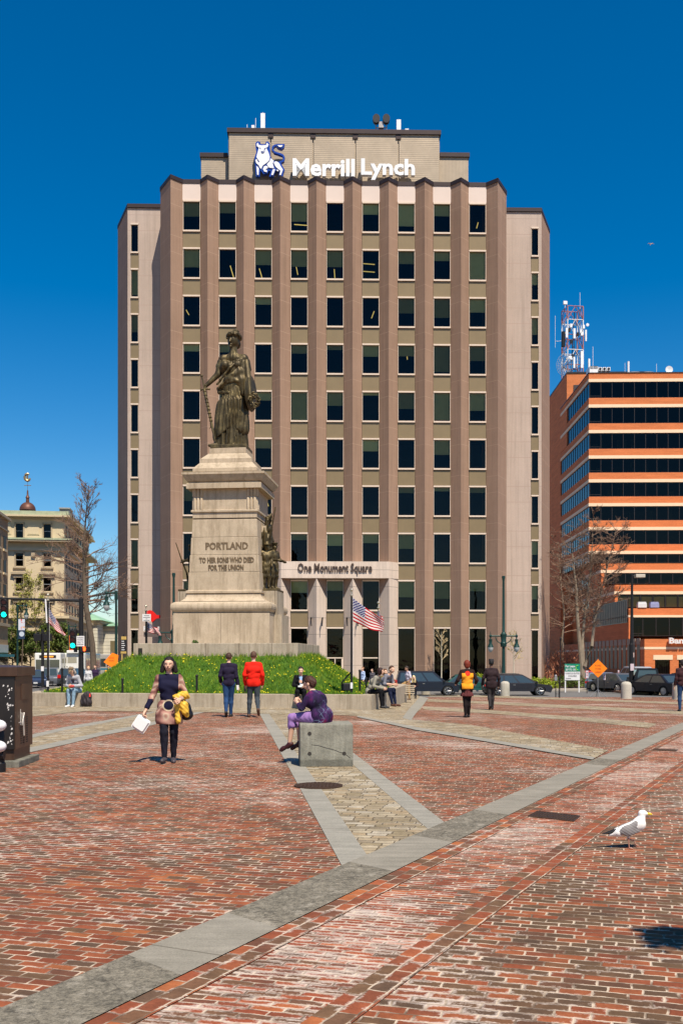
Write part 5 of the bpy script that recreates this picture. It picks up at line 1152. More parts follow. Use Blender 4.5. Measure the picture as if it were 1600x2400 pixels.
# 12. woman with orange and brown top, seen from behind
OT, nt, b = newmat('orange_and_brown_jersey', .8, 0, .15); v = objco(nt); sp = _n(nt, 'ShaderNodeSeparateXYZ'); nt.links.new(v, sp.inputs[0])
w = mth(nt, 'MULTIPLY', mth(nt, 'LESS_THAN', mth(nt, 'ABSOLUTE', sp.outputs[0]), .165), mth(nt, 'LESS_THAN', sp.outputs[2], 1.28)); 
c = mixc(nt, w, (.025, .012, .010), (.85, .33, .02)); ds = mth(nt, 'ADD', mth(nt, 'POWER', sp.outputs[0], 2.0), mth(nt, 'POWER', mth(nt, 'ADD', sp.outputs[2], -1.27), 2.0)); c = mixc(nt, mth(nt, 'LESS_THAN', ds, .0052), c, (.75, .03, .012)); nt.links.new(c, b.inputs['Base Color'])
g12 = gl(1094, 1682); H12 = 1.66
t12, J12, T12 = person('red haired woman walking away in an orange and brown top and short skirt', H12, g12, PI+R(4), dict(lel=(.165, .02, .65), rel=(-.165, .02, .65), lwr=(.175, -.09, .60), rwr=(-.175, -.09, .60), lkn=(.03, 0, .285), rkn=(-.03, -.02, .285), lan=(.03, .03, .045), ran=(-.035, -.03, .045), lto=(.04, -.05, .014), rto=(-.045, -.12, .014)), hair=(.17, .025, .010), hairstyle='bob', topmat=OT, legs=(.012, .008, .008), shoes=(.01, .008, .008), fem=True, fat=1.1, vox=.012, hem=.0, jacket=True)
build('skirt', net([rc(np.array((0, 0, .55))*H12, np.array((0, 0, .375))*H12, .115, .155, .8), rc((-.06, 0, .9), (.06, 0, .9), .115, .115), rc((-.07, 0, .62), (.07, 0, .62), .12, .12)], .012, .03, cut=lambda P: .61-P[..., 2], disp=lambda P: .008*np.sin(np.arctan2(P[..., 1], P[..., 0])*11)), M((.10, .02, .02), .8, 0, .7, 25), t12, smooth='all', fixn=False)
# 13. man in dark suit and hat
g13 = gl(1151, 1664)
t13, J13, T13 = person('man walking away in a dark brown suit and flat hat', 1.80, g13, PI-R(5), dict(lel=(.155, .0, .64), lwr=(.175, -.07, .50), rel=(-.15, .02, .64), **{k: v for k, v in walkA.items()}), skin=SKIND, hair=(.01, .01, .01), hairstyle='cropped', top=(.030, .018, .020), legs=(.035, .030, .030), shoes=(.01, .01, .01), fat=1.12, vox=.012, jacket=True, hem=.06)
m = MB(); c_ = T13(0, 0, .045); m.lathe([(.115, 0), (.118, .012), (.09, .02), (.088, .075), (.08, .09), (.02, .092)], tuple(c_), 18); build('hat', m, M((.03, .026, .028), .7, 0, .1), t13, smooth=True)
# 14, 15 people by the entrance
D = 70.0
person('man in a light blue shirt walking past the office entrance', 1.80, on(850, D), R(-60), dict(lwr=(.16, -.06, .50)), hair=(.25, .12, .06), hairstyle='cropped', top=(.42, .52, .72), legs=(.10, .06, .045), vox=.016)
person('person in dark grey clothes standing in shade near the entrance', 1.7, on(872, 73.0), R(-40), {}, hair=(.05, .03, .02), top=(.10, .09, .10), legs=(.05, .04, .04), vox=.016)
# 16-18 people on the far left pavement
D = 62.0
person('blonde woman in sunglasses and a pale grey long sleeved top', 1.68, on(207, D), R(8), dict(rwr=(-.16, -.02, .48)), hair=(.60, .38, .18), hairstyle='bob', top=(.50, .50, .50), legs=(.02, .02, .03), vox=.015, fem=True, hem=.04)
person('man in a dark purple jacket walking beside the blonde woman', 1.78, on(223, 63), R(-12), {}, hair=(.04, .02, .015), top=(.035, .018, .05), legs=(.02, .02, .03), vox=.015, jacket=True)
person('dark haired person in an orange yellow top beyond the mound', 1.7, on(254, 60), R(20), {}, hair=(.02, .014, .012), top=(.65, .30, .03), legs=(.03, .03, .04), vox=.016, skin=SKINM)
# 19. person at the right edge
g19 = gl(1598, 1668)
person('person in a dark jacket and jeans half out of frame at the right edge', 1.78, (g19[0]+.02, g19[1], g19[2]), PI-R(12), dict(rel=(-.15, .02, .64)), hair=(.03, .02, .02), top=(.05, .02, .022), legs=(.02, .05, .12), vox=.012, jacket=True)
# ---------------- bronze side groups ----------------
def bronze_fig(grp, H, loc, rz, pose, hat=None, extra=None, coat=.0):
    J = {k: np.array(v, float)*H for k, v in {**DEF, **pose}.items()}; s = H
    pr = [rc(J['lsh'], J['rsh'], .042*s, .042*s), rc(J['cst']-np.array((.04*s, 0, 0)), J['cst']+np.array((.04*s, 0, 0)), .075*s, .075*s), rc(J['cst'], J['pel'], .078*s, .075*s), rc(J['pel']-np.array((.035*s, 0, 0)), J['pel']+np.array((.035*s, 0, 0)), .070*s, .070*s)]
    if coat: pr.append(rc(J['pel'], J['pel']-np.array((0, 0, coat*s)), .095*s, .115*s, .75))
    for a in 'lr': pr += [rc(J[a+'sh'], J[a+'el'], .042*s, .033*s), rc(J[a+'el'], J[a+'wr'], .034*s, .023*s), rc(J[a+'wr'], J[a+'wr']+(J[a+'wr']-J[a+'el'])*.3, .024*s, .018*s), rc(J[a+'hp'], J[a+'kn'], .062*s, .047*s), rc(J[a+'kn'], J[a+'an'], .048*s, .034*s), rc(J[a+'an'], J[a+'to'], .03*s, .022*s)]
    pr += [rc(J['nk'], J['hd'], .034*s, .034*s), el(J['hd']+np.array((0, .004, .01))*s, np.array((.044, .054, .058))*s), el(J['hd']+np.array((0, -.02, -.03))*s, np.array((.03, .032, .036))*s), rc(J['hd']+np.array((0, -.05, .0))*s, J['hd']+np.array((0, -.062, -.014))*s, .007*s, .009*s)]
    m = net(pr, .018, .03*s, disp=lambda P: .007*np.sin(P[..., 2]*26+P[..., 0]*19)*np.sin(P[..., 0]*31+P[..., 1]*24))
    if hat == 'brim': m = merge(m, MB().lathe([(.10*s, 0), (.102*s, .008*s), (.055*s, .022*s), (.052*s, .06*s), (.03*s, .075*s)], tuple(J['hd']+np.array((0, 0, .035))*s), 16, sy=1.1))
    if hat == 'cap': m = merge(m, MB().lathe([(.052*s, 0), (.054*s, .03*s), (.068*s, .045*s), (.05*s, .058*s)], tuple(J['hd']+np.array((0, -.005, .035))*s), 16, sy=1.15), MB().cbox(tuple(J['hd']+np.array((0, -.065, .033))*s), (.06*s, .05*s, .008*s)))
    c_, s_ = math.cos(rz), math.sin(rz); m.v = [(loc[0]+x*c_-y*s_, loc[1]+x*s_+y*c_, loc[2]+z) for x, y, z in m.v]
    return build('figure', m, BRZ, grp, smooth='all', fixn=False)
zp = 4.28
gR = thing('bronze_sailor_group', 'bronze group of men in hats with a flag on the right side of the monument', 'sculpture', (MX, MY, zp), MA)
m = MB(); m.box(1.30, 1.97, -.80, .80, 0, .09); build('plinth', m, BRZ, gR, bevel=.02)
bronze_fig(gR, 1.80, (1.50, -.50, .08), R(20), dict(lwr=(.10, -.12, .52), hd=(0, -.03, .93)), 'brim', coat=.1)
bronze_fig(gR, 1.84, (1.74, -.12, .08), R(60), dict(lel=(.15, -.03, .65), lwr=(.12, -.19, .60), rel=(-.15, -.02, .64), rwr=(-.10, -.2, .62)), 'cap', coat=.12)
bronze_fig(gR, 1.82, (1.52, .40, .08), R(85), {}, 'cap', coat=.1)
bronze_fig(gR, 1.80, (1.48, .05, 1.20), R(70), dict(rel=(-.15, -.05, .90), rwr=(-.08, -.10, 1.02)), None, coat=.1)
m = MB(); m.tube([(1.42, -.05, 1.1), (1.62, -.12, 2.4), (1.80, -.18, 3.35)], .025, 6); build('flagstaff', m, BRZ, gR)
fl = net([rc((1.35, -.3, 2.2), (1.5, -.2, 2.95), .10, .06), rc((1.35, -.28, 1.5), (1.38, -.3, 2.3), .12, .12), rc((1.5, -.2, 2.9), (1.62, -.12, 3.0), .08, .05)], .02, .05, disp=lambda P: .025*np.sin(P[..., 0]*45+P[..., 1]*38))
build('furled_flag', fl, BRZ, gR, smooth='all', fixn=False)
m = MB(); m.tube([(1.62, -.62, .95), (1.55, -.78, .55), (1.72, -.80, .42), (1.80, -.70, .8), (1.78, -.5, 1.0)], .016, 5); build('rope', m, BRZ, gR)
gL = thing('bronze_soldier_group', 'bronze soldier with a rifle on the left side of the monument', 'sculpture', (MX, MY, zp), MA)
m = MB(); m.box(-1.97, -1.30, -.80, .80, 0, .09); build('plinth', m, BRZ, gL, bevel=.02)
bronze_fig(gL, 1.80, (-1.52, -.35, .08), R(-80), dict(rel=(-.14, -.06, .66), rwr=(-.10, -.20, .66), lel=(.14, -.06, .66), lwr=(.05, -.20, .62)), 'cap', coat=.14)
bronze_fig(gL, 1.80, (-1.50, .35, .08), R(-95), {}, 'cap', coat=.14)
m = MB(); m.tube([(-1.72, -.42, .75), (-1.90, -.50, 1.25), (-2.12, -.58, 1.95)], [.035, .028, .018], 6); m.tube([(-1.72, -.42, .75), (-1.66, -.40, .42)], [.035, .06], 6); build('rifle', m, BRZ, gL)
# ---------------- vehicles ----------------
TYRE = M((.012, .012, .012), .8, 0, .1, 9); RIM = M((.55, .55, .56), .3, .8, 0); CGL = M((.04, .055, .055), .06, 0, 0, spec=.9, coat=.6)
RED_ = M((.55, .015, .01), .25, 0, 0, coat=.5); LAMP = M((.75, .75, .72), .15, .3, 0, coat=.5); CHR = M((.6, .6, .6), .2, .9, 0); BLK = M((.012, .012, .012), .5, 0, 0)
def vehicle(label, cat, name, loc, rz, L, W, H, col, kind='suv', group='cars parked and driving round the square', paint=None, plate=True, rails=False, glasscol=None):
    """front of the car points to +X in its own frame"""
    t = thing(name, label, cat, loc, rz, group); h = L/2; wr = .335 if kind != 'jeep' else .38; zb = .22
    P_ = paint or M(col, .34, 0, .04, 2, coat=.15)
    K = {'suv': (.92, .98, [(-.97,.98),(-.86,1),(.10,1),(.34,.98)], .60), 'hatch': (.92, .95, [(-.93,.97),(-.80,1),(.02,1),(.34,.96)], .62), 'sedan': (.90, .93, [(-.72,.97),(-.40,1),(.05,1),(.42,.94)], .70), 'jeep': (1.0, 1.02, [(-.96,1),(-.94,1),(.16,1),(.22,1)], .55)}[kind]
    belt = H*{'suv': .56, 'hatch': .58, 'sedan': .60, 'jeep': .58}[kind]; hood = H*{'suv': .56, 'hatch': .54, 'sedan': .56, 'jeep': .60}[kind]
    deck = {'sedan': belt*1.02}.get(kind, belt)
    ax_ = (h*.62, -h*.60)
    def arch(cx, r=None):
        r = r or wr*1.18; return [(cx+r*math.cos(a), .30+r*math.sin(a)) for a in [PI*k/8 for k in range(9)]]
    top = [(h*.99, .42), (h*.985, hood*.80), (h*.90, hood*.93), (h*.40, belt*1.0), (-h*.80, belt), (-h*.97, deck*.97), (-h, .55), (-h*.985, .38)]
    bot = [(-h*.96, zb)] + [(x, z) for x, z in arch(ax_[1])[::-1] if True] + [(x, z) for x, z in arch(ax_[0])[::-1]] + [(h*.95, zb)]
    prof = top + bot
    m = MB(); n = len(prof); vs = []
    stations = [(-W/2, .0), (-W/2*.985, .0)]
    ring = []
    for yy, ins in ((-1, .035), (-1, 0), (1, 0), (1, .035)):
        pass
    cxm, czm = 0, .6
    for yy, sc, bulge in ((-.5, .975, 0), (-.47, 1, 0), (.47, 1, 0), (.5, .975, 0)):
        vs += [(x*sc if abs(x) > h*.8 else x, yy*W*(1 if z > .3 else .985)*(.965 if z > belt*.9 else 1), (z-.5)*(.99 if sc < 1 else 1)+.5) for x, z in prof]
    fs = [tuple(range(n)), tuple(range(4*n-1, 3*n-1, -1))] + [(s*n+i, s*n+(i+1) % n, (s+1)*n+(i+1) % n, (s+1)*n+i) for s in range(3) for i in range(n)]
    m.add(vs, fs); body = build('body', m, P_, t, smooth=True)
    # cabin: roof pillars and panes
    rp = K[2]; wb, wt = W*.465, W*.37
    b0 = {'suv': -.99, 'hatch': -.98, 'sedan': -.74, 'jeep': -.97}[kind]*h; b1 = K[3]*h*.98 if kind != 'jeep' else .30*h
    r0, r1 = {'suv': (-.90, .18), 'hatch': (-.72, .12), 'sedan': (-.40, .16), 'jeep': (-.95, .22)}[kind]
    r0 *= h; r1 *= h
    m = MB()
    lowp = [(b0, -wb, belt-.02), (b1, -wb, belt-.02), (b1, wb, belt-.02), (b0, wb, belt-.02)]; hip = [(r0, -wt, H-.03), (r1, -wt, H-.03), (r1, wt, H-.03), (r0, wt, H-.03)]
    rt = [(r0+.08, -wt*.85, H), (r1-.15, -wt*.85, H), (r1-.15, wt*.85, H), (r0+.08, wt*.85, H)]
    m.add(lowp+hip+rt, [(0,1,5,4),(1,2,6,5),(2,3,7,6),(3,0,4,7),(4,5,9,8),(5,6,10,9),(6,7,11,10),(7,4,8,11),(8,9,10,11)]); build('cabin', m, P_, t)
    def panel(name, A, B, C, D, s0, s1, u0, u1, off, mat):
        A, B, C, D = map(Vector, (A, B, C, D))
        def q(s, u): return A.lerp(B, s).lerp(D.lerp(C, s), u)
        nrm = (B-A).cross(D-A).normalized()
        if nrm.dot((A+B+C+D)/4-Vector((0, 0, H*.7))) < 0: nrm = -nrm
        p = [q(s0, u0), q(s1, u0), q(s1, u1), q(s0, u1)]; mm = MB(); mm.add([x+nrm*off for x in p]+[x+nrm*(off-.02) for x in p], [(0,1,2,3),(0,4,5,1),(1,5,6,2),(2,6,7,3),(3,7,4,0)]); return build(name, mm, mat, t)
    gm = glasscol or CGL
    for sy in (-1, 1):
        A, B = (b0, sy*wb, belt-.02), (b1, sy*wb, belt-.02); C, D = (r1, sy*wt, H-.03), (r0, sy*wt, H-.03)
        cuts = ((.06, .33), (.36, .62), (.65, .93)) if kind in ('suv', 'hatch') else ((.06, .47), (.51, .92))
        for a, b_ in cuts: panel('side_window', A, B, C, D, a, b_, .08, .88, .006, gm)
    panel('windscreen', (b1, -wb, belt-.02), (b1, wb, belt-.02), (r1, wt, H-.03), (r1, -wt, H-.03), .06, .94, .06, .92, .006, gm)
    panel('rear_window', (b0, -wb, belt-.02), (b0, wb, belt-.02), (r0, wt, H-.03), (r0, -wt, H-.03), .10, .90, .12, .86, .006, gm)
    for x in ax_:
        for sy in (-1, 1):
            w = MB(); w.lathe([(wr-.04, -.10), (wr-.01, -.09), (wr, -.05), (wr, .05), (wr-.01, .09), (wr-.04, .10)], (x, sy*(W/2-.11), wr), 22, 'y'); wo = build('wheel', w, TYRE, t, smooth=True)
            rm = MB(); y = sy*(W/2-.005); rm.lathe([(wr*.66, 0), (wr*.66, -sy*.03), (wr*.60, -sy*.03), (wr*.60, 0)], (x, y, wr), 22, 'y')
            rm.lathe([(wr*.14, -sy*.04), (wr*.14, sy*.004)], (x, y, wr), 10, 'y')
            for k_ in range(7):
                a = k_*2*PI/7; c_, s_ = math.cos(a), math.sin(a); rm.tube([(x+c_*wr*.1, y-sy*.012, wr+s_*wr*.1), (x+c_*wr*.63, y-sy*.012, wr+s_*wr*.63)], .022, 5)
            build('rim', rm, RIM, wo)
    for sy in (-1, 1):
        m = MB(); m.cbox((h*.955, sy*W*.36, hood*.78), (.09, W*.20, .13), 0, .9); build('headlight', m, LAMP, t, bevel=.02)
        m = MB(); zt_ = belt*.82 if kind != 'suv' else belt*.98; m.cbox((-h*.985, sy*W*.385, zt_), (.07, W*.16, .14 if kind != 'suv' else .30)); build('taillight', m, RED_, t, bevel=.015)
        m = MB(); m.cbox((b1*.86, sy*(wb+.10), belt+.06), (.12, .16, .12)); build('wing_mirror', m, BLK, t, bevel=.02)
        m = MB(); m.box(-h*.40, h*.34, sy*(W*.5)-.006, sy*(W*.5)+.006, .50, .515)
        for xx in (-.30, .12, .36): m.box(h*xx-.004, h*xx+.004, sy*W*.5-.004, sy*W*.5+.004, .32, belt-.06)
        build('door_seam', m, BLK, t)
        m = MB(); m.box(h*-.17, h*-.10, sy*W*.497-.02, sy*W*.497+.02, belt-.12, belt-.095); build('door_handle', m, CHR, t)
        if rails: m = MB(); m.tube([(r0+.1, sy*wt*.9, H+.03), (r1-.2, sy*wt*.9, H+.03)], .015, 5); build('roof_rail', m, BLK, t)
    m = MB(); m.cbox((h*.985, 0, .38), (.04, W*.55, .14)); m.cbox((h*.975, 0, hood*.72), (.04, W*.40, .10)); build('grille', m, BLK, t)
    m = MB(); m.cbox((-h*1.0, 0, .62), (.02, .32, .15)); m.cbox((h*1.0, 0, .45), (.02, .32, .13)); build('number_plate', m, M((.6, .6, .58), .5, 0, 0), t)
    if kind == 'jeep':
        m = MB(); m.lathe([(.34, -.10), (.36, 0), (.34, .10), (.15, .12)], (-h-.14, 0, .95), 20, 'x'); build('spare_wheel', m, TYRE, t, smooth=True)
    return t
def onr(u, D): return on(u, D)
vehicle('black boxy hatchback seen side on behind the standing man and first bollard', 'car', 'parked_car', on(1000, 66), R(0), 4.15, 1.80, 1.62, (.008, .009, .016), 'suv')
vehicle('black estate car with roof rails seen side on behind the man in the suit', 'car', 'parked_car', on(1210, 66), R(0), 4.4, 1.8, 1.42, (.016, .013, .016), 'hatch', rails=True)
vehicle('green saloon partly hidden behind the couple walking away', 'car', 'parked_car', on(1098, 68.5), R(0), 4.3, 1.7, 1.36, (.012, .075, .065), 'sedan')
vehicle('silver blue hatchback furthest left of the cars on the right street', 'car', 'parked_car', on(1414, 76), R(60), 4.2, 1.75, 1.40, (.12, .16, .22), 'hatch')
vehicle('grey saloon with its tail lights towards the square by the orange sign', 'car', 'parked_car', on(1440, 73), R(115), 4.4, 1.75, 1.38, (.08, .08, .085), 'sedan')
vehicle('black boxy off road car seen from behind beside the second bollard', 'car', 'parked_car', on(1506, 69), R(82), 3.9, 1.78, 1.78, (.008, .008, .010), 'jeep')
vehicle('black saloon with red tail light in front of the brick bank corner', 'car', 'parked_car', on(1540, 66), R(118), 4.6, 1.8, 1.42, (.010, .010, .014), 'sedan')
vehicle('dark car at the right edge behind the last bollard', 'car', 'parked_car', on(1600, 67), R(105), 4.5, 1.8, 1.48, (.014, .012, .014), 'hatch')
vehicle('pale silver van glimpsed between the bollard and the black off road car', 'car', 'parked_car', on(1484, 80), R(95), 4.4, 1.8, 1.8, (.35, .37, .40), 'suv')
vehicle('red car with its tail end showing behind the leafless tree', 'car', 'parked_car', on(1368, 82), R(90), 4.2, 1.75, 1.45, (.35, .02, .02), 'hatch')
vehicle('silver fronted sport utility car driving towards the square at left', 'car', 'moving_car', on(116, 90), R(-78), 4.6, 1.85, 1.62, (.12, .13, .15), 'suv')
vehicle('dark saloon half hidden behind the utility cabinet', 'car', 'moving_car', on(82, 84), R(-72), 4.5, 1.8, 1.5, (.03, .045, .09), 'sedan')
vehicle('dark car with red tail lights waiting behind the white bus', 'car', 'moving_car', on(176, 90), R(86), 4.3, 1.85, 1.58, (.05, .055, .06), 'suv')
# buses
def bus(label, loc, rz, front, col=(.75, .75, .72)):
    L, W, H = 10.5, 2.5, 3.0; t = thing('bus', label, 'bus', loc, rz, 'white buses in the left street'); BW = M(col, .35, 0, .04, 1, coat=.3)
    m = MB(); m.box(-L/2, L/2, -W/2, W/2, .35, H); build('body', m, BW, t, bevel=.12)
    for x in (-3.2, 3.2):
        for sy in (-1, 1): m = MB(); m.lathe([(.44, -.14), (.48, 0), (.44, .14)], (x, sy*(W/2-.12), .48), 18, 'y'); build('wheel', m, TYRE, t)
    for sy in (-1, 1):
        for k_ in range(6): m = MB(); m.box(-4.6+k_*1.55, -3.25+k_*1.55, sy*W/2-.015, sy*W/2+.015, 1.45, 2.45); build('side_window', m, CGL, t)
        m = MB(); m.box(-L/2+.1, L/2-.1, sy*W/2-.008, sy*W/2+.008, 1.05, 1.25); build('stripe', m, M((.01, .22, .32), .4, 0, 0), t)
    s = 1 if front else -1
    m = MB(); x = s*L/2
    if front: m.box(x-.015, x+.02, -W/2+.12, W/2-.12, 1.05, 2.35); build('windscreen', m, CGL, t); m = MB(); m.box(x-.015, x+.022, -.8, .8, 2.50, 2.78); build('destination_board', m, M((.02, .014, .01), .4), t); m = MB(); m.box(x+.021, x+.03, -.55, .55, 2.58, 2.70); build('destination_text', m, emis((1, .30, .03), .8), t)
    else:
        for y0, y1 in ((-1.1, -.65), (-.45, .45), (.55, 1.1)): m = MB(); m.box(x-.015, x+.015, y0, y1, 2.0, 2.6); build('rear_window', m, M((.35, .33, .26), .3, 0, 0), t)
        m = MB(); m.box(x-.012, x+.012, -W/2+.08, W/2-.08, 1.22, 1.42); build('stripe', m, M((.01, .22, .32), .4, 0, 0), t)
        m = MB(); m.box(x-.25, x+.6, -.7, .5, H-.02, H+.28); build('roof_unit', m, BW, t, bevel=.05)
        for sy in (-.95, .95): m = MB(); m.cbox((x, sy, 1.0), (.03, .16, .3)); build('taillight', m, RED_, t)
        m = MB(); m.cbox((x, .2, 1.62), (.02, .10, .10)); m.cbox((x, .5, 1.62), (.02, .10, .10)); build('vent', m, BLK, t)
    for sy in (-.9, .9):
        if front: m = MB(); m.cbox((x, sy, .75), (.05, .3, .2)); build('headlight', m, LAMP, t)
bus('white city bus with dark windscreen and amber sign facing the square', on(134, 103), R(-84), True)
bus('back of a white bus with a turquoise stripe and roof unit', on(190, 106), R(95), False)
bus('white bus seen side on behind the leaning street tree', on(222, 128), R(150), True, (.5, .48, .44))
# ---------------- street furniture ----------------
GRN = M((.012, .045, .038), .45, .2, .15, 4); BK = M((.014, .013, .014), .5, .2, .1, 5); GALV = M((.30, .30, .30), .45, .6, .1, 5); WHT = M((.72, .70, .68), .5, 0, .03)
LGL = M((.42, .44, .42), .15, 0, 0, coat=.4)
GRA3 = granite('bollard_granite', (.38, .35, .28), (.52, .48, .40), .3, 40)
def bollard(u, v, label):
    D = gp(u, v)[1]; t = thing('granite_bollard', label, 'bollard', (X(u, D), D, gz(X(u, D), D)), 0, 'granite bollards along the square edge')
    r0 = .30; h = .96; m = MB(); m.lathe([(r0*1.0, -.05), (r0, .1), (r0*.96, h*.80), (r0*.90, h*.88), (r0*.72, h*.95), (r0*.4, h*.99), (.02, h)], n=24); build('shaft', m, GRA3, t, smooth=True)
    m = MB(); m.lathe([(r0+.05, -.03), (r0+.05, .012)], n=24); build('base_collar', m, GRAN2, t)
bollard(997, 1628, 'domed granite bollard in front of the black boxy hatchback'); bollard(1183, 1632, 'domed granite bollard beside the man in the hat')
bollard(1467, 1638, 'domed granite bollard left of the black off road car'); bollard(1588, 1640, 'domed granite bollard at the right edge behind the walking person')
# lamp posts
def lantern(m_g, m_l, x, z, s=1):
    m_g.lathe([(.03, .55*s), (.05, .40*s), (.14*s, .38*s), (.12*s, .30*s), (.10*s, .12*s), (.20*s, -.10*s), (.22*s, -.16*s), (.20*s, -.18*s)], (x, 0, z), 14); m_g.lathe([(.01, .95*s), (.035, .62*s), (.02, .5*s)], (x, 0, z), 8)
    m_l.lathe([(.20*s, -.18*s), (.20*s, -.28*s), (.13*s, -.46*s), (.03, -.54*s)], (x, 0, z), 14)
def lamppost(name, label, loc, H, za, arms, rz=0, r=.12, grp='green lamp posts'):
    t = thing(name, label, 'lamp post', loc, rz, grp)
    m = MB(); m.lathe([(.26, 0), (.26, .35), (.20, .45), (.17, 1.1), (r*1.15, 1.25), (r, 2.2), (r*.85, za-.8), (.20, za-.75), (.24, za-.5), (.18, za-.4), (.20, za-.1), (.24, za+.12), (.16, za+.2), (r*.85, za+.3), (r*.62, H-.35), (r*1.05, H-.1), (r*.9, H)] if H > za+.5 else [(.22, 0), (.22, .4), (.15, .55), (r, 1.0), (r*.7, H-.6), (r*1.1, H-.5), (r, H)], n=14); build('pole', m, GRN, t, smooth=True)
    for d, ln in arms:
        a = MB(); a.tube([(0, 0, za), (d*ln, 0, za)], .055, 8); a.tube([(d*.1, 0, za-.55)]+[(d*(.15+ln*.45*math.sin(q)), 0, za-.5+.45*(1-math.cos(q))) for q in (.3, .7, 1.1, 1.5)], .035, 6); a.ell((d*ln, 0, za), (.10, .10, .12)); g = MB(); lantern(a, g, d*ln, za-.62)
        ao = build('arm', a, GRN, t, smooth=True); build('lamp_glass', g, LGL, ao, smooth=True)
    return t
D = 71.0; k_ = D/F
lamppost('street_lamp', 'tall dark green double lamp post by the parked estate car', on(1179.5, D), (1545-1350)*k_+1.62+.78, (1545-1491)*k_+1.62+.78, ((-1, .92), (1, .92)))
D = 70.0; k_ = D/F
lamppost('street_lamp', 'green double lamp post mostly hidden behind the monument', on(407, D), (1545-1344)*k_+1.62+.7, (1545-1484)*k_+1.62+.7, ((-1, .95), (1, .95)))
D = 64.0; k_ = D/F
lamppost('street_lamp', 'green post with one lantern hanging over the left street', on(272, D), (1545-1388)*k_+1.62+.6, (1545-1392)*k_+1.62+.6, ((-1, .62),), r=.10)
D = 85.0; k_ = D/F
lamppost('street_lamp', 'pale green lamp post with a sports banner at the left', on(41, D), (1545-1417)*k_+1.62+.78, (1545-1420)*k_+1.62+.78, ((1, .75),), r=.10)
lamppost('street_lamp', 'small far lamp post with an orange banner near the bus', on(161, 104), 6.0, 5.8, ((1, .7),), r=.08)
def banner(label, u, v0, v1, w, D, mat, base=None):
    t = thing('banner', label, 'banner', (X(u, D), D-.15, Z(v1, D)), 0, 'banners on lamp posts'); h = (v1-v0)*D/F; m = MB(); ww = w*D/F
    m.box(0, ww, -.01, .01, 0, h); build('cloth', m, mat, t); m = MB(); m.tube([(-.12, 0, h), (ww, 0, h)], .02, 5); m.tube([(-.12, 0, 0), (ww, 0, 0)], .02, 5); build('bracket', m, GRN, t); return t, ww, h
BN, nt, b = newmat('printed_banner', .6); v = objco(nt); sp = _n(nt, 'ShaderNodeSeparateXYZ'); nt.links.new(v, sp.inputs[0])
c = rampn(nt, noise(nt, v, 2.6, 2), [(.36, (.55, .08, .08)), (.42, (.6, .6, .62)), (.52, (.55, .58, .66)), (.6, (.62, .32, .30)), (.66, (.65, .45, .06))], 'CONSTANT'); c = mixc(nt, mth(nt, 'LESS_THAN', sp.outputs[2], .75), c, (.012, .03, .07)); c = mixc(nt, mth(nt, 'LESS_THAN', mth(nt, 'ADD', mth(nt, 'POWER', mth(nt, 'ADD', sp.outputs[0], -.28), 2.0), mth(nt, 'POWER', mth(nt, 'ADD', sp.outputs[2], -.42), 2.0)), .045), c, (.5, .55, .6)); nt.links.new(c, b.inputs['Base Color'])
banner('white and navy banner with a round badge on the left lamp post', 44.5, 1451, 1498, 15, 85.0, BN)
BO, nt, b = newmat('orange_banner', .6); v = objco(nt); c = rampn(nt, noise(nt, v, 1.2, 2), [(.4, (.75, .12, .02)), (.5, (.80, .45, .03)), (.58, (.20, .45, .03)), (.64, (.75, .12, .02))], 'CONSTANT'); nt.links.new(c, b.inputs['Base Color'])
banner('orange and green banner on the far lamp post by the buses', 163, 1489, 1526, 9, 104.0, BO)
# signal mast
D = 60.0; k_ = D/F; g0 = on(190, D); zg = g0[2]; H_ = Z(1403, D)-zg
t = thing('signal_mast', 'black traffic signal mast with a long arm reaching left over the street', 'traffic signal', g0)
m = MB(); m.tube([(0, 0, 0), (0, 0, H_)], [.17, .13], 10); m.lathe([(.26, 0), (.26, .5), (.17, .6)], n=10); build('pole', m, BK, t)
za = Z(1408, D)-zg; m = MB(); m.tube([(0, 0, za), (-4.3, 0, za+.12), (-5.4, 0, za+.2)], [.09, .06, .05], 8); build('arm', m, BK, t)
GRL = emis((.0, .95, .62), 2.2)
def sighead(parent, x, y, z, s=.32, lit=0, n=3, face=1):
    m = MB(); m.box(x-s*.55, x+s*.55, y-.12, y+.14, z-s*n*.55, z+s*n*.55); h_ = build('signal_head', m, BK, parent, bevel=.03)
    for i in range(n):
        zz = z+s*(n-1)/2-s*i; a = MB(); a.lathe([(s*.40, -.16), (s*.40, -.12)], (x, y, zz), 14, 'y')
        on_ = (i == lit); build('lens', a, GRL if on_ else M((.03, .006, .004), .3), h_)
        v_ = MB(); v_.tube([(x+s*.44*math.cos(q), y-.20, zz+s*.44*math.sin(q)) for q in [PI*j/8 for j in range(9)]], .02, 4); v_.tube([(x+s*.44*math.cos(q), y-.14, zz+s*.44*math.sin(q)) for q in [PI*j/8 for j in range(9)]], .02, 4); build('visor', v_, BK, h_)
    return h_
sighead(t, (12-190)*k_, -.1, Z(1422, D)-zg-.1, .38, 2); sighead(t, (174-190)*k_, -.2, Z(1499, D)-zg, .36, 2)
m = MB(); m.box((199-190)*k_-.25, (199-190)*k_+.28, -.2, .1, Z(1529, D)-zg, Z(1516, D)-zg); ph = build('pedestrian_head', m, BK, t)
m = MB(); cx_ = (199.5-190)*k_; cz_ = Z(1521.5, D)-zg
m.box(cx_-.06, cx_+.06, -.225, -.205, cz_-.12, cz_+.06)
for i, hh in enumerate((.12, .16, .15, .11)): m.box(cx_-.07+i*.037, cx_-.045+i*.037, -.225, -.205, cz_+.05, cz_+.05+hh*.8)
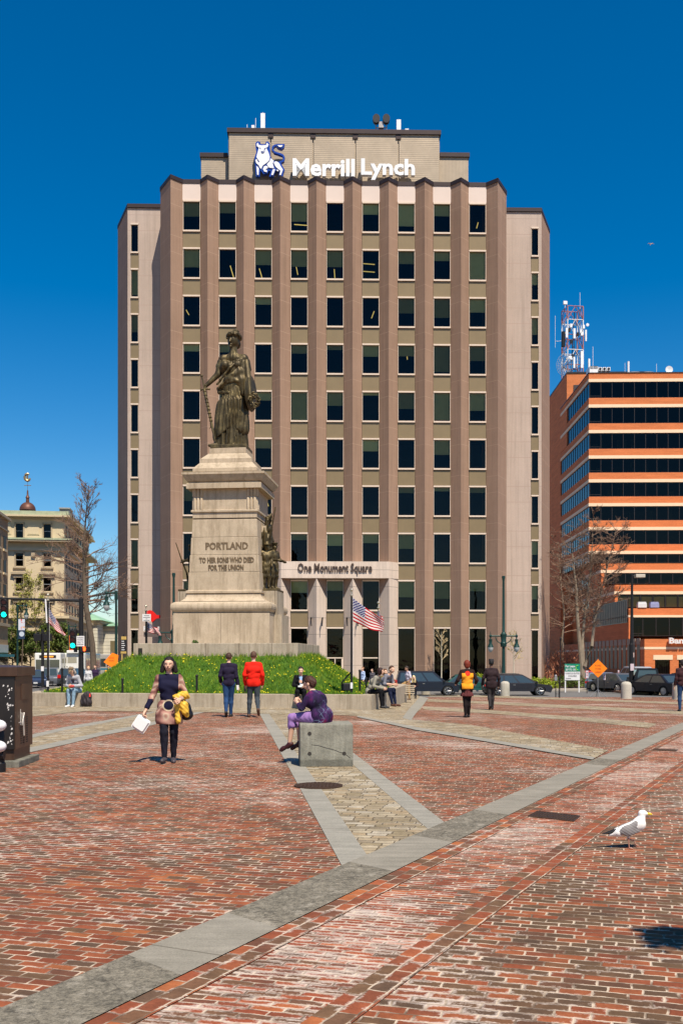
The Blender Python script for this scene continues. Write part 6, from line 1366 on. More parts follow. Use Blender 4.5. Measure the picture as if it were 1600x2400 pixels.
m.box(cx_+.07, cx_+.095, -.225, -.205, cz_-.04, cz_+.06); build('stop_hand', m, emis((1, .10, .01), 2.0), ph)
m = MB(); m.box((181-190)*k_, (175.5-190)*k_, -.25, .05, Z(1529, D)-zg, Z(1517, D)-zg); build('pedestrian_head', m, BK, t)
m = MB(); x0, x1 = (181.5-190)*k_, (200-190)*k_; m.box(x0, x1, -.24, -.22, Z(1515, D)-zg, Z(1491, D)-zg); sg = build('sign_plate', m, WHT, t)
def wr(s, x0, x1, zb, h, y, parent, mat=BK, bold=.01, name='lettering'):
    build(name, text_mb(s, x1-x0, h, .006, bold, ((x0+x1)/2, y, zb)), mat, parent)
GRYL = M((.16, .15, .16), .6, 0, 0)
for i, s in enumerate(('TURNING', 'TRAFFIC', 'YIELD TO', 'PEDESTRIANS')): wr(s, x0+.05, x1-.05, Z(1496.5+5.2*i, D)-zg, .08, -.245, sg, GRYL)
# pedestrian signals seen from behind
D = 50.0; k_ = D/F; g0 = on(100, D); zg = g0[2]; t = thing('pedestrian_signal_post', 'black pedestrian signal post with two boxes on a flared base at the left', 'traffic signal', g0)
m = MB(); m.tube([(0, 0, 0), (0, 0, Z(1475, D)-zg)], .075, 8); m.lathe([(.20, Z(1618, D)-zg if False else 0), (.15, .45), (.09, .48)], n=4); build('pole', m, BK, t)
m = MB(); m.lathe([(.19, 0), (.16, .42), (.08, .44)], (0, 0, 0), 8); build('base', m, M((.10, .09, .09), .5), t)
for x0, x1 in ((80, 98), (102.5, 121)):
    m = MB(); m.box((x0-100)*k_, (x1-100)*k_, -.15, .15, Z(1503, D)-zg, Z(1485.5, D)-zg); build('signal_box', m, BK, t, bevel=.04)
m = MB(); m.tube([(-.3, 0, Z(1483, D)-zg), (.35, 0, Z(1483, D)-zg)], .025, 5); m.tube([(-.3, 0, Z(1505, D)-zg), (.35, 0, Z(1505, D)-zg)], .025, 5); build('bracket', m, BK, t)
m = MB(); m.box(-.05, .09, -.12, -.10, Z(1573, D)-zg, Z(1562, D)-zg); build('sticker', m, WHT, t)
# flags
FLG, nt, b = newmat('flag_cloth', .7, 0, .2); uv = _n(nt, 'ShaderNodeUVMap'); sp = _n(nt, 'ShaderNodeSeparateXYZ'); nt.links.new(uv.outputs[0], sp.inputs[0])
u_, v_ = sp.outputs[0], sp.outputs[1]; st = mth(nt, 'FLOORED_MODULO', mth(nt, 'FLOOR', mth(nt, 'MULTIPLY', v_, 13.0)), 2.0)
c = mixc(nt, st, (.52, .008, .02), (.78, .74, .70)); can = mth(nt, 'MULTIPLY', mth(nt, 'LESS_THAN', u_, .40), mth(nt, 'GREATER_THAN', v_, 6/13))
su = mth(nt, 'MULTIPLY', u_, 11/.40); sv = mth(nt, 'MULTIPLY', mth(nt, 'SUBTRACT', v_, 6/13), 9*13/7)
chk = mth(nt, 'LESS_THAN', mth(nt, 'FLOORED_MODULO', mth(nt, 'ADD', mth(nt, 'FLOOR', su), mth(nt, 'FLOOR', sv)), 2.0), .5)
du = mth(nt, 'ABSOLUTE', mth(nt, 'SUBTRACT', mth(nt, 'FRACT', su), .5)); dv = mth(nt, 'ABSOLUTE', mth(nt, 'SUBTRACT', mth(nt, 'FRACT', sv), .5))
star = mth(nt, 'MULTIPLY', chk, mth(nt, 'LESS_THAN', mth(nt, 'ADD', mth(nt, 'POWER', du, .6), mth(nt, 'POWER', dv, .6)), .92)); blu = mixc(nt, star, (.035, .025, .17), (.8, .8, .8)); c = mixc(nt, can, c, blu)
nt.links.new(c, b.inputs['Base Color'])
tl_ = _n(nt, 'ShaderNodeBsdfTranslucent'); nt.links.new(c, tl_.inputs[0]); mxs = _n(nt, 'ShaderNodeMixShader'); mxs.inputs[0].default_value = .3; nt.links.new(b.outputs[0], mxs.inputs[1]); nt.links.new(tl_.outputs[0], mxs.inputs[2]); nt.links.new(mxs.outputs[0], nt.nodes['Material Output'].inputs[0])
def flag(label, u, D, zb, corners, ph=0, wave=.06, drape=True):
    """corners in picture coordinates: hoist top, hoist bottom, fly bottom, fly top"""
    ht, hb, fb_, ft_ = [Vector((X(a, D)-X(u, D), 0, Z(b_, D)-zb)) for a, b_ in corners]
    nu, nv = 40, 26; vs = []; uvs = []
    for i in range(nu+1):
        for j in range(nv+1):
            s, q = i/nu, j/nv; p = ht.lerp(ft_, s).lerp(hb.lerp(fb_, s), 1-q)
            sag = Vector((0, 0, -1))*.10*math.sin(PI*s)*(ft_-ht).length*.5
            y = wave*math.sin(s*9+q*2.2+ph)*s**.6 + wave*.6*math.sin(s*5-q*4+ph)*s
            p = p + sag*.5 + Vector((.02*math.sin(q*7+s*6)*s, y, .025*math.sin(s*8+q*3+ph)*s)); vs.append(p); uvs.append((s, q))
    m = MB(); m.add(vs, [(i*(nv+1)+j, (i+1)*(nv+1)+j, (i+1)*(nv+1)+j+1, i*(nv+1)+j+1) for i in range(nu) for j in range(nv)])
    o = build('flag', m, FLG, None, (X(u, D), D, zb), smooth='all', fixn=False); l = o.data.uv_layers.new(name='UVMap')
    for lp in o.data.loops: l.data[lp.index].uv = uvs[lp.vertex_index]
    md = o.modifiers.new('thick', 'SOLIDIFY'); md.thickness = .004
    tag(o, label, 'flag', 'national flags on poles'); return o
def flagpole(label, u, D, zb, vtop, r=.04, finial=True):
    t = thing('flagpole', label, 'flagpole', (X(u, D), D, zb), 0, 'black flagpoles'); H_ = Z(vtop, D)-zb
    m = MB(); m.tube([(0, 0, 0), (0, 0, H_)], [r, r*.75], 10); m.lathe([(r*1.8, 0), (r*1.8, .04), (r, .06)]); build('pole', m, BK, t)
    m = MB(); m.tube([(0, 0, H_), (0, 0, H_+.16)], .015, 6); m.ell((0, 0, H_+.2), (.05, .05, .05)); m.ell((0, 0, H_+.02), (.055, .055, .04)); build('finial', m, M((.55, .50, .38), .3, .7, 0), t)
    m = MB(); m.cbox((.0, -r, H_*.1), (.08, .04, .2)); m.tube([(r+.012, -.01, H_-.05), (r+.012, -.01, .6)], .004, 4); build('halyard', m, WHT, t); return t
D = 33.3; zb = mh(X(827, D), D)-.02
flagpole('black flagpole on the kerb right of the mound flying the largest flag', 823.5, D, zb, 1397); flag('large national flag with stars and stripes waving right of the monument', 823.5, D, zb, [(826, 1401), (826, 1456), (896, 1483), (899, 1452)])
D = 36.0; zb = mh(X(885, D), D) if inside((X(885, D), D), isl) else .0
flagpole('thin pole with a small furled flag behind the largest flag', 886.5, D, 0, 1426, .022); flag('small flag bunched behind the tip of the largest flag', 886.5, D, 0, [(884, 1432), (884, 1458), (900, 1466), (897, 1446)], 2, .04)
D = 34.9; zb = .44
flagpole('black flagpole with a white tube at the left end of the kerb', 112.5, D, zb, 1408); flag('faded national flag on the left pole drooping to the right', 112.5, D, zb, [(114, 1424), (114, 1460), (151, 1492), (155, 1487)], 1)
o = tag(build('banner_tube', MB().tube([(0, 0, 0), (-.045, 0, .82)], .028, 8), WHT, None, (X(111, D), D-.07, Z(1460, D))), 'white rolled banner tube leaning against the left flagpole', 'tube')
D = 43.0; zb = mh(X(343, D), D); zb = min(zb, 1.7)
flagpole('black flagpole behind the left end of the terrace', 342, D, zb, 1432); flag('national flag flying behind the terrace at the left of the pedestal', 342, D, zb, [(343.5, 1456), (343.5, 1480), (377, 1489), (371, 1474)], 3)
def plate(label, name, cat, u, D, v0, v1, w, zb, mat=WHT, lines=(), lmat=GRYL, post=True, rz=0, grp=None, postm=BK):
    """rectangular sign on a post"""
    k = D/F; t = thing(name, label, cat, (X(u, D), D, zb), rz, grp); zt_, z0_ = Z(v0, D)-zb, Z(v1, D)-zb; hw = w*k/2
    m = MB(); m.box(-hw, hw, -.05, -.035, z0_, zt_); p = build('plate', m, mat, t)
    if post: m = MB(); m.tube([(0, 0, 0), (0, 0, zt_)], .03, 6); build('post', m, postm, t)
    for i, (s, f0, f1, zf, hf) in enumerate(lines):
        if s == '-': m = MB(); m.box(-hw+2*hw*f0, -hw+2*hw*f1, -.054, -.05, z0_+(zt_-z0_)*zf, z0_+(zt_-z0_)*(zf+hf*.6)); build('text_line', m, lmat, t); continue
        wr(s, -hw+2*hw*f0, -hw+2*hw*f1, z0_+(zt_-z0_)*zf, (zt_-z0_)*hf, -.052, t, lmat)
    return t
plate('white notice plate clipped to the flagpole by the red sign', 'notice_sign', 'sign', 344, 42.8, 1439.5, 1456.5, 20, 1.6, WHT, [('-', .2, .8, .75, .12), ('-', .1, .9, .5, .12), ('-', .4, .6, .3, .12), ('-', .15, .85, .1, .12)])
# red shop sign on the office wall: round head with long tail
D = 78.6; zb = Z(1560, D); k = D/F
t = thing('red_shop_sign', 'red key shaped shop sign with white letters on the office wall', 'sign', (X(360, D), D, zb), 0)
def rp(u, v): return ((u-360)*k, Z(v, D)-zb)
pts = [rp(352+9.5*math.cos(a), 1440-9.5*math.sin(a)) for a in [R(x) for x in range(60, 250, 19)]]
poly = pts + [rp(352, 1452), rp(357, 1459), rp(367, 1450), rp(379, 1449), rp(384, 1441.5), rp(367, 1442), rp(362, 1437)]
m = MB(); m.prism(poly, -.15, .15, 'y'); build('emblem', m, M((.70, .01, .006), .5, 0, 0), t)
m = MB(); m.box(rp(337, 0)[0], rp(380, 0)[0], -.06, .14, rp(0, 1493)[1], rp(0, 1482)[1]); build('panel', m, M((.12, .09, .08), .5), t)
build('lettering', text_mb('R', (343-336.5)*k, 12*k, .15, .03, ((341-360)*k, -.1, rp(0, 1480)[1])), WHT, t); build('lettering', text_mb('Ra', (381.5-371)*k, 11*k, .15, .03, ((376-360)*k, -.1, rp(0, 1480)[1])), WHT, t)
# road work diamonds
ORG = emis((1, .5, .0), 0) if False else M((.95, .22, .005), .5, 0, .03)
def diamond(label, u, v, hw, D, lean, words, fold=0):
    g0 = on(u, D); k = D/F; t = thing('road_work_sign', label, 'road sign', g0, R(lean), 'orange road work signs'); s = hw*k; zc = Z(v, D)-g0[2]
    m = MB()
    m.prism([(-s, zc), (0, zc+s), (s, zc), (0, zc-s)], -.012, .012, 'y') if not fold else m.prism([(-s, zc-.1), (s*.1, zc+s), (s*.9, zc+.3), (s*.75, zc-.6*s), (s*.15, zc-s), ], -.012, .012, 'y')
    build('panel', m, ORG, t); DK = M((.42, .09, .01), .6, 0, 0)
    for i, w in enumerate(words): wr(w, -s*.34, s*.34, zc+s*(.22-.36*i), s*.20, -.014, t, DK)
    m = MB(); m.tube([(0, .04, .02), (0, .04, zc+s+.06)], .022, 6); m.tube([(-.5, 0, 0), (0, .04, .45), (.5, 0, 0)], .018, 5); m.tube([(0, -.45, 0), (0, .04, .45), (0, .5, 0)], .018, 5); build('stand', m, GALV, t)
diamond('orange diamond road work sign in front of the brick bank', 1401, 1567, 21.5, 62.0, 0, ('ROAD', 'WORK', 'AHEAD'))
diamond('orange road work sign sagging on its stand at the left behind the mound', 261, 1548, 18, 58.0, 14, ('ROAD', 'WORK'), 1)
# lease sign
D = 72.0; g0 = on(1340, D); k = D/F; zg = g0[2]; t = thing('lease_sign', 'green and white for lease board under the leafless tree', 'sign', g0)
a0, a1 = (1322.5-1340)*k, (1358.5-1340)*k
m = MB(); m.box(a0, a1, -.03, 0, Z(1594.5, D)-zg, Z(1574.6, D)-zg); build('lower_panel', m, WHT, t); m = MB(); m.box(a0, a1, -.03, 0, Z(1574.4, D)-zg, Z(1556, D)-zg); build('upper_panel', m, M((.0, .20, .12), .5, 0, 0), t)
m = MB(); m.box(a0+.02, a0+.1, .0, .08, 0, Z(1556, D)-zg); m.box(a1-.1, a1-.02, 0, .08, 0, Z(1556, D)-zg); build('post', m, WHT, t)
wr('For Lease', a0+.06, a0+.75, Z(1564.5, D)-zg, .17, -.035, t, WHT, .03); wr('207 772 1333', a0+.06, a0+.85, Z(1572, D)-zg, .14, -.035, t, WHT, .03)
wr('VARIOUS SUITES', a0+.05, a1-.05, Z(1580.5, D)-zg, .12, -.035, t, GRYL); wr('AVAILABLE', a0+.25, a1-.25, Z(1586.5, D)-zg, .12, -.035, t, GRYL); wr('CBRE', a0+.08, a0+.45, Z(1591.5, D)-zg, .06, -.035, t, GRYL)
m = MB(); m.tube([(a1-.17+.13*math.cos(q), -.035, Z(1565.5, D)-zg+.17*math.sin(q)) for q in [PI*(.4+j/10*1.2) for j in range(11)]], .035, 5); build('ring_emblem', m, M((.20, .55, .06), .5, 0, 0), t)
# slim signs, meters, poles on the right
for (lab, u, D, v0, v1, w, rz) in (('small white parking sign left of the orange diamond', 1375, 70, 1572, 1589.5, 6, 0), ('tilted small white parking sign right of the orange diamond', 1415, 72, 1578, 1594, 6, 20), ('small white parking sign before the third dark bank window', 1448, 74, 1571, 1588, 4.5, 30), ('small white parking sign leaning by the bank corner', 1514.5, 74, 1570, 1591, 4.5, 30)):
    plate(lab, 'parking_sign', 'sign', u, D, v0, v1, w, on(u, D)[2], M((.62, .50, .52), .5, 0, 0), [('-', .2, .8, .65, .2), ('-', .15, .85, .35, .14)], M((.35, .05, .05), .5, 0, 0), True, R(rz), 'parking signs')
D = 68.0; g0 = on(1479, D); zg = g0[2]; k = D/F; t = thing('street_light', 'tall black street light with a flat box lamp before the brick office', 'lamp post', g0)
m = MB(); m.tube([(0, 0, 0), (0, 0, 3.4), (.02, 0, 3.45), (.05, 0, Z(1345, D)-zg)], [.16, .15, .12, .07], 10); m.lathe([(.22, 0), (.22, .3), (.16, .4)]); build('pole', m, BK, t)
m = MB(); m.box((1488-1479)*k, (1510-1479)*k, -.2, .3, Z(1354, D)-zg, Z(1346, D)-zg); build('lamp_head', m, M((.50, .45, .36), .5), t, bevel=.03); m = MB(); m.tube([(.05, 0, Z(1349, D)-zg), (.3, 0, Z(1349, D)-zg)], .03, 5); build('arm', m, BK, t)
m = MB(); m.box(-.12, .12, -.2, -.18, Z(1572, D)-zg, Z(1556, D)-zg); build('notice', m, M((.62, .50, .52), .5, 0, 0), t); m = MB(); m.box(.10, .16, -.12, 0, Z(1541, D)-zg, Z(1530, D)-zg); build('tape', m, M((.55, .40, .36), .5), t)
D = 60.5; g0 = on(1305, D); t = thing('parking_meter', 'grey parking meter on a double post at the kerb', 'parking meter', g0)
m = MB(); m.tube([(-.08, 0, 0), (-.08, 0, 1.0)], .03, 6); m.tube([(.10, 0, 0), (.12, 0, 1.25)], .02, 6); m.tube([(-.08, 0, .2), (.10, 0, .2)], .02, 6); build('post', m, BK, t)
m = MB(); m.cbox((-.08, 0, 1.12), (.17, .12, .24), 0, .9); m.ell((-.08, 0, 1.27), (.085, .06, .09)); build('meter_head', m, GALV, t)
D = 58.0; t = thing('sign_pole', 'thin black pole beside the parking meter', 'pole', on(1311, D)); m = MB(); m.tube([(0, 0, 0), (.05, 0, 3.5)], .028, 6); build('pole', m, BK, t); m = MB(); m.ell((.05, -.02, 3.4), (.06, .05, .12)); build('cap', m, BK, t)
# black and gold directory sign left
D = 68.0; g0 = on(290, D); zg = g0[2]; k = D/F; t = thing('directory_sign', 'black and gold directory sign at the left corner of the office', 'sign', g0, R(12))
GOLD = M((.55, .36, .10), .45, .2, 0)
m = MB(); m.box(-.19, .17, -.07, .07, Z(1527, D)-zg, Z(1499.5, D)-zg); build('panel', m, BK, t); m = MB(); m.box(-.17, .17, -.08, .08, Z(1499.5, D)-zg, Z(1492, D)-zg); m.box(-.20, .17, -.08, .08, Z(1532, D)-zg, Z(1527.2, D)-zg); m.box(-.16, -.08, -.05, .05, 0, Z(1532, D)-zg); build('gold_trim', m, GOLD, t)
m = MB(); m.ell((0, 0, Z(1489, D)-zg), (.05, .05, .10)); build('finial', m, BK, t)
m = MB()
for i in range(5): m.box(-.15, .02+.03*(i % 3), -.075, -.071, Z(1504+5*i, D)-zg, Z(1504+5*i, D)-zg+.045)
build('text_line', m, WHT, t)
# chain posts round the mound and chain
posts = [(145.5, 34.6, 1568), (287, 34.2, 1594), (461, 33.9, 1586), (574, 33.6, 1588), (843, 35.0, 1574), (858, 37.5, 1592)]
for i, (u, D, vt) in enumerate(posts):
    x = X(u, D); zb = mh(x, D)-.03; hgt = min(max(Z(vt, D)-zb, .45), .85)
    lab = ('short black post holding a drooping chain at the left end of the kerb', 'short black post in the grass above the kerb near the rucksack', 'short black post in the grass between the woman and the hoodie man', 'short black post in the grass beside the red jacket', 'black chain post with a knob just right of the large flagpole', 'black chain post furthest right on the mound')[i]
    t = thing('chain_post', lab, 'post', (x, D, zb), 0, 'black chain posts round the mound'); m = MB(); m.tube([(0, 0, 0), (0, 0, hgt)], .038, 8); build('post', m, BK, t); m = MB(); m.ell((0, 0, hgt+.02), (.05, .05, .05)); build('knob', m, BK, t)
def chain(a, b_, sag, lab):
    m = MB(); a, b_ = Vector(a), Vector(b_); pts = [a.lerp(b_, i/12)-Vector((0, 0, sag*math.sin(PI*i/12))) for i in range(13)]; m.tube(pts, .013, 5)
    tag(build('chain', m, BK), lab, 'chain')
chain((X(113, 34.9), 34.9, .98), (X(145.5, 34.6), 34.6, .95), .28, 'dark chain sagging between the left flagpole and the first post'); chain((X(843, 35), 35, .95), (X(858, 37.5), 37.5, .9), .25, 'dark chain between the two posts right of the large flagpole')
# flood light by the flagpole
D = 34.2; x = X(813, D); zb = mh(x, D); t = thing('floodlight', 'black box floodlight on a bent arm in the grass by the flagpole', 'floodlight', (x, D, zb))
m = MB(); m.cbox((-.02, 0, .24), (.32, .26, .26), .2, .8); build('housing', m, BK, t, bevel=.03); m = MB(); m.tube([(-.18, 0, .38), (.02, 0, .62), (.16, -.3, .78)], .025, 6); m.tube([(-.18, 0, .1), (-.18, 0, .4)], .02, 5); m.cbox((-.12, 0, .04), (.3, .2, .07)); build('bracket', m, BK, t)
# bench
D = 45.0; zb = gz(X(940, D), D); t = thing('park_bench', 'weathered slatted wooden bench behind the seated friends', 'bench', (X(944, D), D, zb), R(-4)); WD = M((.42, .35, .25), .8, 0, .2, 12)
m = MB(); hwb = .52
for i in range(4): m.box(-hwb, hwb, .02, .05, .48+.085*i, .535+.085*i)
build('backrest', m, WD, t); m = MB()
for i in range(4): m.box(-hwb, hwb, -.42+.105*i, -.34+.105*i, .40, .43)
build('seat', m, WD, t)
for sx in (-1, 1):
    for y in (-.38, .03): m = MB(); m.cbox((sx*(hwb-.08), y, .20), (.06, .06, .40)); build('leg', m, WD, t)
# utility cabinet at left edge
CABB, nt, b = newmat('black_painted_metal', .32, 0, .5); v = objco(nt); c = rampn(nt, noise(nt, v, 2, 4), [(.3, (.008, .007, .007)), (.7, (.018, .015, .014))]); sc_ = rampn(nt, noise(nt, v, 9, 6, .8), [(.70, 0.0), (.74, .8)]); c = mixc(nt, sc_, c, (.45, .42, .38)); nt.links.new(c, b.inputs['Base Color'])
CABR, nt, b = newmat('brown_painted_metal', .4, 0, .4); v = objco(nt); ms = _n(nt, 'ShaderNodeMapping'); ms.inputs['Scale'].default_value = (3, 3, .4); nt.links.new(v, ms.inputs[0]); c = rampn(nt, noise(nt, ms.outputs[0], 1.5, 5, .7), [(.3, (.035, .017, .010)), (.7, (.085, .045, .026))]); nt.links.new(c, b.inputs['Base Color'])
D = 15.0; t = thing('utility_cabinet', 'dark brown metal utility cabinet on a concrete pad at the left edge', 'utility cabinet', (X(36, D), D, 0), R(2.0))
CW, CDp, CHt = 1.25, .95, 1.50
m = MB(); m.box(-CW, -.012, .0, CDp, .26, 1.36); build('front_panel', m, CABB, t, bevel=.01)
m = MB(); m.box(-.012, .0, .012, CDp-.012, .27, 1.355); m.box(-CW+.05, -.03, .04, CDp-.05, .10, .26); build('side_door', m, CABR, t)
m = MB(); m.box(-CW-.03, .035, -.03, CDp+.03, 1.36, 1.50); m.add([(-CW-.03, -.03, 1.5), (.035, -.03, 1.5), (.035, CDp+.03, 1.5), (-CW-.03, CDp+.03, 1.5), (-.1, .2, 1.53), (-CW, .2, 1.53)], [(0, 1, 4, 5), (1, 2, 4), (2, 3, 5, 4), (3, 0, 5)]); build('lid', m, CABR, t, bevel=.01)
m = MB(); m.box(.0, .012, .30, .72, 1.0, 1.24); build('access_plate', m, CABR, t, bevel=.004)
m = MB(); m.tube([(.02, .22, .80), (.035, .22, .80), (.04, .22, .62), (.04, .33, .80)], .009, 6); m.tube([(.03, .30, .80), (.035, .34, .45)], .012, 6); m.tube([(.02, .12, .66), (.02, .36, .66)], .008, 6); m.tube([(.02, .2, .86), (.02, .2, .62)], .007, 6); build('handle', m, M((.62, .58, .52), .35, .5, 0), t)
m = MB()
for c0 in (.28, .42, .58):
    for i in range(12): m.box(.0, .006, c0, c0+.085, .33+.035*i, .345+.035*i)
build('vent', m, BLK, t)
m = MB(); r = random.Random(4)
for i in range(34):
    x, z = (-r.random()**2*.9-.03, .35+r.random()*.95) if i < 14 else (-.05-r.random()*.06, .30+r.random()*.95); s = r.uniform(.004, .016); m.add([(x-s, -.004, z-s*r.uniform(.4, 1.5)), (x+s, -.004, z-s*.3), (x+s*.6, -.004, z+s*r.uniform(.6, 2)), (x-s*.5, -.004, z+s)], [(0, 1, 2, 3)])
build('paint_chip', m, M((.65, .62, .58), .6), t, fixn=False)
m = MB(); m.box(-CW-.15, .08, -.10, CDp+.1, -.01, .10); build('pad', m, CONC, t, bevel=.015)
for zc in (.73, .35):
    pass
sp2 = thing('standpipe', 'black standpipe with two white domed caps in front of the cabinet', 'standpipe', (X(0, 14.4)-.02, 14.4, 0))
m = MB(); m.lathe([(.10, 0), (.10, .12), (.085, .14), (.085, .66), (.06, .70)], n=16); m.tube([(0, -.05, .24), (.10, -.05, .24)], .06, 8); build('pipe', m, BK, sp2, smooth=True)
for zc in (.67, .37):
    m = MB(); m.ell((.03, -.10, zc), (.115, .10, .085), 16, 10); build('cap', m, M((.72, .70, .70), .4, 0, .08, 20), sp2, smooth='all')
# unseen lamp post and foliage, added to throw the soft shadow at right
t = lamppost('street_lamp', 'unseen green lamp post added outside the right of the view to cast a shadow', (3.52, 3.0, 0), 4.9, 5.0, (), r=.07)
m = MB(); m.ell((-.36, .05, 4.75), (.22, .16, .28), 14, 8); m.ell((-.10, -.05, 4.85), (.18, .12, .2), 12, 8); build('shadow_globe', m, LGL, t, smooth='all'); m = MB(); r = random.Random(2)
for i in range(260): a = r.uniform(0, 6.28); q = Vector((-.36+.42*r.random()**.5*math.cos(a)*.7, r.uniform(-.16, .16), 4.62+.42*r.random()**.5*math.sin(a)*.8-.3*math.cos(a)*.4)); d = Vector((r.gauss(0, 1), r.gauss(0, 1), r.gauss(0, 1))).normalized()*.07; e = d.cross(Vector((r.gauss(0, 1), r.gauss(0, 1), 1))).normalized()*.04; m.add([q-d, q+e, q+d, q-e], [(0, 1, 2, 3)])
build('shadow_foliage', m, M((.08, .16, .03), .7, 0, .3, 5), t, fixn=False)
m = MB(); m.tube([(0, 0, 4.6), (-.3, .12, 4.9)], .05, 6); build('arm', m, GRN, t)
# ---------------- gull ----------------
gx_, gy_ = gp(1476, 1990); gt = thing('gull', 'white and grey gull with yellow bill walking on the bricks', 'gull', (gx_, gy_, gz(gx_, gy_)), 0)
sg_ = F/gy_
def gq(px_, py_, y=0): return ((1180+px_/3.733-1476)/sg_, y, (1990-(1840+py_/3.733))/sg_)
GW = M((.80, .77, .72), .7, 0, .03, 9); 
gb = [rc(gq(1190, 345), gq(1000, 420), .046, .040), rc(gq(1000, 420), gq(930, 440), .036, .014), el(gq(1185, 350), (.052, .045, .058)), rc(gq(1205, 300), gq(1205, 262), .028, .024), el(gq(1212, 250), (.032, .024, .025)), rc(gq(1225, 252), gq(1250, 258), .018, .012), rc(gq(1080, 430), gq(1090, 470), .03, .012), rc(gq(1180, 330), gq(1205, 290), .040, .026)]
build('body', net(gb, .0045, .018), GW, gt, smooth='all', fixn=False)
GG = M((.22, .205, .20), .7, 0, .1, 20)
for sy in (-1, 1):
    wgs = [rc(gq(1150, 345, sy*.032), gq(1060, 395, sy*.040), .030, .030, .5), rc(gq(1060, 395, sy*.040), gq(990, 425, sy*.030), .030, .018, .5), rc(gq(1165, 400, sy*.030), gq(1080, 425, sy*.036), .020, .022, .5)]
    wo = build('wing', net(wgs, .0045, .02, disp=lambda P: .0009*np.sin(P[..., 2]*260+P[..., 0]*160)), GG, gt, smooth='all', fixn=False)
    m = MB(); m.tube([gq(1010, 385, sy*.012), gq(930, 420, sy*.010), gq(862, 434, sy*.006)], [.013, .012, .003], 8); build('wing_tip', m, M((.012, .011, .011), .6, 0, 0), wo, smooth=True)
m = MB(); m.tube([gq(1248, 256), gq(1270, 259), gq(1290, 262), gq(1300, 269)], [.012, .010, .008, .002], 8); build('bill', m, M((.80, .52, .03), .4, 0, 0), gt, smooth=True)
m = MB()
for sy in (-1, 1): m.ell(gq(1226, 243, sy*.020), (.0035, .003, .0035), 8, 5)
build('eye', m, M((.02, .015, .01), .3, 0, 0), gt)
PK = M((.42, .20, .14), .6, 0, 0)
for sy, pts in ((-1, [(1085, 465), (1088, 510), (1093, 553)]), (1, [(1098, 478), (1145, 500), (1158, 525)])):
    m = MB(); m.tube([gq(*p, sy*.018) for p in pts], [.008, .0045, .005], 6); q0 = Vector(gq(*pts[-1], sy*.018))
    for d in (-.012, 0, .012): m.tube([q0, q0+Vector((.030, d, -.006 if sy < 0 else -.022))], [.005, .003], 5)
    m.add([q0+Vector((0, 0, .001)), q0+Vector((.026, -.013, -.005)), q0+Vector((.026, .013, -.005))], [(0, 1, 2)]); build('leg', m, PK, gt)
gt.location.z += .004
# gull flying far away
D = 120; t = thing('flying_gull', 'tiny white gull flying in the blue sky at upper right', 'gull', (X(1524, D), D, Z(571, D)), 0); m = MB(); m.ell((0, 0, -.04), (.07, .22, .07)); build('body', m, GW, t)
for sx in (-1, 1): m = MB(); m.add([(0, -.1, .03), (sx*.22, -.08, .09), (sx*.40, 0, .0), (sx*.22, .08, .08), (0, .1, .03), (sx*.22, 0, .105)], [(0, 1, 5), (1, 2, 5), (2, 3, 5), (3, 4, 5), (4, 0, 5), (0, 4, 3, 2, 1)]); build('wing', m, GW, t)
# ---------------- buildings round the square ----------------
def brickwall(name, c0, c1):
    m, nt, b = newmat(name, .8, 0, .2); v = objco(nt); br = _n(nt, 'ShaderNodeTexBrick'); br.inputs['Scale'].default_value = 1; br.inputs['Brick Width'].default_value = .22; br.inputs['Row Height'].default_value = .075; br.inputs['Mortar Size'].default_value = .008
    mp = _n(nt, 'ShaderNodeMapping'); mp.inputs['Rotation'].default_value = (R(90), 0, 0); nt.links.new(v, mp.inputs[0]); nt.links.new(mp.outputs[0], br.inputs['Vector'])
    br.inputs['Color1'].default_value = (*c0, 1); br.inputs['Color2'].default_value = (*c1, 1); br.inputs['Mortar'].default_value = (*[q*.8 for q in c0], 1)
    ms = _n(nt, 'ShaderNodeMapping'); ms.inputs['Scale'].default_value = (.3, .3, 2.5); nt.links.new(v, ms.inputs[0])
    c = mixc(nt, 1.0, br.outputs[0], rampn(nt, noise(nt, ms.outputs[0], 1, 4), [(.3, .85), (.7, 1.12)]), 'MULTIPLY'); nt.links.new(c, b.inputs['Base Color']); return m
OBR = brickwall('orange_brick', (.60, .185, .065), (.68, .225, .08)); CRM = M((.78, .62, .42), .7, 0, .05, 2)
DGL = glass('dark_band_glass', (.10, .11, .12), ior=1.32); SGL = glass('blue_reflective_glass', (.10, .12, .15), ior=1.9); MUL = M((.05, .045, .045), .4, .4, 0); LIT_ = M((.50, .48, .22), .8, 0, .1, 3)
DB = 146.0; bank = thing('brick_office', 'orange brick office block with cream bands and long dark window strips at right', 'office building', (36.0, DB, 0), R(-1.3))
ROOM2 = M((.02, .018, .018), .9, 0, 0)
def zt(v, t): return Z(v, DB+t)
BW_ = 34.0
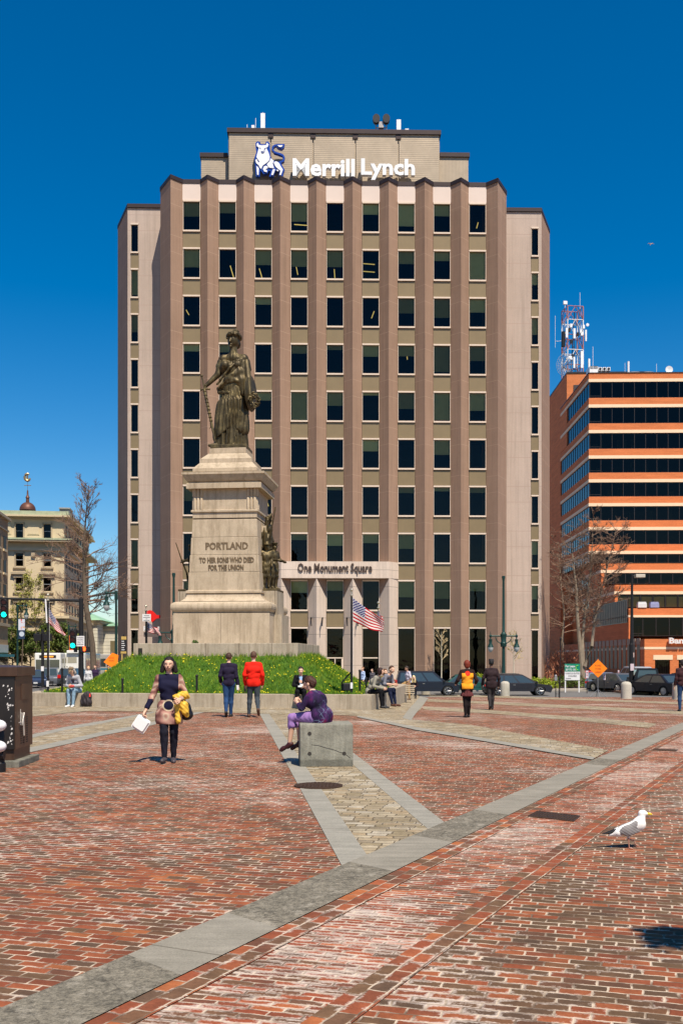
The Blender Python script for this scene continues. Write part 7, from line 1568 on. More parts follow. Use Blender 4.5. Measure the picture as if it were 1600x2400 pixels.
def level(t, levels, back=24, side=True, x1=BW_):
    """levels: list of (kind, v top, v bottom) at the front plane offset t"""
    for kind, v0, v1 in levels:
        z1, z0 = zt(v0, t), zt(v1, t)
        if kind == 'b': m = MB(); m.box(0, x1, t, t+back, z0, z1); build('brick_band', m, OBR, bank)
        if kind == 'c': m = MB(); m.box(-.04, x1, t-.05, t+back, z0, z1); build('stone_band', m, CRM, bank)
        if kind in 'gy':
            m = MB(); m.add([(.15, t+.12, z0), (x1, t+.12, z0), (x1, t+.12, z1), (.15, t+.12, z1)], [(0, 1, 2, 3)])
            w = build('window_band', m, DGL if kind == 'g' else GL, bank, fixn=False)
            if side: m = MB(); m.add([(.12, t+back, z0), (.12, t+.12, z0), (.12, t+.12, z1), (.12, t+back, z1)], [(0, 1, 2, 3)]); build('side_window_band', m, SGL, bank, fixn=False)
            m = MB(); k = 0
            while k*1.62+.12 < x1: m.box(k*1.62+.10, k*1.62+.17, t+.06, t+.14, z0, z1); k += 1
            k = 0
            while side and k*1.62 < back: m.box(.06, .14, t+.12+k*1.62, t+.19+k*1.62, z0, z1); k += 1
            m.box(.1, 1.7, t+.07, t+.12, z0+.28, z0+.33); m.box(.1, x1, t+.07, t+.13, z0, z0+.05); m.box(.1, x1, t+.07, t+.13, z1-.05, z1)
            if side: m.box(.07, .13, t+.12, t+back, z0, z0+.05); m.box(.07, .13, t+.12, t+back, z1-.05, z1)
            build('frame', m, MUL, w)
            m = MB(); m.box(.4, x1, t+1.5, t+1.6, z0, z1)
            if side: m.box(.5, .6, t+1.5, t+back, z0, z1)
            build('interior_wall', m, ROOM2, bank)
            r = random.Random(int(v0)); m = MB()
            if kind == 'y':
                for j in range(20): m.box(.3+j*1.62, .3+j*1.62+1.35, t+.25, t+.28, z0, z1-.3)
            else:
                for j in range(5): x = r.uniform(.6, 12); m.box(x, x+r.uniform(.15, .7), t+.3, t+.33, z0, z0+(z1-z0)*r.uniform(.3, .75))
            build('blind', m, LIT_, w)
L0_ = [('b', 874.5, 888), ('c', 888, 895)]
gl_ = [(895, 932.6), (955, 992.3), (1015, 1052), (1074.8, 1107.9), (1130.6, 1164), (1186.6, 1220), (1242.7, 1276), (1298.6, 1319)]
for i, (a, b_) in enumerate(gl_):
    L0_.append(('g', a, b_))
    if i < 7: nx = gl_[i+1][0]; L0_ += [('b', b_, b_+(nx-b_)*.68), ('c', b_+(nx-b_)*.68, nx)]
level(0, L0_, 21)
m = MB(); m.box(-.01, 14, 21, 48, -1, zt(873.6, 0)); m.box(2, BW_, 2.2, 22, -1, zt(1300, 0)); build('brick_wall', m, OBR, bank)
m = MB(); m.box(-.1, BW_, -.1, 21, zt(874.5, 0), zt(873, 0)); build('parapet', m, MUL, bank)
cz1 = Z(876, 162); m = MB(); m.box(-.02, 13, 15.8, 48.2, 36, cz1); build('roof_block', m, OBR, bank); m = MB(); m.box(-.06, 13.1, 15.7, 48.3, cz1, cz1+.25); build('parapet', m, MUL, bank)
m = MB(); m.box((1343-1328)*.0693+.0, 4.2, 15.72, 15.78, Z(927, 162), Z(903, 162)); build('louvre', m, M((.06, .04, .035), .6, 0, 0), bank)
level(-7.5, [('b', 1321, 1336), ('c', 1336, 1343), ('g', 1343, 1368)], 20); level(-15, [('b', 1371, 1386), ('c', 1386, 1393), ('y', 1393, 1423)], 20)
level(-22, [('b', 1426, 1442), ('c', 1442, 1447), ('g', 1447, 1491)], 20)
for t_, v_ in ((-7.5, 1321), (-15, 1371), (-22, 1425), (-29, 1498)): m = MB(); m.box(0.02, BW_-.02, t_+.02, t_+20, zt(v_, t_)-.25, zt(v_, t_)-.06); build('terrace_floor', m, CRM, bank)
# podium with punched windows
t = -29.0; z1 = zt(1498, t); m = MB(); zz = Z(1560, 117)
wz0, wz1 = zt(1594, t), zt(1546.5, t); k = 117/F; wins = [(1553-1528.6)*k, (1588-1528.6)*k], [(1608-1528.6)*k, (1645-1528.6)*k]
def wallholes(x0, x1, za_, zb_, holes, t0, t1):
    xsx = x0
    for a, b_ in holes:
        m.box(xsx, a, t0, t1, za_, zb_); m.box(a, b_, t0, t1, za_, wz0); m.box(a, b_, t0, t1, wz1, zb_); xsx = b_
    m.box(xsx, x1, t0, t1, za_, zb_)
wallholes(0, BW_, -1.2, z1, wins, t, t+.4); m.box(-.0, .4, t+.4, 24, -1.2, z1); m.box(.4, BW_, t+.4, 4, z1-.3, z1); build('podium_wall', m, OBR, bank)
m = MB(); m.box(-.03, BW_, t-.03, t, zt(1522, t), zt(1516.5, t)); m.box(-.03, 0, t, 24, zt(1522, t), zt(1516.5, t)); build('stone_band', m, CRM, bank)
for a, b_ in wins:
    m = MB(); m.box(a-.2, b_+.3, t-.05, t+.0, wz1, wz1+.55); m.box(a-.05, b_+.05, t-.06, t, wz0-.18, wz0); build('lintel', m, CRM, bank)
    m = MB(); m.add([(a, t+.2, wz0), (b_, t+.2, wz0), (b_, t+.2, wz1), (a, t+.2, wz1)], [(0, 1, 2, 3)]); w = build('window', m, DGL, bank, fixn=False)
    m = MB(); [m.box(a+j*.25, a+j*.25+.09, t+.35, t+.38, wz0, wz1-.35) for j in range(1, 7)]; build('curtain', m, M((.30, .36, .32), .7), w); m = MB(); m.box(a-.02, b_+.02, t+.8, t+.9, wz0, wz1); build('interior_wall', m, ROOM2, w)
# ground windows along the podium side, and the upper strip
for j in range(14):
    y0 = t+1.8+j*2.15; m = MB(); m.box(-.05, .02, y0, y0+1.35, .35, 3.3); w = build('side_window', m, M((.12, .085, .05), .5, 0, .3, 2), bank); m = MB(); m.box(-.07, .0, y0-.1, y0+1.5, 3.35, 4.1); build('lintel', m, M((.35, .28, .2), .7), w)
m = MB(); m.box(-.04, .03, t+7.5, t+26, 6.2, 9.0); w = build('window_band', m, M((.12, .065, .035), .45, 0, .4, .4), bank); m = MB(); [m.box(-.07, 0, t+7.5+i*.95, t+7.6+i*.95, 6.2, 9.0) for i in range(20)]; m.box(-.08, 0, t+7.5, t+26, 6.15, 6.25); m.box(-.08, 0, t+7.5, t+26, 8.95, 9.05); build('frame', m, MUL, w)
m = MB(); m.box(0, .4, -22, 0, z1, zt(1426, -22)-.2); m.box(0.02, .42, -15, 0, z1+2, zt(1371, -15)-.2); m.box(0.05, .45, -7.5, 0, z1+5, zt(1321, -7.5)-.2); build('brick_wall', m, OBR, bank)
bt = text_mb('Bank of', (1655-1583)*k, .70, .30, .03, ((1619-1528.6)*k, t-.25, zt(1514, t)+.25)); build('lettering', bt, WHT, bank)
# roof gear on the brick office
D = 168.0; k = D/F; zr = cz1+.25
tw = thing('lattice_tower', 'red and white lattice radio tower crowded with antennas on the brick office roof', 'radio tower', (X(1341, D), D, zr-.1), R(8))
RW = M((.42, .17, .14), .5, 0, .1, 3); WW = M((.75, .74, .74), .5, 0, .05); H_ = Z(722, D)-zr; s = 1.35
for (a, b_, mt_) in ((0, .22, RW), (.22, .42, WW), (.42, .62, RW), (.62, .82, WW), (.82, 1, RW)):
    m = MB(); C4 = [(-s, -s), (s, -s), (s, s), (-s, s)]
    for x, y in C4: m.tube([(x, y, a*H_), (x, y, b_*H_)], .10, 5)
    for i in range(4):
        p, q = C4[i], C4[(i+1) % 4]; m.tube([(*p, b_*H_), (*q, b_*H_)], .07, 4); mid = ((p[0]+q[0])/2, (p[1]+q[1])/2); m.tube([(*p, a*H_), (*mid, b_*H_)], .06, 4); m.tube([(*q, a*H_), (*mid, b_*H_)], .06, 4)
    build('lattice_section', m, mt_, tw)
for (u, v0, v1, wd) in ((1318, 776, 798, 5), (1336.5, 776, 799, 5), (1364.5, 778, 804, 3.5), (1355, 828, 867, 6), (1336, 842, 868, 4), (1372.5, 845, 870, 4)):
    m = MB(); x = (u-1341)*k; m.cbox((x, -s-.3, (Z(v0, D)+Z(v1, D))/2-zr), (wd*k, .25, (v1-v0)*k)); build('panel_antenna', m, ANT, tw)
for (u, v, r_) in ((1367.5, 767, 3.6), (1325, 845, 4.5)): m = MB(); m.lathe([(.02, .1), (r_*k, -.1), (r_*k*.98, -.18), (.02, -.2)], ((u-1341)*k, -s-.4, Z(v, D)-zr), 16, 'y'); build('dish', m, ANT, tw)
m = MB(); x = (1311.5-1341)*k; m.tube([(x, -s, Z(v, D)-zr) for v in (783, 818)], [.3, .35], 8); build('cable_drum', m, BLK, tw)
m = MB(); x = (1323-1341)*k; m.tube([(x, 0, H_), (x, 0, H_+1.3)], .05, 5); m.box(x-.3, x+.35, -.2, .2, H_+.6, H_+1.3) if False else m.cbox((x+.02, 0, H_+.95), (.65, .3, .55)); m.tube([((1359.5-1341)*k, 0, H_*.9), ((1359.5-1341)*k, 0, Z(683, D)-zr)], .035, 4); m.tube([((1299-1341)*k, 0, Z(815, D)-zr), ((1299-1341)*k, 0, Z(740, D)-zr)], .03, 4); m.tube([((1299-1341)*k, 0, Z(800, D)-zr), (-s, 0, Z(798, D)-zr)], .04, 4); build('whip_antenna', m, ANT, tw)
for i in range(9): m = MB(); r = random.Random(i); m.cbox((r.uniform(-1.5, 1.5), -s-.1, H_*r.uniform(.25, .75)), (.35, .3, .6)); build('equipment_box', m, BLK if i % 2 else ANT, tw)
m = MB(); m.tube([(-.3, .2, 0), (.3, -.2, H_*.95)], .08, 5); m.tube([(.6, .2, 0), (.1, -.2, H_*.8)], .06, 5); build('cable', m, BLK, tw)
dt = thing('mesh_dish', 'large grey mesh dish at the foot of the radio tower', 'satellite dish', (X(1312, D), D-3, Z(868, D)), 0)
m = MB(); ww = R(35)
rings = [(.25, .55), (.5, .40), (.75, .2), (1.0, 0)]; RR = 24*k
for a, d in rings: m.tube([(a*RR*.72*math.cos(q), d*1.2, a*RR*math.sin(q)) for q in [PI*j/12 for j in range(25)]], .03, 4)
for j in range(16): q = PI*j/8; m.tube([(a*RR*.72*math.cos(q), d*1.2, a*RR*math.sin(q)) for a, d in rings], .022, 3)
build('mesh', m, M((.45, .45, .46), .5, .3, 0), dt); m = MB(); m.tube([(0, .6, 0), (RR*.6, .9, -RR*.5), (RR, 1, -RR*1.3)], .10, 5); build('arm', m, GALV, dt)
D = 150.0; k = D/F; zr = zt(873, 0)
def rg(name, lab, cat, u, builder, grp='equipment on the brick office roof', yy=.5): t = thing(name, lab, cat, (X(u, DB+yy), DB+yy, zr-.05), 0, grp); builder(t); return t
k = (DB+.5)/F
def c1(t): m = MB(); m.box(-10*k, 10*k, 0, 2, 0, 18*k); build('casing', m, ANT, t, bevel=.05); m = MB(); [m.box(-9*k, 9*k, -.02, 0, 12*k+i*.12, 12*k+i*.12+.05) for i in range(4)]; build('louvre', m, BLK, t)
rg('rooftop_unit', 'white box air handling unit on the brick office roof edge', 'rooftop unit', 1391, c1)
def c2(t):
    for i in range(3): m = MB(); x = (-10+10*i)*k; m.box(x-4*k, x+4*k, 0, 1, 8*k, 16*k); build('casing', m, ANT, t); m = MB(); m.lathe([(3*k, -.03), (3*k, 0)], (x, -.01, 12*k), 14, 'y'); build('fan', m, BLK, t)
    m = MB(); [m.tube([(x*k, .5, 0), (x*k, .5, 8*k)], .05, 4) for x in (-13, -4, 4, 13)]; build('leg', m, GALV, t)
rg('rooftop_unit', 'row of three fan units raised on legs on the brick office roof', 'rooftop unit', 1416, c2)
def c3(h, r_):
    def f(t): m = MB(); m.tube([(0, 0, 0), (0, 0, h*k)], r_*k, 8); build('rod', m, ANT, t)
    return f
rg('antenna', 'thin white whip antenna over the air handling unit', 'antenna', 1389, c3(64, .5)); rg('antenna', 'white tube antenna standing on the brick office roof', 'antenna', 1472, c3(29, 2.6)); rg('antenna', 'dark thin rod on the brick office roof', 'antenna', 1538, c3(24, .5)); rg('antenna', 'thin whip left of the white tube antenna', 'antenna', 1464, c3(26, .4))
def c4(t): m = MB(); m.lathe([(.02, .25), (8.8*k*.6, .16), (8.8*k, -.1), (8.6*k, -.15), (.02, -.05)], (0, 0, 9.5*k), 24, 'y'); build('dish', m, ANT, t); m = MB(); m.tube([(0, .3, 0), (0, .3, 9*k)], .08, 6); build('mast', m, GALV, t)
rg('satellite_dish', 'white round satellite dish on the brick office roof', 'satellite dish', 1567, c4)
def c5(t): m = MB(); m.tube([(16*k*math.cos(q), 0, 5*k*math.sin(q)) for q in [PI*j/12 for j in range(13)]], .09, 5); m.ell((0, .3, 0), (15*k, .3, 4*k)); build('hoop', m, GALV, t)
rg('roof_dish', 'shallow grey rooftop dish lying flat, left of two', 'satellite dish', 1487, c5); rg('roof_dish', 'shallow grey rooftop dish lying flat, right of two', 'satellite dish', 1520, c5)
for u, c_, lab in ((1506, (.6, .62, .62), 'white crate on the third terrace of the brick office'), (1535, (.25, .28, .45), 'blue lidded crate on the third terrace of the brick office')):
    m = MB(); m.cbox((0, 0, .35), (1.1, .7, .55)); m.cbox((0, 0, .70), (1.0, .6, .2)); tag(build('crate', m, M(c_, .5, 0, .1), None, (X(u, DB-22.3), DB-22.3+.5, zt(1425, -22)-.06), bevel=.05), lab, 'crate')
# cream classical building, left
CB = M((.58, .47, .30), .75, 0, .08, .6); CB2 = M((.40, .32, .21), .75, 0, .1, 1); COP = M((.36, .40, .26), .6, 0, .25, 1.5); DW = M((.03, .028, .026), .8, 0, 0)
D = 140.0; cl = thing('classical_building', 'cream stone classical building with copper cornices and a copper dome', 'building', (X(150, D), D, -1), R(7.5)); k = D/F
def cz(v): return Z(v, D)+1
def cu(u): return (u-150)*k
wn_rows = [(1229, 1262), (1298, 1328), (1353, 1386), (1409, 1437)]; wcs = [49-64, 49, 112]
m = MB(); xs_ = sorted(sum([[cu(c_-8.5), cu(c_+8.5)] for c_ in wcs], [])); xe = [cu(-60)] + xs_ + [0]
for i in range(0, len(xe), 2): m.box(xe[i], xe[i+1], 0, .5, 0, cz(1217))
for i in range(1, len(xe)-1, 2):
    zs = [0] + sum([[cz(b_), cz(a)] for a, b_ in wn_rows[::-1]], []) + [cz(1217)]
    for j in range(0, len(zs), 2): m.box(xe[i], xe[i+1], 0, .5, zs[j], zs[j+1])
m.box(cu(-60), 0, .5, .6, 0, cz(1217)) if False else None
build('front_wall', m, CB, cl)
m = MB(); m.box(-.5, 0, .5, 29, 0, cz(1217)); build('street_wall', m, CB, cl); m = MB(); m.box(cu(-60), -.5, .9, 1.0, 0, cz(1217)); build('interior_wall', m, DW, cl); m = MB(); m.box(cu(-60), -.2, .3, 28.8, cz(1217), cz(1198)); build('roof', m, M((.08, .07, .06), .8), cl)
def cornice(v0, v1, pr_, mt_, name='cornice'): m = MB(); m.box(cu(-60), pr_, -pr_, 29+pr_, cz(v1), cz(v0)); build(name, m, mt_, cl)
cornice(1200, 1209.5, .7, COP); cornice(1209.6, 1213.5, .95, CB); cornice(1213.6, 1218, .4, CB2); cornice(1264, 1268, 1.3, COP); cornice(1268.1, 1272, 1.2, CB2); cornice(1285, 1292, .25, CB); cornice(1444, 1450, .8, CB); cornice(1450.1, 1462, .3, CB2)
for c_ in wcs:
    for i, (a, b_) in enumerate(wn_rows):
        m = MB(); x0, x1 = cu(c_-8.5), cu(c_+8.5); m.box(x0-.18, x0, -.10, .1, cz(b_)-.2, cz(a)+.2); m.box(x1, x1+.18, -.10, .1, cz(b_)-.2, cz(a)+.2); m.box(x0-.18, x1+.18, -.10, .1, cz(a), cz(a)+.2); m.box(x0-.35, x1+.35, -.25, .1, cz(b_)-.32, cz(b_)-.12)
        if i in (1, 2): m.box(x0-.6, x1+.6, -.5, .1, cz(b_)-1.15, cz(b_)-.85); m.box(x0-.3, x1+.3, -.28, .1, cz(b_)-1.6, cz(b_)-1.15)
        w = build('window', m, CB2, cl); m = MB(); m.add([(x0, .3, cz(b_)), (x1, .3, cz(b_)), (x1, .3, cz(a)), (x0, .3, cz(a))], [(0, 1, 2, 3)]); build('pane', m, DGL, w, fixn=False); m = MB(); m.box(x0, x1, .24, .29, (cz(a)+cz(b_))/2-.04, (cz(a)+cz(b_))/2+.04); m.box(x0+.1, x0+.3, .33, .36, cz(b_), cz(a)); m.box(x1-.3, x1-.1, .33, .36, cz(b_), cz(a)); build('sash', m, M((.3, .32, .34), .5), w)
for c_ in (80.5, 17): m = MB(); m.box(cu(c_-14), cu(c_+14), -.06, .02, cz(1255), cz(1228)); m.box(cu(c_-12), cu(c_+12), -.10, .0, cz(1253), cz(1230)); build('wall_panel', m, CB, cl); m = MB(); m.box(cu(c_-4.5), cu(c_+4.5), -.3, 0, cz(1306), cz(1294)); build('carved_block', m, CB2, cl)
for j in range(9):
    for i, (a, b_) in enumerate(wn_rows+[(1470, 1520)]): y0 = 1.6+j*3.1; m = MB(); m.box(-.02, .06, y0, y0+1.3, cz(b_), cz(a)); build('side_window', m, M((.030, .026, .024), .6, 0, 0, spec=.2), cl)
m = MB(); m.box(cu(130), cu(153), 4, 7, cz(1198), cz(1183)); m.box(cu(129), cu(155), 3.8, 7.2, cz(1183), cz(1180)); build('roof_hut', m, M((.30, .30, .28), .7), cl)
k2 = 148/F; dm = MB(); dx_, dz = cu(44), Z(1198, 148)+1
RUS = M((.13, .055, .035), .5, .3, .25, 2); dm.lathe([(18.5*k2*math.cos(q), 19*k2*math.sin(q)) for q in [PI/2*j/9 for j in range(9)]]+[(4*k2, 19*k2), (3.6*k2, 28*k2), (5*k2, 29*k2), (2.2*k2, 35*k2), (1.5*k2, 46*k2), (.4*k2, 47*k2), (.3*k2, 70*k2)], (0, 0, 0), 22)
dm.v = [(x+dx_, y+8, z+dz) for x, y, z in dm.v]; build('dome', dm, RUS, cl, smooth=True)
m = MB(); m.tube([(dx_+6*k2*math.cos(q), 8, dz+77*k2+8*k2*math.sin(q)) for q in [PI*j/8+.9 for j in range(14)]], [.10+.14*math.sin(j*.23) for j in range(14)], 6); m.tube([(dx_-8*k2, 8, dz+58*k2), (dx_+8*k2, 8, dz+58*k2)], .05, 4); m.tube([(dx_, 8, dz+68*k2), (dx_, 8, dz+84*k2)], .09, 4); build('weathervane', m, M((.35, .26, .14), .4, .6, .2), cl)
# tan building at the far left edge
D = 118.0; tb = thing('tan_building', 'tan brick building at the left edge with narrow dark windows above a shop', 'building', (X(18.5, D), D, -1), R(7.5)); k = D/F
TAN = M((.36, .24, .13), .8, 0, .12, .8)
def tz(v): return Z(v, D)+1
m = MB(); m.box(-30, 0, -30, 0, 0, tz(1220)); build('wall', m, TAN, tb); m = MB(); m.box(-30, .35, -30, .35, tz(1222), tz(1216)); m.box(-30, .15, -30, .1, tz(1248), tz(1244)); m.box(-30, .25, -30, .2, tz(1470), tz(1463)); build('cornice', m, CB2, tb)
for i, (a, b_) in enumerate(((1262, 1292), (1317, 1346), (1373, 1401), (1432, 1464))):
    for j in range(6): y1 = -1.2-j*3.2; m = MB(); m.box(-.1, .06, y1-1.5, y1, tz(b_), tz(a)); w = build('window', m, M((.02, .018, .016), .5, 0, 0, spec=.2), tb); m = MB(); m.box(-.05, .16, y1-1.7, y1+.2, tz(b_)-.25, tz(b_)); build('sill', m, CB, w)
m = MB(); m.box(-.05, .12, -14, -.3, tz(1530), tz(1512)); build('shop_sign', m, M((.50, .48, .44), .6, 0, .1), tb); m = MB(); m.box(-.05, .8, -14, -.2, tz(1540), tz(1534)); build('awning', m, M((.03, .20, .22), .6), tb); m = MB(); m.box(-.05, .08, -13, -.6, .3, tz(1542)); build('shop_window', m, CGL, tb)
# granite courthouse with green copper roof
D = 175.0; ch = thing('courthouse', 'pale granite courthouse with green copper hipped roofs', 'building', (X(245, D), D, -1), R(4)); k = D/F
SG = slabmat('pale_ashlar', (.50, .47, .38), (.62, .58, .48), 0, 0)
ASH, nt, b = newmat('pale_ashlar_courses', .8); v = objco(nt); sp = _n(nt, 'ShaderNodeSeparateXYZ'); nt.links.new(v, sp.inputs[0]); jf = mth(nt, 'LESS_THAN', mth(nt, 'FLOORED_MODULO', sp.outputs[2], .62), .07); c = mixc(nt, jf, rampn(nt, noise(nt, v, 1, 4), [(.3, (.50, .46, .36)), (.7, (.62, .58, .46))]), (.22, .20, .16)); nt.links.new(c, b.inputs['Base Color'])
GC = M((.26, .44, .28), .6, 0, .2, .5)
def hz(v): return Z(v, D)+1
for nm, x0, x1, y0, ve, va, dp in (('wing', -8, -.2, -6, 1457, 1432, 14), ('wing', -.2, 16, 0, 1468, 1441, 18)):
    m = MB(); m.box(x0, x1, y0, y0+dp, 0, hz(ve+7)); build('wall', m, ASH, ch); m = MB(); m.box(x0-.5, x1+.5, y0-.5, y0+dp+.5, hz(ve+7), hz(ve)); build('cornice', m, CB2, ch)
    xm = (x0+x1)/2; h_ = hz(va)-hz(ve); m = MB(); q = [(x0-.8, y0-.8), (x1+.8, y0-.8), (x1+.8, y0+dp+.8), (x0-.8, y0+dp+.8)]; rl = min(x1-x0, dp)*.35
    m.add([(*p, hz(ve)) for p in q]+[(xm-rl*.3 if x1-x0 < 10 else x0+7, y0+dp/2, hz(va)), (xm+rl*.3 if x1-x0 < 10 else x1-5, y0+dp/2, hz(va))], [(0, 1, 5, 4), (1, 2, 5), (2, 3, 4, 5), (3, 0, 4), (0, 3, 2, 1)]); rf = build('roof', m, GC, ch)
    m = MB()
    for i in range(1, int((x1-x0)/.8)): x = x0+i*.8; tt = min(1, max(0, min(x-x0, x1-x)/5)) ; m.tube([(x, y0-.75, hz(ve)+.03), (x+(xm-x)*.15, y0-.8+(dp/2+.8)*tt*.9, hz(ve)+h_*tt*.9+.03)], .04, 3)
    build('standing_seam', m, GC, rf)
for j in range(6): m = MB(); m.box(1+j*2.6, 2.2+j*2.6, -.05, .05, 2.5, 5.8); build('window', m, M((.16, .13, .07), .3, 0, 0), ch)
# ---------------- trees ----------------
BARK = M((.11, .08, .055), .9, 0, .35, 2.5, .5); TWIG = M((.20, .125, .085), .9, 0, .25, 1); BARKL = M((.24, .19, .135), .9, 0, .3, 2.5, .5); TWIGL = M((.40, .30, .16), .9, 0, .2, 1)
def grow(m, p, d, L, r_, dep, rg_, up=.15, ratio=.62, nb=(3, 5), spread=.8, minr=.008, ends=None):
    n = 4 if dep > 1 else 3; pts = [p]; q = p; dd = d.copy()
    for i in range(n):
        dd = (dd + Vector((rg_.gauss(0, .16), rg_.gauss(0, .16), rg_.gauss(0, .10)+up*.35))).normalized(); q = q + dd*(L/n); pts.append(q)
    m.tube(pts, [max(minr, r_*(1-.62*i/n)) for i in range(n+1)], 5 if dep > 2 else 3, False)
    if dep == 0:
        if ends is not None: ends.append((pts[-1], dd)); ends.append((pts[-2], dd))
        return
    for i in range(rg_.randint(*nb)):
        s = rg_.uniform(.25, 1.0); j = min(n-1, int(s*n)); a = pts[j].lerp(pts[j+1], s*n-j if s < 1 else 1)
        ax_ = Vector((rg_.gauss(0, 1), rg_.gauss(0, 1), rg_.gauss(0, .4))).normalized(); nd = (dd + ax_*spread*rg_.uniform(.6, 1.2)).normalized()
        grow(m, a, nd, L*ratio*rg_.uniform(.7, 1.15), r_*.5, dep-1, rg_, up, ratio, nb, spread, minr, ends)
def tree(label, loc, stems, seed, crownspec, bark=BARK, twig=TWIG, leaf=None, leafn=3, leafs=.10, name='bare_tree', grp='trees round the square', minr=.009):
    """stems: polylines [(x,z,r,y)] local; crownspec: list of (stem, t0, t1, n, L, up, spread)"""
    t = thing(name, label, 'tree', loc, 0, grp); rg_ = random.Random(seed); tk = MB(); polys = []
    for st in stems:
        pts = [Vector((p[0], p[3] if len(p) > 3 else 0, p[1])) for p in st]; tk.tube(pts, [p[2]*.68 for p in st], 9, True); polys.append(pts)
    build('trunk', tk, bark, t, smooth=True)
    cr = MB(); ends = []
    for (si, t0, t1, n, L, up, spr, dep) in crownspec:
        pts = polys[si]; seg = [0]
        for a, b_ in zip(pts[:-1], pts[1:]): seg.append(seg[-1]+(b_-a).length)
        for i in range(n):
            s = (t0+(t1-t0)*(i+rg_.random())/n)*seg[-1]; j = max(k_ for k_ in range(len(seg)-1) if seg[k_] <= s); p = pts[j].lerp(pts[j+1], (s-seg[j])/(seg[j+1]-seg[j]))
            a = rg_.uniform(0, 2*PI) if i % 3 else rg_.choice((0, PI))+rg_.uniform(-.5, .5); f = 1-.55*(i/n) if t1 > .9 else 1
            grow(cr, p, Vector((math.cos(a), math.sin(a)*.8, up+rg_.uniform(-.15, .25))).normalized(), L*f*rg_.uniform(.75, 1.15), .055*L/2.5*f+.012, dep, rg_, .12, .60, (3, 5), spr, minr, ends)
    c = build('crown', cr, twig, t, fixn=False)
    if leaf:
        m = MB()
        for p, d in ends:
            for _ in range(leafn):
                q = p + Vector((rg_.gauss(0, .16), rg_.gauss(0, .16), rg_.gauss(0, .16))); a = Vector((rg_.gauss(0, 1), rg_.gauss(0, 1), rg_.gauss(0, 1))).normalized(); b2 = a.cross(Vector((rg_.gauss(0, 1), rg_.gauss(0, 1), 1))).normalized(); s = leafs*rg_.uniform(.5, 1.3)
                m.add([q-a*s, q+b2*s*.5, q+a*s, q-b2*s*.5], [(0, 1, 2, 3)])
        build('leaves', m, leaf, t, fixn=False)
    return t
def sc(u, v, ub, D, zb, r_, y=0): return ((u-ub)*D/F, Z(v, D)-zb, r_, y)
D = 74.0; zb = gz(X(219, D), D)
tree('tall leaning leafless street tree with brown twigs by the cream building', on(219, D), [[sc(219, 1606, 219, D, zb, .38), sc(219, 1560, 219, D, zb, .34), sc(216, 1510, 219, D, zb, .32), sc(207, 1455, 219, D, zb, .30), sc(199, 1405, 219, D, zb, .27), sc(197, 1340, 219, D, zb, .20), sc(197, 1260, 219, D, zb, .12), sc(203, 1190, 219, D, zb, .06), sc(209, 1132, 219, D, zb, .015)]], 5,
     [(0, .33, .64, 24, 2.2, .2, .8, 3), (0, .60, .98, 24, 1.7, .8, .55, 3), (0, .36, .5, 8, 1.5, .1, .9, 3)])
LF1 = M((.20, .22, .03), .7, 0, .4, 1.2); LF2 = M((.30, .30, .06), .7, 0, .3, 1); LF3 = M((.09, .13, .02), .7, 0, .4, 1.5)
for (lab, u, D, vt, Ls, sd, n, lf) in (('budding yellow green tree leftmost behind the cabinet', 28, 128, 1470, 2.4, 11, 20, LF3), ('budding yellow green bushy tree left of the pedestrian signals', 70, 132, 1478, 2.6, 12, 22, LF1), ('budding green tree behind the faded flag', 128, 134, 1478, 2.6, 13, 22, LF3), ('small budding tree right of the faded flag behind the signal mast', 158, 138, 1490, 2.3, 14, 18, LF1)):
    g0 = on(u, D); zb = g0[2]; h_ = Z(vt, D)-zb
    tree(lab, g0, [[(0, 0, .16), (.1, h_*.3, .13), (-.1, h_*.6, .09), (0, h_*.95, .03)]], sd, [(0, .22, .95, n, Ls, .35, .8, 3)], leaf=lf, leafn=4, leafs=.16, name='budding_tree', grp='budding trees along the left street', minr=.02)
for (lab, u, D, vt, sd) in (('tall thin pale green budding tree before the cream building', 50, 125, 1352, 21), ('slim pale green budding tree right of the tall one before the cream building', 82, 128, 1362, 22)):
    g0 = on(u, D); zb = g0[2]; h_ = Z(vt, D)-zb; tree(lab, g0, [[(0, 0, .14), (.2, h_*.4, .10), (-.1, h_*.7, .06), (.1, h_, .02)]], sd, [(0, .45, .98, 16, 2.0, 1.0, .5, 2)], twig=TWIGL, leaf=LF2, leafn=3, leafs=.12, name='budding_tree', grp='budding trees along the left street', minr=.02)
D = 80.0; g0 = on(1362, D); zb = g0[2]; ub = 1362
tree('large leafless multi stemmed tree before the brick office', g0, [[sc(1362, 1610, ub, D, zb, .42), sc(1364, 1560, ub, D, zb, .36), sc(1358, 1510, ub, D, zb, .24), sc(1352, 1440, ub, D, zb, .19), sc(1350, 1380, ub, D, zb, .15), sc(1342, 1310, ub, D, zb, .08), sc(1336, 1240, ub, D, zb, .02)],
   [sc(1366, 1560, ub, D, zb, .24), sc(1366, 1500, ub, D, zb, .20, .3), sc(1374, 1420, ub, D, zb, .15, .3), sc(1384, 1340, ub, D, zb, .10), sc(1388, 1260, ub, D, zb, .05), sc(1390, 1205, ub, D, zb, .015)],
   [sc(1368, 1562, ub, D, zb, .26, -.2), sc(1384, 1515, ub, D, zb, .20, -.3), sc(1392, 1460, ub, D, zb, .15), sc(1410, 1380, ub, D, zb, .09), sc(1430, 1300, ub, D, zb, .05), sc(1446, 1230, ub, D, zb, .015)]], 31,
   [(0, .36, .98, 30, 2.0, .4, .8, 3), (1, .35, .98, 26, 1.9, .5, .7, 3), (2, .35, .98, 30, 2.1, .4, .8, 3)], bark=BARKL)
D = 88.0; g0 = on(1320, D); zb = g0[2]; ub = 1320
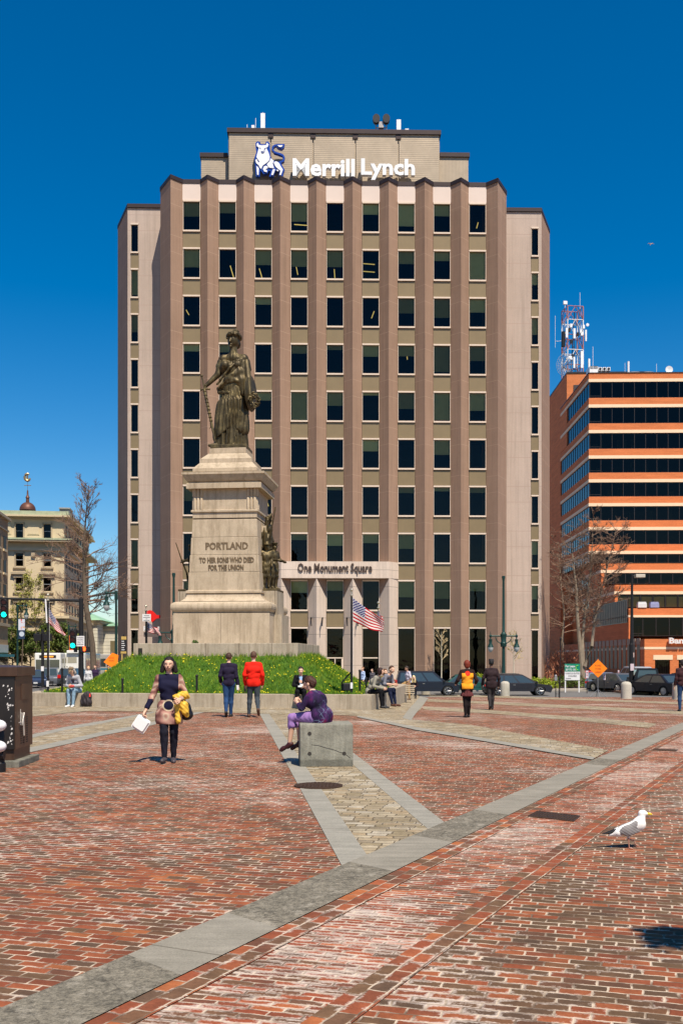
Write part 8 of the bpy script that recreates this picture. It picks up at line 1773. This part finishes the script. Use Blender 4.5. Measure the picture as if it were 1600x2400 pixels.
tree('leafless tree at the right corner of the office tower', g0, [[sc(1320, 1600, ub, D, zb, .22), sc(1317, 1500, ub, D, zb, .18), sc(1322, 1440, ub, D, zb, .13), sc(1314, 1370, ub, D, zb, .08), sc(1308, 1270, ub, D, zb, .02)]], 33, [(0, .34, .98, 36, 2.3, .3, .85, 3)], bark=BARKL)
for (lab, u, D, vt, vb, sd) in (('young leafless sapling against the dark entrance glass', 1034, 75.5, 1478, 1596, 41), ('young budding sapling right of the double lamp post', 1203, 75.5, 1486, 1590, 42)):
    g0 = (X(u, D), D, -.645); zb = -.645; h_ = Z(vt, D)-zb
    tree(lab, g0, [[(0, 0, .07), (.02, h_*.5, .055), (0, h_*.98, .015)]], sd, [(0, .48, .96, 11, .85, 1.1, .5, 2)], bark=M((.50, .45, .34), .8, 0, .1), twig=TWIGL, name='sapling', grp='saplings before the office', minr=.012, leaf=LF2 if sd == 42 else None, leafn=1, leafs=.04)
# shrubs
def shrub(label, u, D, zb, w, h, mat, n, s, seed, up=False, tw=None):
    t = thing('shrub', label, 'shrub', (X(u, D), D, zb), 0, 'shrubs planted by the buildings'); r = random.Random(seed); m = MB(); st = MB()
    for i in range(n):
        a = r.uniform(0, 6.28); q = r.random()**.4; el_ = r.uniform(.0, 1.57); p = Vector((w*q*math.cos(a)*math.cos(el_*.8), w*.6*q*math.sin(a)*math.cos(el_*.8), h*(.12+.88*q*math.sin(el_))*(1+.12*math.sin(a*5)))); d = Vector((r.gauss(0, 1), r.gauss(0, 1), r.gauss(0, 1)+(2 if up else 0))).normalized(); b2 = d.cross(Vector((r.gauss(0, 1), r.gauss(0, 1), r.gauss(0, 1)))).normalized(); sz = s*r.uniform(.5, 1.4)
        m.add([p-d*sz, p+b2*sz*(.10 if up else .5), p+d*sz, p-b2*sz*(.10 if up else .5)], [(0, 1, 2, 3)])
        if i % 25 == 0: st.tube([(0+.1*math.cos(a), 0, 0), tuple(p*.5+Vector((0, 0, .05))), tuple(p)], [.02, .014, .006], 3, False)
    build('foliage', m, mat, t, fixn=False); build('stem', st, TWIG, t, fixn=False)
YG = M((.24, .30, .015), .7, 0, .35, 5)
shrub('bright yellow green shrub right of the parked estate car', 1266, 75.6, -.645, 1.05, .85, YG, 1500, .07, 1); shrub('small bright yellow green shrub at the foot of the tower right corner', 1290, 75.9, -.645, .7, .6, YG, 700, .07, 2)
shrub('bright yellow green shrub between the walking couple', 1121, 75.6, -.645, .6, 1.1, YG, 900, .07, 3)
RDT = M((.42, .17, .09), .9, 0, .3, 2)
shrub('reddish twiggy shrub beside the tower right corner', 1322, 83, -.645, 1.9, 3.0, RDT, 2600, .22, 4, True)
shrub('dark green shrub at the foot of the large leafless tree', 1335, 78, -.645, 1.6, 1.0, LF3, 1500, .09, 5)
shrub('small weedy tuft growing on the terrace before the pedestal', 457, 37.4, TZ, .14, .12, M((.05, .12, .015), .8, 0, .3), 120, .03, 6)
